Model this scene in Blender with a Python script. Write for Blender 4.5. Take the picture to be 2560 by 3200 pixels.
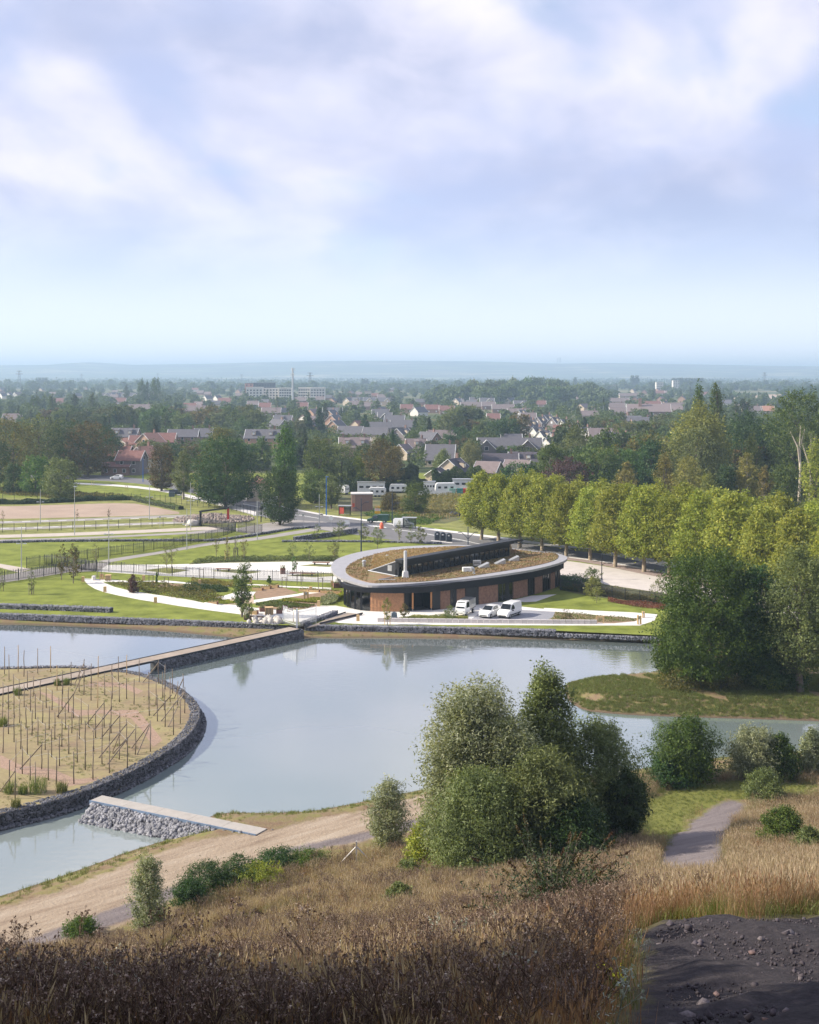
import bpy, math, random
import numpy as np
from mathutils import Vector, Matrix
from mathutils.geometry import tessellate_polygon
for o in list(bpy.data.objects): bpy.data.objects.remove(o)
SC = bpy.context.scene; COL = SC.collection
PI = math.pi; R = math.radians
# ---------------------------------------------------------------- camera
CH = 33.0; F = 4000.0; HOR = 1165.0
cam = bpy.data.objects.new('camera', bpy.data.cameras.new('camera')); COL.objects.link(cam)
cam.location = (0, 0, CH); cam.rotation_euler = (R(90), 0, 0)
cam.data.sensor_fit = 'HORIZONTAL'; cam.data.sensor_width = 36; cam.data.lens = 36*F/2560
cam.data.shift_y = -(1600-HOR)/2560; cam.data.clip_start = 0.5; cam.data.clip_end = 40000
SC.camera = cam
SC.view_settings.view_transform = 'Standard'; SC.view_settings.look = 'None'
SC.view_settings.exposure = 0.72; SC.view_settings.gamma = 1.0
# ---------------------------------------------------------------- sun and sky
SUN_EL = 33.0; SUN_DIR = Vector((-math.cos(R(1)), -math.sin(R(1)), 0)); SUN_DIR = (SUN_DIR*math.cos(R(SUN_EL))+Vector((0, 0, math.sin(R(SUN_EL))))).normalized()
sun = bpy.data.objects.new('sun', bpy.data.lights.new('sun', 'SUN')); COL.objects.link(sun)
sun.data.energy = 5.0; sun.data.angle = R(0.55); sun.data.color = (1.0, 0.92, 0.77)
sun.rotation_euler = SUN_DIR.to_track_quat('Z', 'Y').to_euler(); sun.location = (0, 0, 200)
W = bpy.data.worlds.new('World'); SC.world = W; W.use_nodes = True
def build_world():
    nt = W.node_tree; N = nt.nodes; L = nt.links
    for n in list(N): N.remove(n)
    def nd(t, **k):
        n = N.new(t)
        for a, b in k.items(): setattr(n, a, b)
        return n
    def ma(op, a, b=None, clamp=False):
        n = nd('ShaderNodeMath', operation=op); n.use_clamp = clamp
        for i, v in enumerate((a, b)):
            if v is None: continue
            if isinstance(v, (int, float)): n.inputs[i].default_value = v
            else: L.new(v, n.inputs[i])
        return n.outputs[0]
    def mr(v, a, b, c=0., d=1.):
        n = nd('ShaderNodeMapRange', interpolation_type='SMOOTHSTEP'); L.new(v, n.inputs[0])
        for i, q in enumerate((a, b, c, d)): n.inputs[i+1].default_value = q
        return n.outputs[0]
    def mix(f, a, b):
        n = nd('ShaderNodeMix', data_type='RGBA'); 
        L.new(f, n.inputs[0])
        for i, v in ((6, a), (7, b)):
            if isinstance(v, tuple): n.inputs[i].default_value = v+(1,)
            else: L.new(v, n.inputs[i])
        return n.outputs[2]
    sky = nd('ShaderNodeTexSky', sky_type='NISHITA'); sky.sun_disc = False
    sky.sun_elevation = R(SUN_EL); sky.sun_rotation = math.atan2(SUN_DIR.x, SUN_DIR.y)
    sky.air_density = 1.2; sky.dust_density = 1.0; sky.ozone_density = 1.5
    sc = nd('ShaderNodeVectorMath', operation='SCALE'); L.new(sky.outputs[0], sc.inputs[0]); sc.inputs['Scale'].default_value = 0.085
    tc = nd('ShaderNodeTexCoord'); sp = nd('ShaderNodeSeparateXYZ'); L.new(tc.outputs['Generated'], sp.inputs[0])
    x, y, z = sp.outputs
    zc = ma('MAXIMUM', z, 0.0)
    inv = ma('DIVIDE', 1.0, ma('ADD', zc, 0.42))
    cb = nd('ShaderNodeCombineXYZ'); L.new(ma('MULTIPLY', x, inv), cb.inputs[0]); L.new(ma('MULTIPLY', y, inv), cb.inputs[1])
    def noise(scale, det, rough, off=(0, 0, 0), dist=0.0):
        v = nd('ShaderNodeVectorMath', operation='ADD'); L.new(cb.outputs[0], v.inputs[0]); v.inputs[1].default_value = off
        n = nd('ShaderNodeTexNoise'); L.new(v.outputs[0], n.inputs['Vector']); n.inputs['Scale'].default_value = scale
        n.inputs['Detail'].default_value = det; n.inputs['Roughness'].default_value = rough; n.inputs['Distortion'].default_value = dist
        return n.outputs[0]
    A = noise(1.9, 5, 0.46, CLOUD_OFF, 0.3); B = noise(7.0, 6, 0.5, (3.1, 7.7, 1.0), 0.3); C = noise(1.9, 5, 0.46, (CLOUD_OFF[0]+0.09, CLOUD_OFF[1]+0.02, 0), 0.3)
    d = ma('ADD', ma('MULTIPLY', A, 0.72), ma('MULTIPLY', B, 0.28))
    cov = ma('MULTIPLY', mr(d, 0.33, 0.47), mr(z, 0.035, 0.16))
    hzn = mr(z, -0.02, 0.16)
    base = mix(hzn, (0.95, 0.98, 1.03), (0.47, 0.62, 0.91))
    low = mix(mr(z, 0.05, 0.55), base, sc.outputs[0])
    lit = mr(ma('SUBTRACT', A, C), -0.11, 0.10)
    cl = mix(lit, (0.48, 0.54, 0.78), (0.90, 0.86, 0.96))
    thick = mix(mr(d, 0.45, 0.66), cl, (0.42, 0.47, 0.68))
    out = mix(ma('MULTIPLY', cov, 0.92), low, thick)
    bg = nd('ShaderNodeBackground'); L.new(out, bg.inputs[0]); bg.inputs[1].default_value = 0.74
    wo = nd('ShaderNodeOutputWorld'); L.new(bg.outputs[0], wo.inputs[0])
CLOUD_OFF = (2.35, 7.9, 0.0)
build_world()
try:
    SC.cycles.max_bounces = 6; SC.cycles.transparent_max_bounces = 8; SC.cycles.volume_bounces = 0
except Exception: pass
# ---------------------------------------------------------------- helpers
def G(px, py, z=0.0):
    d = F*(CH-z)/(py-HOR); return ((px-1280)*d/F, d)
def Gd(px, d): return ((px-1280)*d/F, d)
def poly(pts, z=0.0): return [G(a, b, z) for a, b in pts]
def crop(ox, oy, s, pts): return [(ox+a/s, oy+b/s) for a, b in pts]
def tag(o, label=None, cat=None, group=None, kind=None):
    if label: o['label'] = label
    if cat: o['category'] = cat
    if group: o['group'] = group
    if kind: o['kind'] = kind
    return o
def link(name, data, parent=None, loc=None, rz=None, sc=None):
    o = bpy.data.objects.new(name, data); COL.objects.link(o)
    if parent: o.parent = parent
    if loc is not None: o.location = loc
    if rz is not None: o.rotation_euler = (0, 0, rz)
    if sc is not None: o.scale = sc if hasattr(sc, '__len__') else (sc, sc, sc)
    return o
def empty(name, loc=(0, 0, 0), rz=0.0, label=None, cat=None, group=None):
    o = link(name, None, None, loc, rz); o.empty_display_size = 0.2
    return tag(o, label, cat, group)
def copy_tree(o, parent=None):
    c = o.copy(); COL.objects.link(c)
    if parent: c.parent = parent
    for ch in o.children: copy_tree(ch, c)
    return c
def np_mesh(name, V, Fc, mats, smooth=False, midx=None):
    V = np.asarray(V, np.float32).reshape(-1, 3); Fc = np.asarray(Fc, np.int32); n, k = Fc.shape
    m = bpy.data.meshes.new(name); m.vertices.add(len(V)); m.vertices.foreach_set('co', V.ravel())
    m.loops.add(n*k); m.loops.foreach_set('vertex_index', Fc.ravel())
    m.polygons.add(n); m.polygons.foreach_set('loop_start', np.arange(0, n*k, k, dtype=np.int32))
    if midx is not None: m.polygons.foreach_set('material_index', np.asarray(midx, np.int32))
    if smooth: m.polygons.foreach_set('use_smooth', np.ones(n, bool))
    for a in (mats if isinstance(mats, (list, tuple)) else [mats]): m.materials.append(a)
    m.update(calc_edges=True); return m
class MB:
    def __init__(s): s.v = []; s.f = []; s.m = []; s.mi = 0
    def add(s, vs, fs):
        b = len(s.v); s.v += [tuple(q) for q in vs]; s.f += [tuple(b+i for i in f) for f in fs]; s.m += [s.mi]*len(fs); return s
    def box(s, cx, cy, cz, sx, sy, sz, yaw=0.0, taper=1.0):
        c, n = math.cos(yaw), math.sin(yaw); vs = []
        for dz, t in ((-.5, 1.0), (.5, taper)):
            for dx, dy in ((-.5, -.5), (.5, -.5), (.5, .5), (-.5, .5)):
                x, y = dx*sx*t, dy*sy*t; vs.append((cx+x*c-y*n, cy+x*n+y*c, cz+dz*sz))
        return s.add(vs, [(3, 2, 1, 0), (4, 5, 6, 7), (0, 1, 5, 4), (1, 2, 6, 5), (2, 3, 7, 6), (3, 0, 4, 7)])
    def tube(s, pts, rad, n=6, cap=True):
        P = [Vector(p) for p in pts]; vs = []; fs = []
        if not hasattr(rad, '__len__'): rad = [rad]*len(P)
        for i, p in enumerate(P):
            t = (P[min(i+1, len(P)-1)]-P[max(i-1, 0)]).normalized()
            u = t.cross(Vector((0, 0, 1))) if abs(t.z) < .95 else t.cross(Vector((1, 0, 0)))
            u.normalize(); w = t.cross(u)
            for k in range(n):
                a = 2*PI*k/n; vs.append(p+(u*math.cos(a)+w*math.sin(a))*rad[i])
        for i in range(len(P)-1):
            for k in range(n): fs.append((i*n+k, i*n+(k+1) % n, (i+1)*n+(k+1) % n, (i+1)*n+k))
        if cap: fs += [tuple(reversed(range(n))), tuple(range((len(P)-1)*n, len(P)*n))]
        return s.add(vs, fs)
    def prism(s, pg, z0, z1, cap=True):
        n = len(pg); zz0 = z0 if callable(z0) else (lambda x, y: z0); zz1 = z1 if callable(z1) else (lambda x, y: z1)
        vs = [(x, y, zz0(x, y)) for x, y in pg]+[(x, y, zz1(x, y)) for x, y in pg]
        fs = [(i, (i+1) % n, n+(i+1) % n, n+i) for i in range(n)]
        if cap:
            for t in tessellate_polygon([[Vector((x, y, 0)) for x, y in pg]]): fs += [tuple(n+i for i in t), tuple(reversed(t))]
        return s.add(vs, fs)
    def sheet(s, pg, z=0.0):
        fz = z if callable(z) else (lambda x, y: z)
        vs = [(x, y, fz(x, y)) for x, y in pg]; fs = []
        for t in tessellate_polygon([[Vector((x, y, 0)) for x, y in pg]]):
            a, b, c = [Vector(vs[i]) for i in t]
            fs.append(tuple(t) if (b-a).cross(c-a).z > 0 else tuple(reversed(t)))
        return s.add(vs, fs)
    def lathe(s, cx, cy, prof, n=12):
        vs = []; fs = []
        for r, z in prof:
            for k in range(n): a = 2*PI*k/n; vs.append((cx+r*math.cos(a), cy+r*math.sin(a), z))
        for i in range(len(prof)-1):
            for k in range(n): fs.append((i*n+k, i*n+(k+1) % n, (i+1)*n+(k+1) % n, (i+1)*n+k))
        fs += [tuple(reversed(range(n))), tuple(range((len(prof)-1)*n, len(prof)*n))]
        return s.add(vs, fs)
    def mesh(s, name, mats, smooth=False):
        m = bpy.data.meshes.new(name); m.from_pydata(s.v, [], s.f)
        for a in (mats if isinstance(mats, (list, tuple)) else [mats]): m.materials.append(a)
        if any(s.m): m.polygons.foreach_set('material_index', s.m)
        if smooth: m.polygons.foreach_set('use_smooth', [True]*len(s.f))
        m.update(); return m
    def obj(s, name, mats, parent=None, smooth=False, **k): return link(name, s.mesh(name, mats, smooth), parent, **k)
# ---------------------------------------------------------------- materials
MATS = {}
def _nt(name):
    m = bpy.data.materials.new(name); m.use_nodes = True; nt = m.node_tree
    for n in list(nt.nodes): nt.nodes.remove(n)
    return m, nt, nt.nodes, nt.links
def noise_node(N, L, vec, scale, det=4, rough=.55):
    n = N.new('ShaderNodeTexNoise'); n.inputs['Scale'].default_value = scale; n.inputs['Detail'].default_value = det; n.inputs['Roughness'].default_value = rough
    L.new(vec, n.inputs['Vector']); return n.outputs[0]
def ramp(N, L, f, stops):
    r = N.new('ShaderNodeValToRGB'); L.new(f, r.inputs[0]); e = r.color_ramp.elements
    while len(e) < len(stops): e.new(0.5)
    for i, (p, c) in enumerate(stops): e[i].position = p; e[i].color = tuple(c)+(1,) if len(c) == 3 else c
    return r.outputs[0]
def mixc(N, L, f, a, b, mode='MIX'):
    n = N.new('ShaderNodeMix'); n.data_type = 'RGBA'; n.blend_type = mode
    if isinstance(f, (int, float)): n.inputs[0].default_value = f
    else: L.new(f, n.inputs[0])
    for i, v in ((6, a), (7, b)):
        if isinstance(v, (tuple, list)): n.inputs[i].default_value = tuple(v)+(1,)
        else: L.new(v, n.inputs[i])
    return n.outputs[2]
def M(name, col, rough=.8, var=.25, scale=3., col2=None, bump=0., bscale=None, metal=0., spec=.3, obrand=0., scale2=None, coat=0.):
    """one surface: base colour with two noise layers of variation"""
    if name in MATS: return MATS[name]
    m, nt, N, L = _nt(name); b = N.new('ShaderNodeBsdfPrincipled'); o = N.new('ShaderNodeOutputMaterial'); L.new(b.outputs[0], o.inputs[0])
    tc = N.new('ShaderNodeTexCoord'); v = tc.outputs['Object']
    c1 = tuple(max(0, q*(1-var)) for q in col); c2 = tuple(min(1, q*(1+var)) for q in (col2 or col))
    f = noise_node(N, L, v, scale, 5, .6); c = ramp(N, L, f, [(.3, c1), (.7, c2)])
    f2 = noise_node(N, L, v, scale2 or scale*9, 3, .6); g = ramp(N, L, f2, [(.25, (1-var*.8,)*3), (.75, (1+var*.5,)*3)])
    c = mixc(N, L, 1.0, c, g, 'MULTIPLY')
    if obrand:
        oi = N.new('ShaderNodeObjectInfo'); h = N.new('ShaderNodeHueSaturation'); L.new(c, h.inputs['Color'])
        mr = N.new('ShaderNodeMapRange'); L.new(oi.outputs['Random'], mr.inputs[0]); mr.inputs[3].default_value = 1-obrand; mr.inputs[4].default_value = 1+obrand
        L.new(mr.outputs[0], h.inputs['Value']); c = h.outputs[0]
    L.new(c, b.inputs['Base Color']); b.inputs['Roughness'].default_value = rough; b.inputs['Metallic'].default_value = metal
    b.inputs['Specular IOR Level'].default_value = spec; b.inputs['Coat Weight'].default_value = coat
    if bump:
        bn = N.new('ShaderNodeBump'); bn.inputs['Strength'].default_value = 1.0; bn.inputs['Distance'].default_value = bump
        L.new(noise_node(N, L, v, bscale or scale*6, 5, .65), bn.inputs['Height']); L.new(bn.outputs[0], b.inputs['Normal'])
    MATS[name] = m; return m
def LEAF(name, c1, c2, c3=None, trans=.35, obrand=.25, hue=.03, rough=.55):
    if name in MATS: return MATS[name]
    m, nt, N, L = _nt(name); o = N.new('ShaderNodeOutputMaterial')
    geo = N.new('ShaderNodeNewGeometry'); oi = N.new('ShaderNodeObjectInfo'); tc = N.new('ShaderNodeTexCoord')
    st = [(.0, c1), (.6, c2)]+([(1., c3)] if c3 else [])
    c = ramp(N, L, geo.outputs['Random Per Island'], st)
    big = noise_node(N, L, tc.outputs['Object'], .45, 3, .6)
    c = mixc(N, L, 1., c, ramp(N, L, big, [(.3, (.70, .74, .76)), (.7, (1.32, 1.26, 1.05))]), 'MULTIPLY')
    h = N.new('ShaderNodeHueSaturation'); L.new(c, h.inputs['Color'])
    for sock, a, b_ in (('Value', 1-obrand, 1+obrand), ('Hue', .5-hue, .5+hue)):
        mr = N.new('ShaderNodeMapRange'); L.new(oi.outputs['Random'], mr.inputs[0]); mr.inputs[3].default_value = a; mr.inputs[4].default_value = b_; L.new(mr.outputs[0], h.inputs[sock])
    p = N.new('ShaderNodeBsdfPrincipled'); L.new(h.outputs[0], p.inputs['Base Color']); p.inputs['Roughness'].default_value = rough; p.inputs['Specular IOR Level'].default_value = .3
    t = N.new('ShaderNodeBsdfTranslucent'); L.new(mixc(N, L, 1., h.outputs[0], (1.3, 1.25, .6), 'MULTIPLY'), t.inputs[0])
    x = N.new('ShaderNodeMixShader'); x.inputs[0].default_value = trans; L.new(p.outputs[0], x.inputs[1]); L.new(t.outputs[0], x.inputs[2]); L.new(x.outputs[0], o.inputs[0])
    MATS[name] = m; return m
GLASS = M('window_glass', (.02, .025, .03), .06, .2, 1., spec=.8)
WHITE = M('white_paint', (.75, .75, .74), .35, .06, 2., spec=.5)
BARK = M('bark', (.13, .105, .085), .9, .35, 3., bump=.02)
BARK_PALE = M('pale_bark', (.34, .30, .25), .9, .3, 2.5, bump=.02)
DARKMET = M('dark_metal', (.022, .024, .028), .45, .2, 3., metal=.3, spec=.5)
GALV = M('galvanised_steel', (.50, .51, .52), .4, .1, 4., metal=.6, spec=.5)
TIMBER = M('pale_timber', (.62, .43, .22), .7, .18, 6.)
RUSTWOOD = M('red_brown_timber', (.23, .10, .06), .7, .2, 6.)
STAKE = M('weathered_pole', (.20, .16, .125), .85, .3, 4., obrand=.35)
CONC = M('pale_concrete', (.60, .57, .55), .85, .10, .6, bump=.003, bscale=20)
STONEM = M('shaded_grey_stone', (.125, .125, .14), .9, .5, 2.2, scale2=1.1, bump=.01, bscale=30)  # island stone, its colour darkened to deepen the shade on the wall
STONEL = M('light_grey_stone', (.215, .215, .24), .9, .45, 2.2, scale2=1.1, bump=.01, bscale=30)
STONED = M('gabion_core', (.05, .05, .055), .95, .3, 3.)
ORD = 'first second third fourth fifth sixth seventh eighth ninth tenth eleventh twelfth thirteenth fourteenth fifteenth sixteenth seventeenth eighteenth nineteenth twentieth'.split()
# ---------------------------------------------------------------- geometry utilities (numpy)
def seg_dist(P, pg, closed=True):
    P = np.asarray(P, float); pg = np.asarray(pg, float); best = np.full(len(P), 1e9); n = len(pg)
    for i in range(n if closed else n-1):
        a = pg[i]; b = pg[(i+1) % n]; ab = b-a; t = np.clip(((P-a)@ab)/(ab@ab+1e-9), 0, 1)
        best = np.minimum(best, np.hypot(*(P-(a+t[:, None]*ab)).T))
    return best
def inside(P, pg):
    P = np.asarray(P, float); pg = np.asarray(pg, float); r = np.zeros(len(P), bool); n = len(pg)
    for i in range(n):
        (x1, y1), (x2, y2) = pg[i], pg[(i+1) % n]
        if y1 == y2: continue
        c = ((y1 > P[:, 1]) != (y2 > P[:, 1])) & (P[:, 0] < (x2-x1)*(P[:, 1]-y1)/(y2-y1)+x1); r ^= c
    return r
def sdf(P, pg): d = seg_dist(P, pg); return np.where(inside(P, pg), -d, d)
def resample(pts, step, closed=False):
    pts = [np.array(p, float) for p in pts]; 
    if closed: pts = pts+[pts[0]]
    seg = [np.linalg.norm(b-a) for a, b in zip(pts, pts[1:])]; T = sum(seg); n = max(1, int(round(T/step))); out = []
    cum = np.concatenate([[0], np.cumsum(seg)])
    for i in range(n+(0 if closed else 1)):
        t = T*i/n; k = min(int(np.searchsorted(cum, t, side='right')-1), len(seg)-1); u = (t-cum[k])/max(seg[k], 1e-9); out.append(pts[k]*(1-u)+pts[k+1]*u)
    return np.array(out)
def smooth_poly(pts, it=2, closed=False):
    P = [np.array(p, float) for p in pts]
    for _ in range(it):
        Q = [] if closed else [P[0]]
        for i in range(len(P) if closed else len(P)-1):
            a, b = P[i], P[(i+1) % len(P)]; Q += [a*.75+b*.25, a*.25+b*.75]
        if not closed: Q.append(P[-1])
        P = Q
    return [tuple(p) for p in P]
def offset(pts, d):
    """open polyline shifted to its left by d"""
    P = np.array(pts, float); T = np.gradient(P, axis=0); T /= np.linalg.norm(T, axis=1)[:, None]+1e-9
    return P+np.c_[-T[:, 1], T[:, 0]]*d
CUBE = np.array([(-1, -1, -1), (1, -1, -1), (1, 1, -1), (-1, 1, -1), (-1, -1, 1), (1, -1, 1), (1, 1, 1), (-1, 1, 1)], float)
CUBF = np.array([(3, 2, 1, 0), (4, 5, 6, 7), (0, 1, 5, 4), (1, 2, 6, 5), (2, 3, 7, 6), (3, 0, 4, 7)])
def rand_rot(rng, n):
    q = rng.normal(size=(n, 4)); q /= np.linalg.norm(q, axis=1)[:, None]; w, x, y, z = q.T
    return np.stack([1-2*(y*y+z*z), 2*(x*y-z*w), 2*(x*z+y*w), 2*(x*y+z*w), 1-2*(x*x+z*z), 2*(y*z-x*w), 2*(x*z-y*w), 2*(y*z+x*w), 1-2*(x*x+y*y)], 1).reshape(n, 3, 3)
def stones(P, size, rng):
    n = len(P); V = CUBE[None]*(1+rng.uniform(-.35, .25, (n, 8, 1)))*.5; V = V*(np.asarray(size).reshape(-1, 1, 1)*rng.uniform(.65, 1.25, (n, 1, 3)))
    V = np.einsum('nij,nkj->nki', rand_rot(rng, n), V)+np.asarray(P)[:, None]
    Fc = (CUBF[None]+np.arange(n)[:, None, None]*8).reshape(-1, 4); return V.reshape(-1, 3), Fc
def leaves(P, Nrm, size, rng, aspect=.6, cup=0.0):
    """rhombic leaves at P facing Nrm"""
    n = len(P); Nrm = Nrm/(np.linalg.norm(Nrm, axis=1)[:, None]+1e-9); a = rng.normal(size=(n, 3)); u = np.cross(Nrm, a); u /= np.linalg.norm(u, axis=1)[:, None]+1e-9
    v = np.cross(Nrm, u); s = (size*rng.uniform(.6, 1.35, n))[:, None]*.5
    s = s*1.25; V = np.stack([P-u*s*.8-v*s*aspect, P-u*s*.6+v*s*aspect, P+u*s], 1).reshape(-1, 3)
    return V, np.arange(n*3).reshape(-1, 3)
# ================================================================ terrain
WL = -1.1
POND = [(-500, 2010), (-500, 1945), (0, 1950), (240, 1957), (480, 1969), (640, 1984), (708, 1990), (735, 1994), (960, 1992), (1050, 1995), (1150, 1993), (1400, 1996), (1737, 1998), (1900, 2002), (2060, 2006), (2080, 2050), (2060, 2095), (2036, 2103), (1960, 2108), (1860, 2118), (1790, 2127), (1768, 2138), (1764, 2160), (1775, 2190), (1823, 2221), (1900, 2230), (2036, 2238), (2250, 2244), (2560, 2254), (2800, 2262), (2900, 2330), (2560, 2345), (2300, 2362), (2100, 2385), (1990, 2405), (1800, 2440), (1600, 2462), (1345, 2462), (1247, 2483), (1100, 2512), (990, 2534), (860, 2541), (688, 2538), (640, 2560), (545, 2618), (480, 2637), (380, 2668), (300, 2700), (180, 2742), (60, 2782), (0, 2800), (-300, 2900), (-500, 2850), (-500, 2300)]
PONDW = smooth_poly(poly(POND, WL), 1, True)
ISL = crop(0, 1900, 2.006, [(-900, 1560), (-500, 1440), (0, 1290), (130, 1262), (250, 1232), (380, 1198), (500, 1160), (630, 1112), (750, 1060), (880, 1000), (1000, 930), (1110, 865), (1200, 785), (1245, 710), (1257, 650), (1240, 600), (1185, 540), (1110, 490), (1000, 443), (900, 410), (800, 390), (700, 384), (600, 376), (500, 370), (300, 372), (150, 376), (0, 382), (-400, 400), (-900, 420)])
ISLW = smooth_poly(poly(ISL), 1, True)
SOUTH = [(-700, 1900), (-300, 1908), (0, 1919), (240, 1928), (480, 1937), (700, 1946), (869, 1953), (960, 1955), (1100, 1957), (1400, 1962), (1737, 1971), (2030, 1985), (2300, 1991), (2900, 1996)]
SOUTHW = poly(SOUTH)
PLAT = SOUTHW+[(260, 170), (260, 420), (-300, 420), (-300, 185)]
CTRL = [(0, 3027, 71), (158, 2952, 74), (407, 2877, 77), (543, 2809, 80), (800, 2688, 86.7), (1100, 2635, 89.8), (1350, 2580, 93), (1600, 2560, 94), (1900, 2540, 96)]
Cp = [(*Gd(a, d), 0.0) for a, b, d in CTRL]
for px, py, d in [(0, 3100, 43), (0, 3150, 30), (0, 3200, 19), (527, 2952, 62), (904, 2839, 66), (640, 3060, 46), (640, 3130, 32), (640, 3200, 19), (1280, 2760, 74), (1280, 2850, 60), (1280, 2950, 45), (1280, 3050, 34), (1280, 3200, 18), (1700, 2700, 74), (1700, 2800, 57), (1700, 2900, 38), (1700, 3000, 27), (1700, 3200, 16), (2200, 2540, 92), (2200, 2640, 75), (2200, 2705, 65), (2200, 2800, 45), (2200, 2862, 28), (2200, 2880, 24.5), (2200, 3200, 12.5), (2560, 2480, 99), (2560, 2560, 85), (2560, 2650, 72), (2560, 2750, 52), (2560, 2850, 30), (2560, 2890, 24.5), (2560, 3200, 12.5), (2900, 2890, 24.5), (3200, 2700, 70)]:
    Cp.append((*Gd(px, d), CH-(py-HOR)*d/F))
Cp += [(0, 2, 30.6), (9, 2, 30.4), (-5, 4, 29.8), (-2, 10, 27.2), (1, 10, 27.4), (-1.5, 14, 25.4), (2, 13, 26.0), (-4.5, 14, 25.4), (0, -8, 35), (12, -10, 34), (30, 5, 29), (45, 0, 27), (-14, 6, 33), (-22, -1, 43), (-30, -6, 48), (-42, -6, 46), (-48, -14, 44), (-60, -2, 26), (-30, 22, 30), (-22, 20, 27), (-26, 32, 24), (-38, 40, 17), (-30, -40, 40), (20, -50, 30), (70, -20, 18), (60, 40, 17), (60, 70, 7), (70, 95, 1), (-60, 40, 6), (-60, 70, 0), (-90, 0, 4), (-40, 75, 0), (100, 60, 2), (120, 0, 4), (-100, -50, 6), (0, -120, 6), (100, -100, 4), (60, 105, 0), (0, 100, 0), (30, 102, 0)]
Cp = np.array(Cp)
def kern(A, B): return np.sqrt(((A[:, None, :]-B[None])**2).sum(-1)+4.0)
_K = kern(Cp[:, :2], Cp[:, :2]); _w = np.linalg.solve(_K+np.eye(len(Cp))*0.01, Cp[:, 2])
HB = [(-23.0, 71), (-15.8, 77), (-10.4, 86.7), (0, 91), (15, 95), (40, 101), (75, 108), (110, 112), (150, 60), (170, -40), (120, -150), (-20, -190), (-130, -110), (-130, 0), (-95, 50), (-50, 68)]
def hill(P):
    P = np.asarray(P, float).reshape(-1, 2); out = np.zeros(len(P)); k = (np.abs(P[:, 0]) < 200) & (P[:, 1] < 140) & (P[:, 1] > -220)
    if k.any():
        Q = P[k]; z = kern(Q, Cp[:, :2])@_w; s = -sdf(Q, HB); m = np.clip((s+1)/14, 0, 1); m = m*m*(3-2*m)
        m2 = np.clip(s/1.5, 0, 1); out[k] = np.maximum(z, 0)*np.where(Q[:, 1] > 45, np.maximum(m, 0.0), np.maximum(m, m2*0))
    return out
def height(P):
    P = np.asarray(P, float).reshape(-1, 2); z = np.full(len(P), -0.03)
    k = (np.abs(P[:, 0]) < 260) & (P[:, 1] > 40) & (P[:, 1] < 240); Q = P[k]
    s = sdf(Q, PONDW); zz = WL+np.clip(s*.28, -1.4, 1.2); zz = np.minimum(zz, -0.03)
    sp = sdf(Q, PLAT)      # north plateau
    north = (sp < 9); cap = np.where(sp < -1.2, -0.03, np.minimum(-0.62-0.03*np.clip(sp, 0, 9), zz))
    zz = np.where(sp < -1.2, -0.03, np.where(north & (Q[:, 1] > 150), cap, zz))
    si = sdf(Q, ISLW); zz = np.where(si < 0, np.minimum(-0.9+0*si, -0.4), zz); zz = np.where((si >= 0) & (si < 1.0), WL+.10-0.5*si, zz)
    z[k] = zz
    return z+hill(P)
def h1(x, y): return float(height([(x, y)])[0])
def Gt(px, py, dmin=9.0, dmax=140.0):
    """where the sight line through a picture point meets the terrain"""
    d = np.arange(dmin, dmax, .25); X = (px-1280)*d/F; z = height(np.c_[X, d]); r = CH-(py-HOR)*d/F; k = np.where(r <= z)[0]
    i = k[0] if len(k) else len(d)-1; return (X[i], d[i], float(z[i]))
def zones_poly(pts): return [Gt(a, b)[:2] for a, b in pts]
Z_SLAG = [(1900, 3400), (1985, 3200), (2020, 3060), (2000, 2930), (2090, 2885), (2300, 2872), (2560, 2868), (2900, 2868), (3400, 2880), (3600, 3400), (2700, 4200), (2100, 4200)]
Z_SLAG = [Gt(a, b, 3)[:2] for a, b in Z_SLAG]
Z_PATH2 = zones_poly([(2060, 2760), (2065, 2690), (2085, 2640), (2160, 2572), (2235, 2518), (2290, 2502), (2335, 2512), (2300, 2575), (2255, 2640), (2250, 2700), (2260, 2760)])
Z_SAND = poly([(-400, 3000), (0, 2838), (226, 2768), (422, 2690), (603, 2625), (851, 2593), (1000, 2555), (1153, 2530), (1281, 2492), (1345, 2480), (1600, 2480), (1700, 2500), (1600, 2560), (1350, 2580), (1100, 2635), (800, 2690), (543, 2811), (407, 2879), (158, 2954), (0, 3029), (-400, 3190)])
Z_TRACK = poly([(-400, 3120), (0, 2968), (158, 2908), (407, 2818), (600, 2752), (900, 2648), (1200, 2588), (1345, 2545), (1500, 2530), (1500, 2560), (1350, 2580), (1100, 2632), (800, 2684), (543, 2803), (407, 2871), (158, 2946), (0, 3021), (-400, 3180)])
Z_PATH1 = [Gt(a, b)[:2] for a, b in [(380, 3060), (527, 2962), (640, 2925), (760, 2885), (904, 2845), (1010, 2812), (1020, 2822), (910, 2862), (770, 2905), (650, 2950), (540, 2995), (420, 3085)]]
Z_GREEN = zones_poly([(1960, 2640), (2010, 2500), (2120, 2462), (2300, 2440), (2560, 2455), (2560, 2500), (2350, 2500), (2280, 2500), (2160, 2560), (2080, 2640)])
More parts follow.
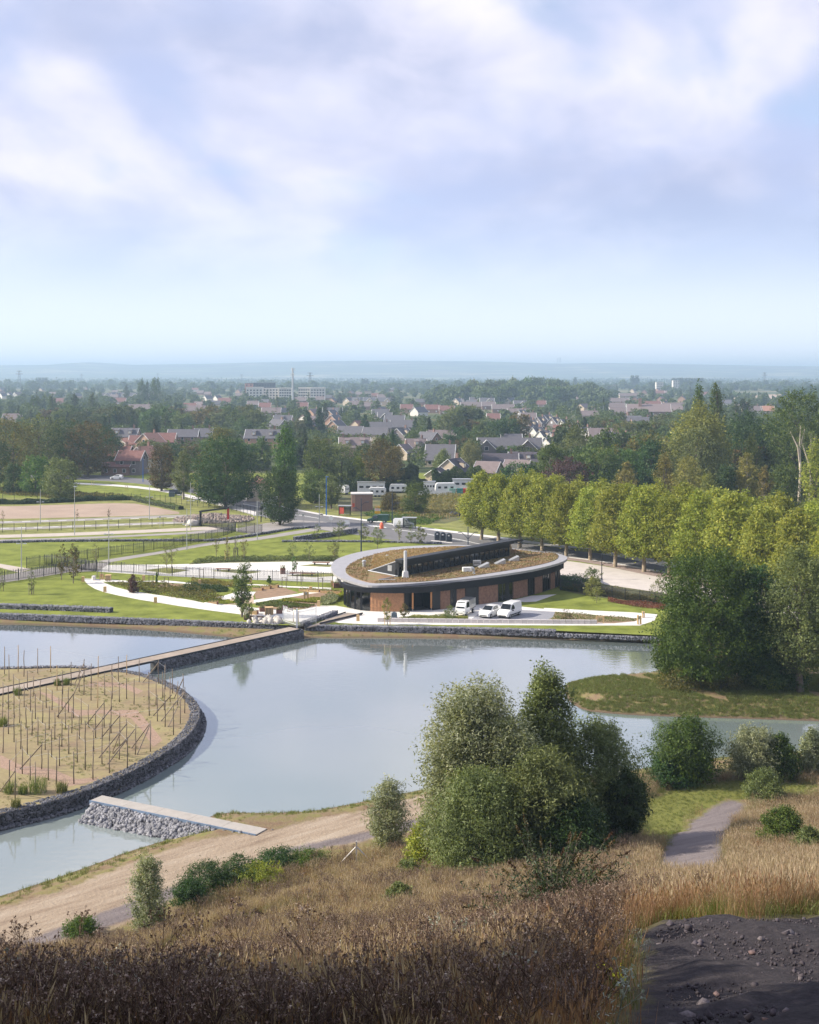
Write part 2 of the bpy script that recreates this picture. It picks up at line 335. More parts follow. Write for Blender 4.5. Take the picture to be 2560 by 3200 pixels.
def ground_mesh():
    ys = np.unique(np.concatenate([np.arange(-200, 0, 8), np.arange(0, 34, .4), np.arange(34, 215, .9), np.arange(215, 420, 6), np.geomspace(420, 16000, 26)]))
    xs = np.concatenate([np.arange(0, 26, .45), np.arange(26, 80, .95), np.arange(80, 220, 5), np.geomspace(220, 9000, 16)]); xs = np.unique(np.concatenate([-xs, xs]))
    X, Y = np.meshgrid(xs, ys); P = np.c_[X.ravel(), Y.ravel()]; z = height(P); nx, ny = len(xs), len(ys)
    rg = np.random.default_rng(4); near = (P[:, 1] < 120); z += np.where(near & (z > .3), rg.normal(0, .02, len(z)), 0); kk = (P[:, 1] < 34) & (P[:, 1] > 6) & (P[:, 0] > 0) & (P[:, 0] < 20); q = P[kk]; z[kk] += np.clip(.5-sdf(q, Z_SLAG), 0, 1)*(.07*np.sin(q[:, 0]*1.9+q[:, 1]*.6)+.05*np.sin(q[:, 1]*2.3-q[:, 0]*1.1)+rg.normal(0, .03, len(q)))
    ii = (np.arange(ny-1)[:, None]*nx+np.arange(nx-1)[None]).ravel(); Fc = np.c_[ii, ii+1, ii+nx+1, ii+nx]
    m = np_mesh('ground', np.c_[P, z], Fc, [], True)
    col = np.zeros((len(P), 4), np.float32)
    k = (P[:, 1] < 140) & (P[:, 1] > -30) & (np.abs(P[:, 0]) < 90); Q = P[k]
    def soft(pg, w): return np.clip(.5-sdf(Q, pg)/w, 0, 1)
    col[k, 0] = soft(Z_SLAG, 1.0)
    col[k, 1] = np.maximum(soft(Z_SAND, 1.6), 0); col[k, 2] = np.maximum(soft(Z_GREEN, 3.0), 0); col[k, 3] = np.maximum(np.maximum(soft(Z_TRACK, 1.4), soft(Z_PATH2, 1.6)), soft(Z_PATH1, .9))
    for i, nm in enumerate(('slag', 'sand', 'green', 'track')):
        a = m.attributes.new(nm, 'FLOAT', 'POINT'); a.data.foreach_set('value', np.ascontiguousarray(col[:, i]))
    hl = np.clip(hill(P)/1.5, 0, 1); a = m.attributes.new('heap', 'FLOAT', 'POINT'); a.data.foreach_set('value', hl.astype(np.float32))
    mt, nt, N, L = _nt('ground_cover'); b = N.new('ShaderNodeBsdfPrincipled'); o = N.new('ShaderNodeOutputMaterial'); L.new(b.outputs[0], o.inputs[0])
    tc = N.new('ShaderNodeTexCoord').outputs['Object']
    def at(n): q = N.new('ShaderNodeAttribute'); q.attribute_name = n; return q.outputs['Fac']
    def edge(f, s=1.2, a=.35):  # ragged edge
        n = noise_node(N, L, tc, s, 5, .7); m1 = N.new('ShaderNodeMath'); m1.operation = 'SUBTRACT'; L.new(n, m1.inputs[0]); m1.inputs[1].default_value = .5
        m2 = N.new('ShaderNodeMath'); m2.operation = 'MULTIPLY_ADD'; L.new(m1.outputs[0], m2.inputs[0]); m2.inputs[1].default_value = a*4; L.new(f, m2.inputs[2])
        r = N.new('ShaderNodeMapRange'); L.new(m2.outputs[0], r.inputs[0]); r.inputs[1].default_value = .35; r.inputs[2].default_value = .65; return r.outputs[0]
    n1 = noise_node(N, L, tc, .55, 6, .65); n2 = noise_node(N, L, tc, 5., 5, .7); n3 = noise_node(N, L, tc, .012, 4, .5); n4 = noise_node(N, L, tc, 18., 3, .7)
    bank = ramp(N, L, n1, [(.34, (.19, .125, .08)), (.46, (.22, .165, .095)), (.58, (.20, .175, .07)), (.72, (.15, .165, .05))])
    heap = ramp(N, L, n1, [(.3, (.09, .075, .055)), (.55, (.12, .105, .05)), (.75, (.07, .08, .03))])
    far = ramp(N, L, n3, [(.35, (.05, .075, .025)), (.5, (.085, .10, .04)), (.62, (.22, .18, .10))])
    sepx = N.new('ShaderNodeSeparateXYZ'); L.new(tc, sepx.inputs[0]); fr = N.new('ShaderNodeMapRange'); L.new(sepx.outputs[1], fr.inputs[0]); fr.inputs[1].default_value = 230; fr.inputs[2].default_value = 300
    c = mixc(N, L, fr.outputs[0], bank, far)
    # mud below the water line
    mw = N.new('ShaderNodeMapRange'); L.new(sepx.outputs[2], mw.inputs[0]); mw.inputs[1].default_value = WL+.22; mw.inputs[2].default_value = WL+.02
    c = mixc(N, L, mw.outputs[0], c, (.12, .085, .06))
    c = mixc(N, L, at('heap'), c, heap)
    c = mixc(N, L, edge(at('green')), c, ramp(N, L, n2, [(.3, (.12, .13, .03)), (.7, (.20, .20, .055))]))
    sr = N.new('ShaderNodeMapping'); L.new(tc, sr.inputs[0]); sr.inputs['Rotation'].default_value = (0, 0, R(-41)); streak = N.new('ShaderNodeMapping'); L.new(sr.outputs[0], streak.inputs[0]); streak.inputs['Scale'].default_value = (.12, .9, 1)
    sn = noise_node(N, L, streak.outputs[0], 1., 6, .7)
    c = mixc(N, L, edge(at('sand'), .9, .3), c, ramp(N, L, sn, [(.3, (.22, .16, .115)), (.5, (.34, .265, .195)), (.7, (.42, .345, .27))]))
    c = mixc(N, L, edge(at('track'), .8, .22), c, ramp(N, L, sn, [(.3, (.15, .125, .125)), (.7, (.24, .205, .20))]))
    c = mixc(N, L, edge(at('slag'), 2.5, .25), c, ramp(N, L, n2, [(.3, (.024, .021, .024)), (.6, (.05, .043, .047)), (.75, (.085, .07, .065))]))
    c = mixc(N, L, 1., c, ramp(N, L, n4, [(.25, (.72,)*3), (.75, (1.2,)*3)]), 'MULTIPLY')
    L.new(c, b.inputs['Base Color']); b.inputs['Roughness'].default_value = .95; b.inputs['Specular IOR Level'].default_value = .15
    bn = N.new('ShaderNodeBump'); bn.inputs['Distance'].default_value = .10; L.new(noise_node(N, L, tc, 3.2, 8, .7), bn.inputs['Height']); L.new(bn.outputs[0], b.inputs['Normal'])
    m.materials.append(mt); return m
tag(link('ground', ground_mesh()), kind='structure')
# ---------------------------------------------------------------- water
def water_mat():
    m, nt, N, L = _nt('pond_water'); b = N.new('ShaderNodeBsdfPrincipled'); o = N.new('ShaderNodeOutputMaterial'); L.new(b.outputs[0], o.inputs[0])
    tc = N.new('ShaderNodeTexCoord').outputs['Object']
    n = noise_node(N, L, tc, .03, 3, .5); L.new(ramp(N, L, n, [(.35, (.20, .25, .24)), (.65, (.265, .295, .29))]), b.inputs['Base Color'])
    b.inputs['Roughness'].default_value = .5; b.inputs['Specular IOR Level'].default_value = .0
    mp = N.new('ShaderNodeMapping'); L.new(tc, mp.inputs[0]); mp.inputs['Scale'].default_value = (1, 1.6, 1); mp.inputs['Rotation'].default_value = (0, 0, .3)
    bn = N.new('ShaderNodeBump'); bn.inputs['Distance'].default_value = .008; bn.inputs['Strength'].default_value = 1
    L.new(noise_node(N, L, mp.outputs[0], 1.3, 3, .5), bn.inputs['Height']); gl = N.new('ShaderNodeBsdfGlossy'); gl.inputs['Roughness'].default_value = .03; L.new(bn.outputs[0], gl.inputs['Normal']); fr = N.new('ShaderNodeFresnel'); fr.inputs[0].default_value = 1.333; mu = N.new('ShaderNodeMath'); mu.operation = 'MULTIPLY'; mu.use_clamp = True; L.new(fr.outputs[0], mu.inputs[0]); mu.inputs[1].default_value = 2.5; mx = N.new('ShaderNodeMixShader'); L.new(mu.outputs[0], mx.inputs[0]); L.new(b.outputs[0], mx.inputs[1]); L.new(gl.outputs[0], mx.inputs[2]); L.new(mx.outputs[0], o.inputs[0])
    return m
PX = np.array(PONDW)
w = MB(); w.sheet([(PX[:, 0].min()-12, 66), (PX[:, 0].max()+12, 66), (PX[:, 0].max()+12, 186), (PX[:, 0].min()-12, 186)], WL); tag(w.obj('pond_water', water_mat()), kind='structure')
# ---------------------------------------------------------------- lawns and flat surfaces
LAWN = M('lawn', (.145, .175, .03), .9, .24, .30, col2=(.20, .225, .045), bump=.03, bscale=14, scale2=5, spec=.1)
LAWN2 = M('rough_lawn', (.16, .17, .05), .9, .25, .3, col2=(.24, .24, .08), bump=.03, bscale=12, spec=.1)
WHITEC = M('white_concrete', (.66, .635, .60), .85, .12, .6, spec=.2)
ASPH = M('asphalt', (.155, .15, .155), .9, .12, .4, bump=.004, bscale=30)
ASPH2 = M('light_asphalt', (.30, .275, .26), .9, .10, .4)
BEIGE = M('beige_path', (.46, .40, .35), .9, .10, .5)
TAN = M('tan_field', (.36, .27, .21), .95, .14, .12, scale2=2.)
SOIL = M('garden_soil', (.27, .18, .115), .95, .2, 1.2, bump=.03)
GRAVEL = M('grey_gravel', (.27, .27, .30), .95, .35, 9., bump=.02)
PEBB = M('beige_gravel', (.48, .37, .27), .95, .25, 5., bump=.02)
MULCH = M('pale_mulch', (.30, .23, .21), .95, .3, 4., bump=.02)
ISLE = M('island_soil', (.29, .205, .135), .95, .2, .35, col2=(.25, .215, .10), bump=.03, bscale=4, scale2=2.5)
WOODCHIP = M('wood_chips', (.33, .225, .165), .95, .3, 6., bump=.02)
SCRUB = M('scrub_ground', (.085, .11, .035), .95, .3, .3, col2=(.13, .115, .05))
PAINT = M('road_paint', (.72, .72, .70), .7, .1, 2.)
lv = [0]
def sheet(name, pts, mat, z=None, world=False, sm=0):
    pg = list(pts) if world else poly(pts)
    if sm: pg = smooth_poly(pg, sm, True)
    if z is None: lv[0] += 1; z = .004*lv[0]
    b = MB(); b.sheet(pg, z); o = b.obj(name, mat); tag(o, kind='structure'); return o
def band(name, upper, lower, mat, z=None, sm=1):
    U = poly(upper); Lw = poly(lower)
    if sm: U = smooth_poly(U, sm); Lw = smooth_poly(Lw, sm)
    return sheet(name, U+Lw[::-1], mat, z, True)
sheet('lawn', PLAT, LAWN, 0.0, True)
sheet('rough_grass', [(-700, 1900), (-700, 1560), (-300, 1555), (820, 1555), (1500, 1560), (1500, 1600), (820, 1640), (640, 1652), (0, 1683), (-700, 1715)], LAWN2, .004)
sheet('meadow', [(1080, 1600), (1100, 1530), (1700, 1500), (2800, 1530), (2900, 1700), (2400, 1750), (1800, 1700), (1500, 1668), (1340, 1642), (1180, 1618)], LAWN2, .004)
sheet('scrub', [(1060, 1598), (1050, 1545), (1500, 1520), (1700, 1520), (1500, 1610), (1390, 1636), (1290, 1630), (1180, 1618)], SCRUB, .008)
band('tan_field', [(-400, 1580), (0, 1583), (200, 1577), (406, 1571), (470, 1582), (560, 1600)], [(-400, 1626), (0, 1622), (227, 1617), (471, 1611), (560, 1606)], TAN, .008)
band('parking_strip', [(-400, 1632), (0, 1630), (227, 1622), (470, 1612), (600, 1608), (690, 1606)], [(-400, 1640), (0, 1637), (227, 1629), (470, 1618), (690, 1612)], ASPH2, .012)
band('parking_strip', [(-400, 1653), (0, 1650), (227, 1642), (560, 1629), (620, 1628)], [(-400, 1661), (0, 1658), (227, 1649), (560, 1636), (620, 1634)], ASPH2, .012)
band('path', [(-400, 1680), (0, 1672), (227, 1665), (560, 1651), (656, 1645), (720, 1650)], [(-400, 1690), (0, 1681), (227, 1675), (560, 1660), (656, 1656), (720, 1656)], BEIGE, .016)
band('path', [(-400, 1694), (0, 1686.5), (227, 1680), (560, 1665), (656, 1656), (740, 1650)], [(-400, 1699), (0, 1692), (227, 1686), (560, 1670.5), (700, 1663), (760, 1654)], ASPH2, .020)
# main road, junction and pavements
band('road', [(60, 1478), (330, 1484), (480, 1500), (600, 1520), (740, 1556), (915, 1590), (1019, 1609), (1159, 1629), (1303, 1650), (1518, 1676), (1700, 1708), (1907, 1733), (2120, 1777), (2700, 1880)], [(60, 1493), (330, 1502), (480, 1516), (600, 1540), (690, 1570), (770, 1600), (850, 1622), (940, 1648), (1119, 1672), (1300, 1699), (1448, 1704), (1778, 1742), (2090, 1792), (2700, 1915)], ASPH, .010)
sheet('road_junction', [(745, 1650), (830, 1635), (915, 1625), (1010, 1630), (1100, 1650), (1060, 1665), (985, 1650), (915, 1651), (850, 1662), (780, 1668), (735, 1660)], ASPH2, .016)
band('pavement', [(1000, 1606), (1159, 1625), (1303, 1646), (1518, 1671), (1700, 1697), (1907, 1722), (2120, 1757), (2700, 1850)], [(1000, 1610), (1159, 1630), (1303, 1651), (1518, 1678), (1700, 1705), (1907, 1735), (2120, 1779), (2700, 1884)], WHITEC, .020)
band('pavement', [(700, 1541), (800, 1563), (915, 1589), (1010, 1606)], [(700, 1545), (800, 1567), (915, 1593), (1010, 1611)], CONC, .020)
band('path', [(230, 1508), (400, 1516), (520, 1530), (600, 1548), (700, 1570), (800, 1600)], [(230, 1512), (400, 1522), (520, 1538), (600, 1558), (700, 1584), (800, 1612)], CONC, .020)
sheet('gravel_strip', [(1760, 1742), (1778, 1742), (1900, 1756), (2090, 1792), (2300, 1830), (2600, 1880), (2600, 1915), (2300, 1855), (2120, 1815), (1990, 1790), (1900, 1770), (1800, 1753), (1755, 1750)], MULCH, .014)
band('kerb_line', [(1778, 1740), (1900, 1755), (2090, 1789), (2600, 1878)], [(1778, 1743), (1900, 1758.5), (2090, 1793), (2600, 1883)], CONC, .024)
band('parking_court', [(1700, 1748), (1770, 1752), (1900, 1771), (1990, 1790), (2120, 1815), (2300, 1852), (2600, 1912)], [(1700, 1800), (1740, 1812), (1850, 1818), (1910, 1830), (1980, 1840), (2150, 1865), (2600, 1960)], M('pale_court', (.52, .47, .44), .9, .10, .5), .012)
sheet('planted_strip', [(1740, 1812), (1850, 1818), (1910, 1830), (1980, 1840), (2150, 1865), (2250, 1885), (2150, 1905), (2075, 1900), (1980, 1885), (1880, 1868), (1800, 1855), (1750, 1843)], SCRUB, .018)
sheet('grass_island', [(1775, 1712), (1880, 1717), (1950, 1722), (1880, 1731), (1800, 1722)], LAWN2, .030)
sheet('grass_island', [(1960, 1733), (2050, 1738), (2200, 1760), (2100, 1757)], LAWN2, .030)
# dashes of the parking strips and lines of the road
for a, b_, n, x0, x1, z in ((1634, 1613.5, 14, -100, 690, .016), (1654, 1632, 14, -100, 620, .016)):
    for i in range(n):
        x = x0+(x1-x0)*i/n; y = a+(b_-a)*i/n; sheet('road_marking', [(x, y), (x+26, y-.9), (x+26, y+.1), (x, y+1)], PAINT, z)
band('road_marking', [(1225, 1653), (1300, 1662), (1448, 1688), (1500, 1700)], [(1225, 1654), (1300, 1663.3), (1448, 1689.4), (1500, 1701)], PAINT, .014, 0)
for i in range(6): sheet('road_marking', [(1145+i*9, 1640+i*.9), (1150+i*9, 1640+i*.9), (1165+i*9, 1645+i*.9), (1159+i*9, 1645+i*.9)], PAINT, .014)
band('road_marking', [(760, 1574), (840, 1590), (915, 1606), (1000, 1620)], [(760, 1575), (840, 1591), (915, 1607), (1000, 1621)], PAINT, .014, 0)
# park paths
band('path', [(302, 1754), (400, 1738), (500, 1723), (560, 1712), (640, 1697), (700, 1690), (800, 1680), (870, 1668), (940, 1657), (1010, 1645)], [(340, 1758), (420, 1744), (500, 1731), (560, 1721), (640, 1706), (700, 1699), (800, 1689), (870, 1678), (950, 1665), (1040, 1650)], ASPH2, .008)
sheet('path', [(-400, 1840), (-400, 1815), (0, 1799), (60, 1790), (120, 1778), (200, 1770), (300, 1758), (345, 1758), (310, 1784), (211, 1789), (104, 1807), (0, 1822), (-400, 1870)], ASPH2, .012)
sheet('path', [(-300, 1748), (0, 1762), (60, 1772), (100, 1778), (60, 1790), (30, 1782), (0, 1774), (-300, 1765)], BEIGE, .016)
sheet('plaza', [(300, 1786), (302, 1766), (420, 1765), (536, 1764), (700, 1759), (912, 1755), (1032, 1755), (1100, 1757), (1120, 1800), (1060, 1822), (883, 1815), (721, 1810), (500, 1799)], WHITEC, .008)
for pts in ([(445, 1782), (520, 1774), (594, 1782), (530, 1793)], [(656, 1784), (727, 1779), (818, 1787), (776, 1794)], [(896, 1799), (960, 1792), (1055, 1791), (1062, 1800), (980, 1804)], [(936, 1768), (985, 1762), (1045, 1766), (1030, 1772)]):
    sheet('grass_island', pts, LAWN2, .016)
sheet('planted_strip', [(590, 1764), (610, 1752), (700, 1743), (900, 1741), (1060, 1741), (1060, 1756), (912, 1754), (700, 1758)], SCRUB, .012)
PATHO = [(262, 1808), (266, 1818), (275, 1827), (296, 1840), (326, 1851), (374, 1862), (435, 1874), (485, 1882), (560, 1894), (657, 1908), (720, 1916), (790, 1925), (860, 1929), (900, 1941), (950, 1946), (985, 1940), (1010, 1935), (1060, 1947), (1150, 1951), (1400, 1953), (1700, 1954.5), (2000, 1955), (2045, 1940), (2055, 1920), (1980, 1914), (1850, 1908), (1700, 1900), (1620, 1893), (1600, 1880)]
PATHI = [(1497, 1885), (1377, 1900), (1263, 1905), (1157, 1905), (1100, 1902), (1050, 1893), (1001, 1893), (964, 1901), (930, 1907), (860, 1905), (800, 1900), (750, 1892), (700, 1888), (640, 1885), (600, 1876), (540, 1866), (476, 1857), (406, 1846), (360, 1835), (330, 1823), (321, 1818), (400, 1820), (440, 1816), (520, 1814), (600, 1822), (666, 1830), (600, 1826), (480, 1818), (400, 1815), (320, 1810)]
sheet('plaza_path', PATHO+PATHI, WHITEC, .012)
sheet('entrance_slab', [(1255, 1912), (1385, 1906), (1385, 1875), (1255, 1882)], CONC, .020)
sheet('terrace_slab', [(1600, 1876), (1660, 1862), (1740, 1857.5), (1676, 1880), (1640, 1882)], CONC, .016)
band('garden_path', [(793, 1875), (850, 1867), (930, 1856), (960, 1850), (1030, 1842)], [(793, 1884), (850, 1876), (930, 1863), (960, 1857), (1040, 1848)], WHITEC, .020, 0)
band('garden_path', [(660, 1870), (700, 1862), (740, 1850), (760, 1848)], [(660, 1878), (720, 1872), (790, 1862), (800, 1850)], WHITEC, .020, 0)
band('garden_path', [(480, 1816), (600, 1822), (700, 1829), (800, 1826), (900, 1832), (1035, 1837)], [(480, 1819), (600, 1825.5), (700, 1833), (800, 1829), (900, 1836), (1035, 1842)], WHITEC, .024, 0)
for pts in ([(793, 1850), (830, 1838), (885, 1836), (932, 1852), (880, 1864), (800, 1872)], [(904, 1866), (990, 1852), (1071, 1856), (1050, 1871), (978, 1875)], [(488, 1829), (520, 1823), (600, 1828), (610, 1834), (500, 1838)], [(800, 1900), (860, 1876), (1005, 1878), (1000, 1893), (964, 1901), (900, 1906)]):
    sheet('garden_bed', pts, SOIL, .016)
sheet('garden_bed', [(700, 1890), (720, 1872), (793, 1858), (793, 1875), (840, 1872), (800, 1886)], PEBB, .018)
sheet('car_park', [(1474, 1934), (1497, 1918), (1560, 1905), (1627, 1906), (1735, 1912), (1729, 1929), (1706, 1940), (1488, 1938)], GRAVEL, .020)
sheet('garden_bed', [(1735, 1912), (1860, 1922), (2000, 1934), (1985, 1942), (1920, 1948), (1706, 1942), (1729, 1929)], SOIL, .024)
sheet('grass_island', [(1240, 1936), (1290, 1923), (1350, 1925), (1463, 1926), (1463, 1937)], LAWN2, .028)
sheet('grass_strip', [(1620, 1895), (1700, 1903), (1700, 1900), (1850, 1908), (1980, 1914), (1900, 1903), (1750, 1888), (1640, 1886)], LAWN, .016)
# island surface
sheet('island', ISLW, ISLE, 0.0, True)
sheet('island_path', crop(0, 1900, 2.006, [(0, 920), (130, 985), (330, 1010), (480, 1075), (620, 1060), (600, 1085), (430, 1120), (330, 1070), (130, 1040), (0, 1000)]), WOODCHIP, .004)
sheet('island_path', crop(0, 1900, 2.006, [(230, 520), (330, 545), (480, 640), (620, 640), (860, 640), (950, 740), (1020, 830), (960, 870), (900, 780), (820, 690), (640, 660), (480, 680), (360, 600), (300, 560)]), WOODCHIP, .004)
sheet('island_path', crop(0, 1900, 2.006, [(560, 460), (780, 470), (900, 520), (860, 540), (760, 495), (560, 490)]), WOODCHIP, .004)
# ---------------------------------------------------------------- distant hills
def hills():
    rg = np.random.default_rng(11); xs = np.linspace(-5200, 5200, 180); ys = np.array([6200, 6800, 7400, 8000, 8500, 8900, 9300, 9700, 10400, 11200]); v = []
    prof = np.array([0, .06, .2, .42, .62, .8, .93, 1., .98, .9]); px = np.array([-1700, 0, 180, 250, 290, 340, 420, 620, 900, 1160, 1500, 1740, 1900, 2100, 2400, 2700, 4000]); top = np.array([1146, 1141, 1140, 1133, 1132, 1138, 1140, 1137, 1130, 1127, 1129, 1136, 1134, 1137, 1143, 1146, 1150])
    for y, p in zip(ys, prof):
        for x in xs:
            t = np.interp(1280+x*F/9700, px, top); H = 33+(HOR-t)*9700/F; v.append((x, y, H*p+(7*math.sin(x*.004+y*.002)+5*math.sin(x*.011+1))*p*(1-p)*2))
    n = len(xs); ii = (np.arange(len(ys)-1)[:, None]*n+np.arange(n-1)[None]).ravel()
    m, nt, N, L = _nt('hill_fields'); b = N.new('ShaderNodeBsdfPrincipled'); o = N.new('ShaderNodeOutputMaterial'); L.new(b.outputs[0], o.inputs[0]); b.inputs['Roughness'].default_value = 1
    tc = N.new('ShaderNodeTexCoord').outputs['Object']; mp = N.new('ShaderNodeMapping'); L.new(tc, mp.inputs[0]); mp.inputs['Scale'].default_value = (.0011, .0022, 0)
    vo = N.new('ShaderNodeTexVoronoi'); L.new(mp.outputs[0], vo.inputs['Vector']); vo.inputs['Scale'].default_value = 1.6
    se = N.new('ShaderNodeSeparateColor'); L.new(vo.outputs['Color'], se.inputs[0]); nz = noise_node(N, L, mp.outputs[0], 2.2, 5, .6)
    fld = ramp(N, L, se.outputs[0], [(.2, (.07, .12, .04)), (.5, (.15, .18, .07)), (.8, (.32, .27, .16))]); fld2 = mixc(N, L, ramp(N, L, nz, [(.44, (0, 0, 0)), (.5, (1, 1, 1))]), fld, (.035, .055, .025)); L.new(fld2, b.inputs['Base Color'])
    tag(link('hills', np_mesh('hills', v, np.c_[ii, ii+1, ii+n+1, ii+n], m, True)), kind='structure')
hills()
# haze: one closed box of thin air round the whole scene
hz = MB(); hz.box(0, 6500, 60.5, 12000, 13600, 127)
hm = bpy.data.materials.new('haze_air'); hm.use_nodes = True; hn = hm.node_tree
for n in list(hn.nodes): hn.nodes.remove(n)
pv = hn.nodes.new('ShaderNodeVolumePrincipled'); pv.inputs['Density'].default_value = 2.15e-4; pv.inputs['Color'].default_value = (.58, .79, 1.0, 1); pv.inputs['Anisotropy'].default_value = 0.15
hn.links.new(pv.outputs[0], hn.nodes.new('ShaderNodeOutputMaterial').inputs['Volume'])
tag(hz.obj('haze', hm), kind='stuff')
# ================================================================ main building
def RZ(x, y=0): return 3.75+0.025*x
def Groof(px, py, dz=0.0):
    # picture point on the tilted roof plane
    x = (px-1280)*180/F
    for _ in range(6): z = RZ(x)+dz; d = F*(CH-z)/(py-HOR); x = (px-1280)*d/F
    return (x, d)
RIM = [(1033.5, 1772), (1038, 1760), (1049, 1748.7), (1073.5, 1738), (1103, 1729.6), (1127, 1724), (1166, 1717), (1214, 1711), (1265, 1707), (1330, 1704), (1416, 1702.6), (1485, 1704.6), (1550, 1708), (1616, 1714.8), (1677, 1723), (1735, 1728), (1764, 1735), (1775, 1742), (1769.6, 1749.6), (1752, 1758), (1706, 1771), (1648, 1783), (1561, 1796), (1474, 1807.5), (1387, 1816), (1330, 1820), (1273.5, 1825), (1221, 1828), (1169, 1830), (1143, 1828.7), (1117, 1822.6), (1082, 1812), (1056, 1801.7), (1040, 1788)]
INN = [(1080, 1783), (1084, 1772), (1100, 1760), (1127, 1746), (1169, 1734), (1221, 1722), (1273, 1716.5), (1330, 1714), (1416, 1709), (1485, 1711), (1550, 1714), (1627, 1719), (1680, 1727), (1729, 1728.5), (1747, 1736), (1741, 1749), (1706, 1761), (1648, 1773), (1561, 1787), (1474, 1800), (1387, 1810.5), (1330, 1817.5), (1273, 1820), (1204, 1822), (1164, 1823), (1127, 1814), (1096, 1802), (1082, 1791)]
rim = [Groof(*p) for p in RIM]; inn = [Groof(*p) for p in INN]
def base_pts():
    b = [(1075.6, 1888.7), (1084, 1897), (1108, 1904), (1129, 1908), (1157, 1910), (1210, 1912), (1263, 1912), (1320, 1910), (1377, 1905.5), (1425, 1898), (1497, 1890), (1556.5, 1881.4), (1604, 1873), (1651, 1862.6), (1674, 1857), (1697, 1850.5), (1720, 1843), (1738, 1837), (1751, 1829)]
    return [G(*p) for p in b], [p[0] for p in b]
BW, BX = base_pts(); BWn = np.array(BW)
BWs = np.array(smooth_poly(BW, 2)); BXs = 1280+BWs[:, 0]*F/BWs[:, 1]
def wall_at(px): return (float(np.interp(px, BXs, BWs[:, 0])), float(np.interp(px, BXs, BWs[:, 1])))
CLAD = M('black_cladding', (.016, .017, .02), .55, .25, 1.5, spec=.4)
RIMM = M('zinc_rim', (.36, .35, .36), .5, .12, 1.2, metal=.2, spec=.4)
bld = empty('oval_building', (0, 0, 0), 0, 'oval single storey pavilion with planted roof, black fascia and brick panels beside the pond', 'building')
def strip_wall(b, x0, x1, z0, z1, off=0.0, th=.2, step=3):
    n = max(2, int((x1-x0)/step)+1); xs = np.linspace(x0, x1, n); P = np.array([wall_at(x) for x in xs]); o = offset(P, off) if off else P; i = offset(P, off+th)
    vs = [(*p, z0) for p in o]+[(*p, z1 if not callable(z1) else z1(*p)) for p in o]+[(*p, z0) for p in i]+[(*p, z1 if not callable(z1) else z1(*p)) for p in i]; fs = []
    for k in range(n-1): fs += [(k, k+1, n+k+1, n+k), (2*n+k+1, 2*n+k, 3*n+k, 3*n+k+1), (n+k, n+k+1, 3*n+k+1, 3*n+k), (k+1, k, 2*n+k, 2*n+k+1)]
    fs += [(0, n, 3*n, 2*n), (n-1, 3*n-1, 4*n-1, 2*n-1)]; b.add(vs, fs)
FH = 2.62
# roof slab, rim, planted roof
def fh(x, y): return FH
core = [tuple(p) for p in offset(BWs, .45)]
backp = [tuple((np.array(p)+(np.array([6, 193])-np.array(p))*.10)) for p in rim[14:0:-1]]
backp = [p for p in backp if p[1] > 180]
pg = core+[(core[-1][0]+.2, core[-1][1]+3)]+backp+[(core[0][0]-.2, core[0][1]+3)]
b = MB(); 
soff = pg; b.prism(pg, lambda x, y: FH+.02, lambda x, y: RZ(x)-.35); b.obj('ceiling_slab', CLAD, bld)
# interior floor & dark back wall
b = MB(); b.sheet(pg, .028); b.obj('floor', M('dark_floor', (.10, .10, .10), .5, .2, 1.), bld)
inner = [tuple(p) for p in offset(BWs, 5.5)]; b = MB()
n = len(inner)
for i in range(n-1): b.add([(*inner[i], 0.03), (*inner[i+1], 0.03), (*inner[i+1], FH), (*inner[i], FH)], [(0, 1, 2, 3)])
b.obj('inner_wall', M('inner_plaster', (.16, .155, .15), .8, .2, .8), bld)
bw = [backp[0]]+backp; b = MB(); q = [core[-1]]+[(core[-1][0]+.2, core[-1][1]+3)]+backp+[(core[0][0]-.2, core[0][1]+3)]+[core[0]]
for i in range(len(q)-1): b.add([(*q[i], 0.), (*q[i+1], 0.), (*q[i+1], FH+.03), (*q[i], FH+.03)], [(1, 0, 3, 2)])
b.obj('rear_wall', CLAD, bld)
# rim: ring between outer and inner outline
ro = smooth_poly(rim, 1, True); b = MB(); b.prism(ro, lambda x, y: RZ(x)-.32, lambda x, y: RZ(x)); b.obj('roof_rim', RIMM, bld)
ri = smooth_poly(inn, 1, True)
def sedum_mat():
    m, nt, N, L = _nt('sedum_roof'); bb = N.new('ShaderNodeBsdfPrincipled'); o = N.new('ShaderNodeOutputMaterial'); L.new(bb.outputs[0], o.inputs[0]); tc = N.new('ShaderNodeTexCoord').outputs['Object']
    a = noise_node(N, L, tc, .35, 5, .6); c = ramp(N, L, a, [(.3, (.20, .11, .06)), (.45, (.25, .15, .075)), (.6, (.20, .165, .06)), (.72, (.13, .15, .04))])
    c = mixc(N, L, 1., c, ramp(N, L, noise_node(N, L, tc, 3.5, 5, .7), [(.3, (.6,)*3), (.7, (1.35,)*3)]), 'MULTIPLY'); L.new(c, bb.inputs['Base Color']); bb.inputs['Roughness'].default_value = .95
    bn = N.new('ShaderNodeBump'); bn.inputs['Distance'].default_value = .12; L.new(noise_node(N, L, tc, 4, 6, .7), bn.inputs['Height']); L.new(bn.outputs[0], bb.inputs['Normal']); return m
SED = sedum_mat()
b = MB(); b.prism(ri, lambda x, y: RZ(x)-.1, lambda x, y: RZ(x)+.07)
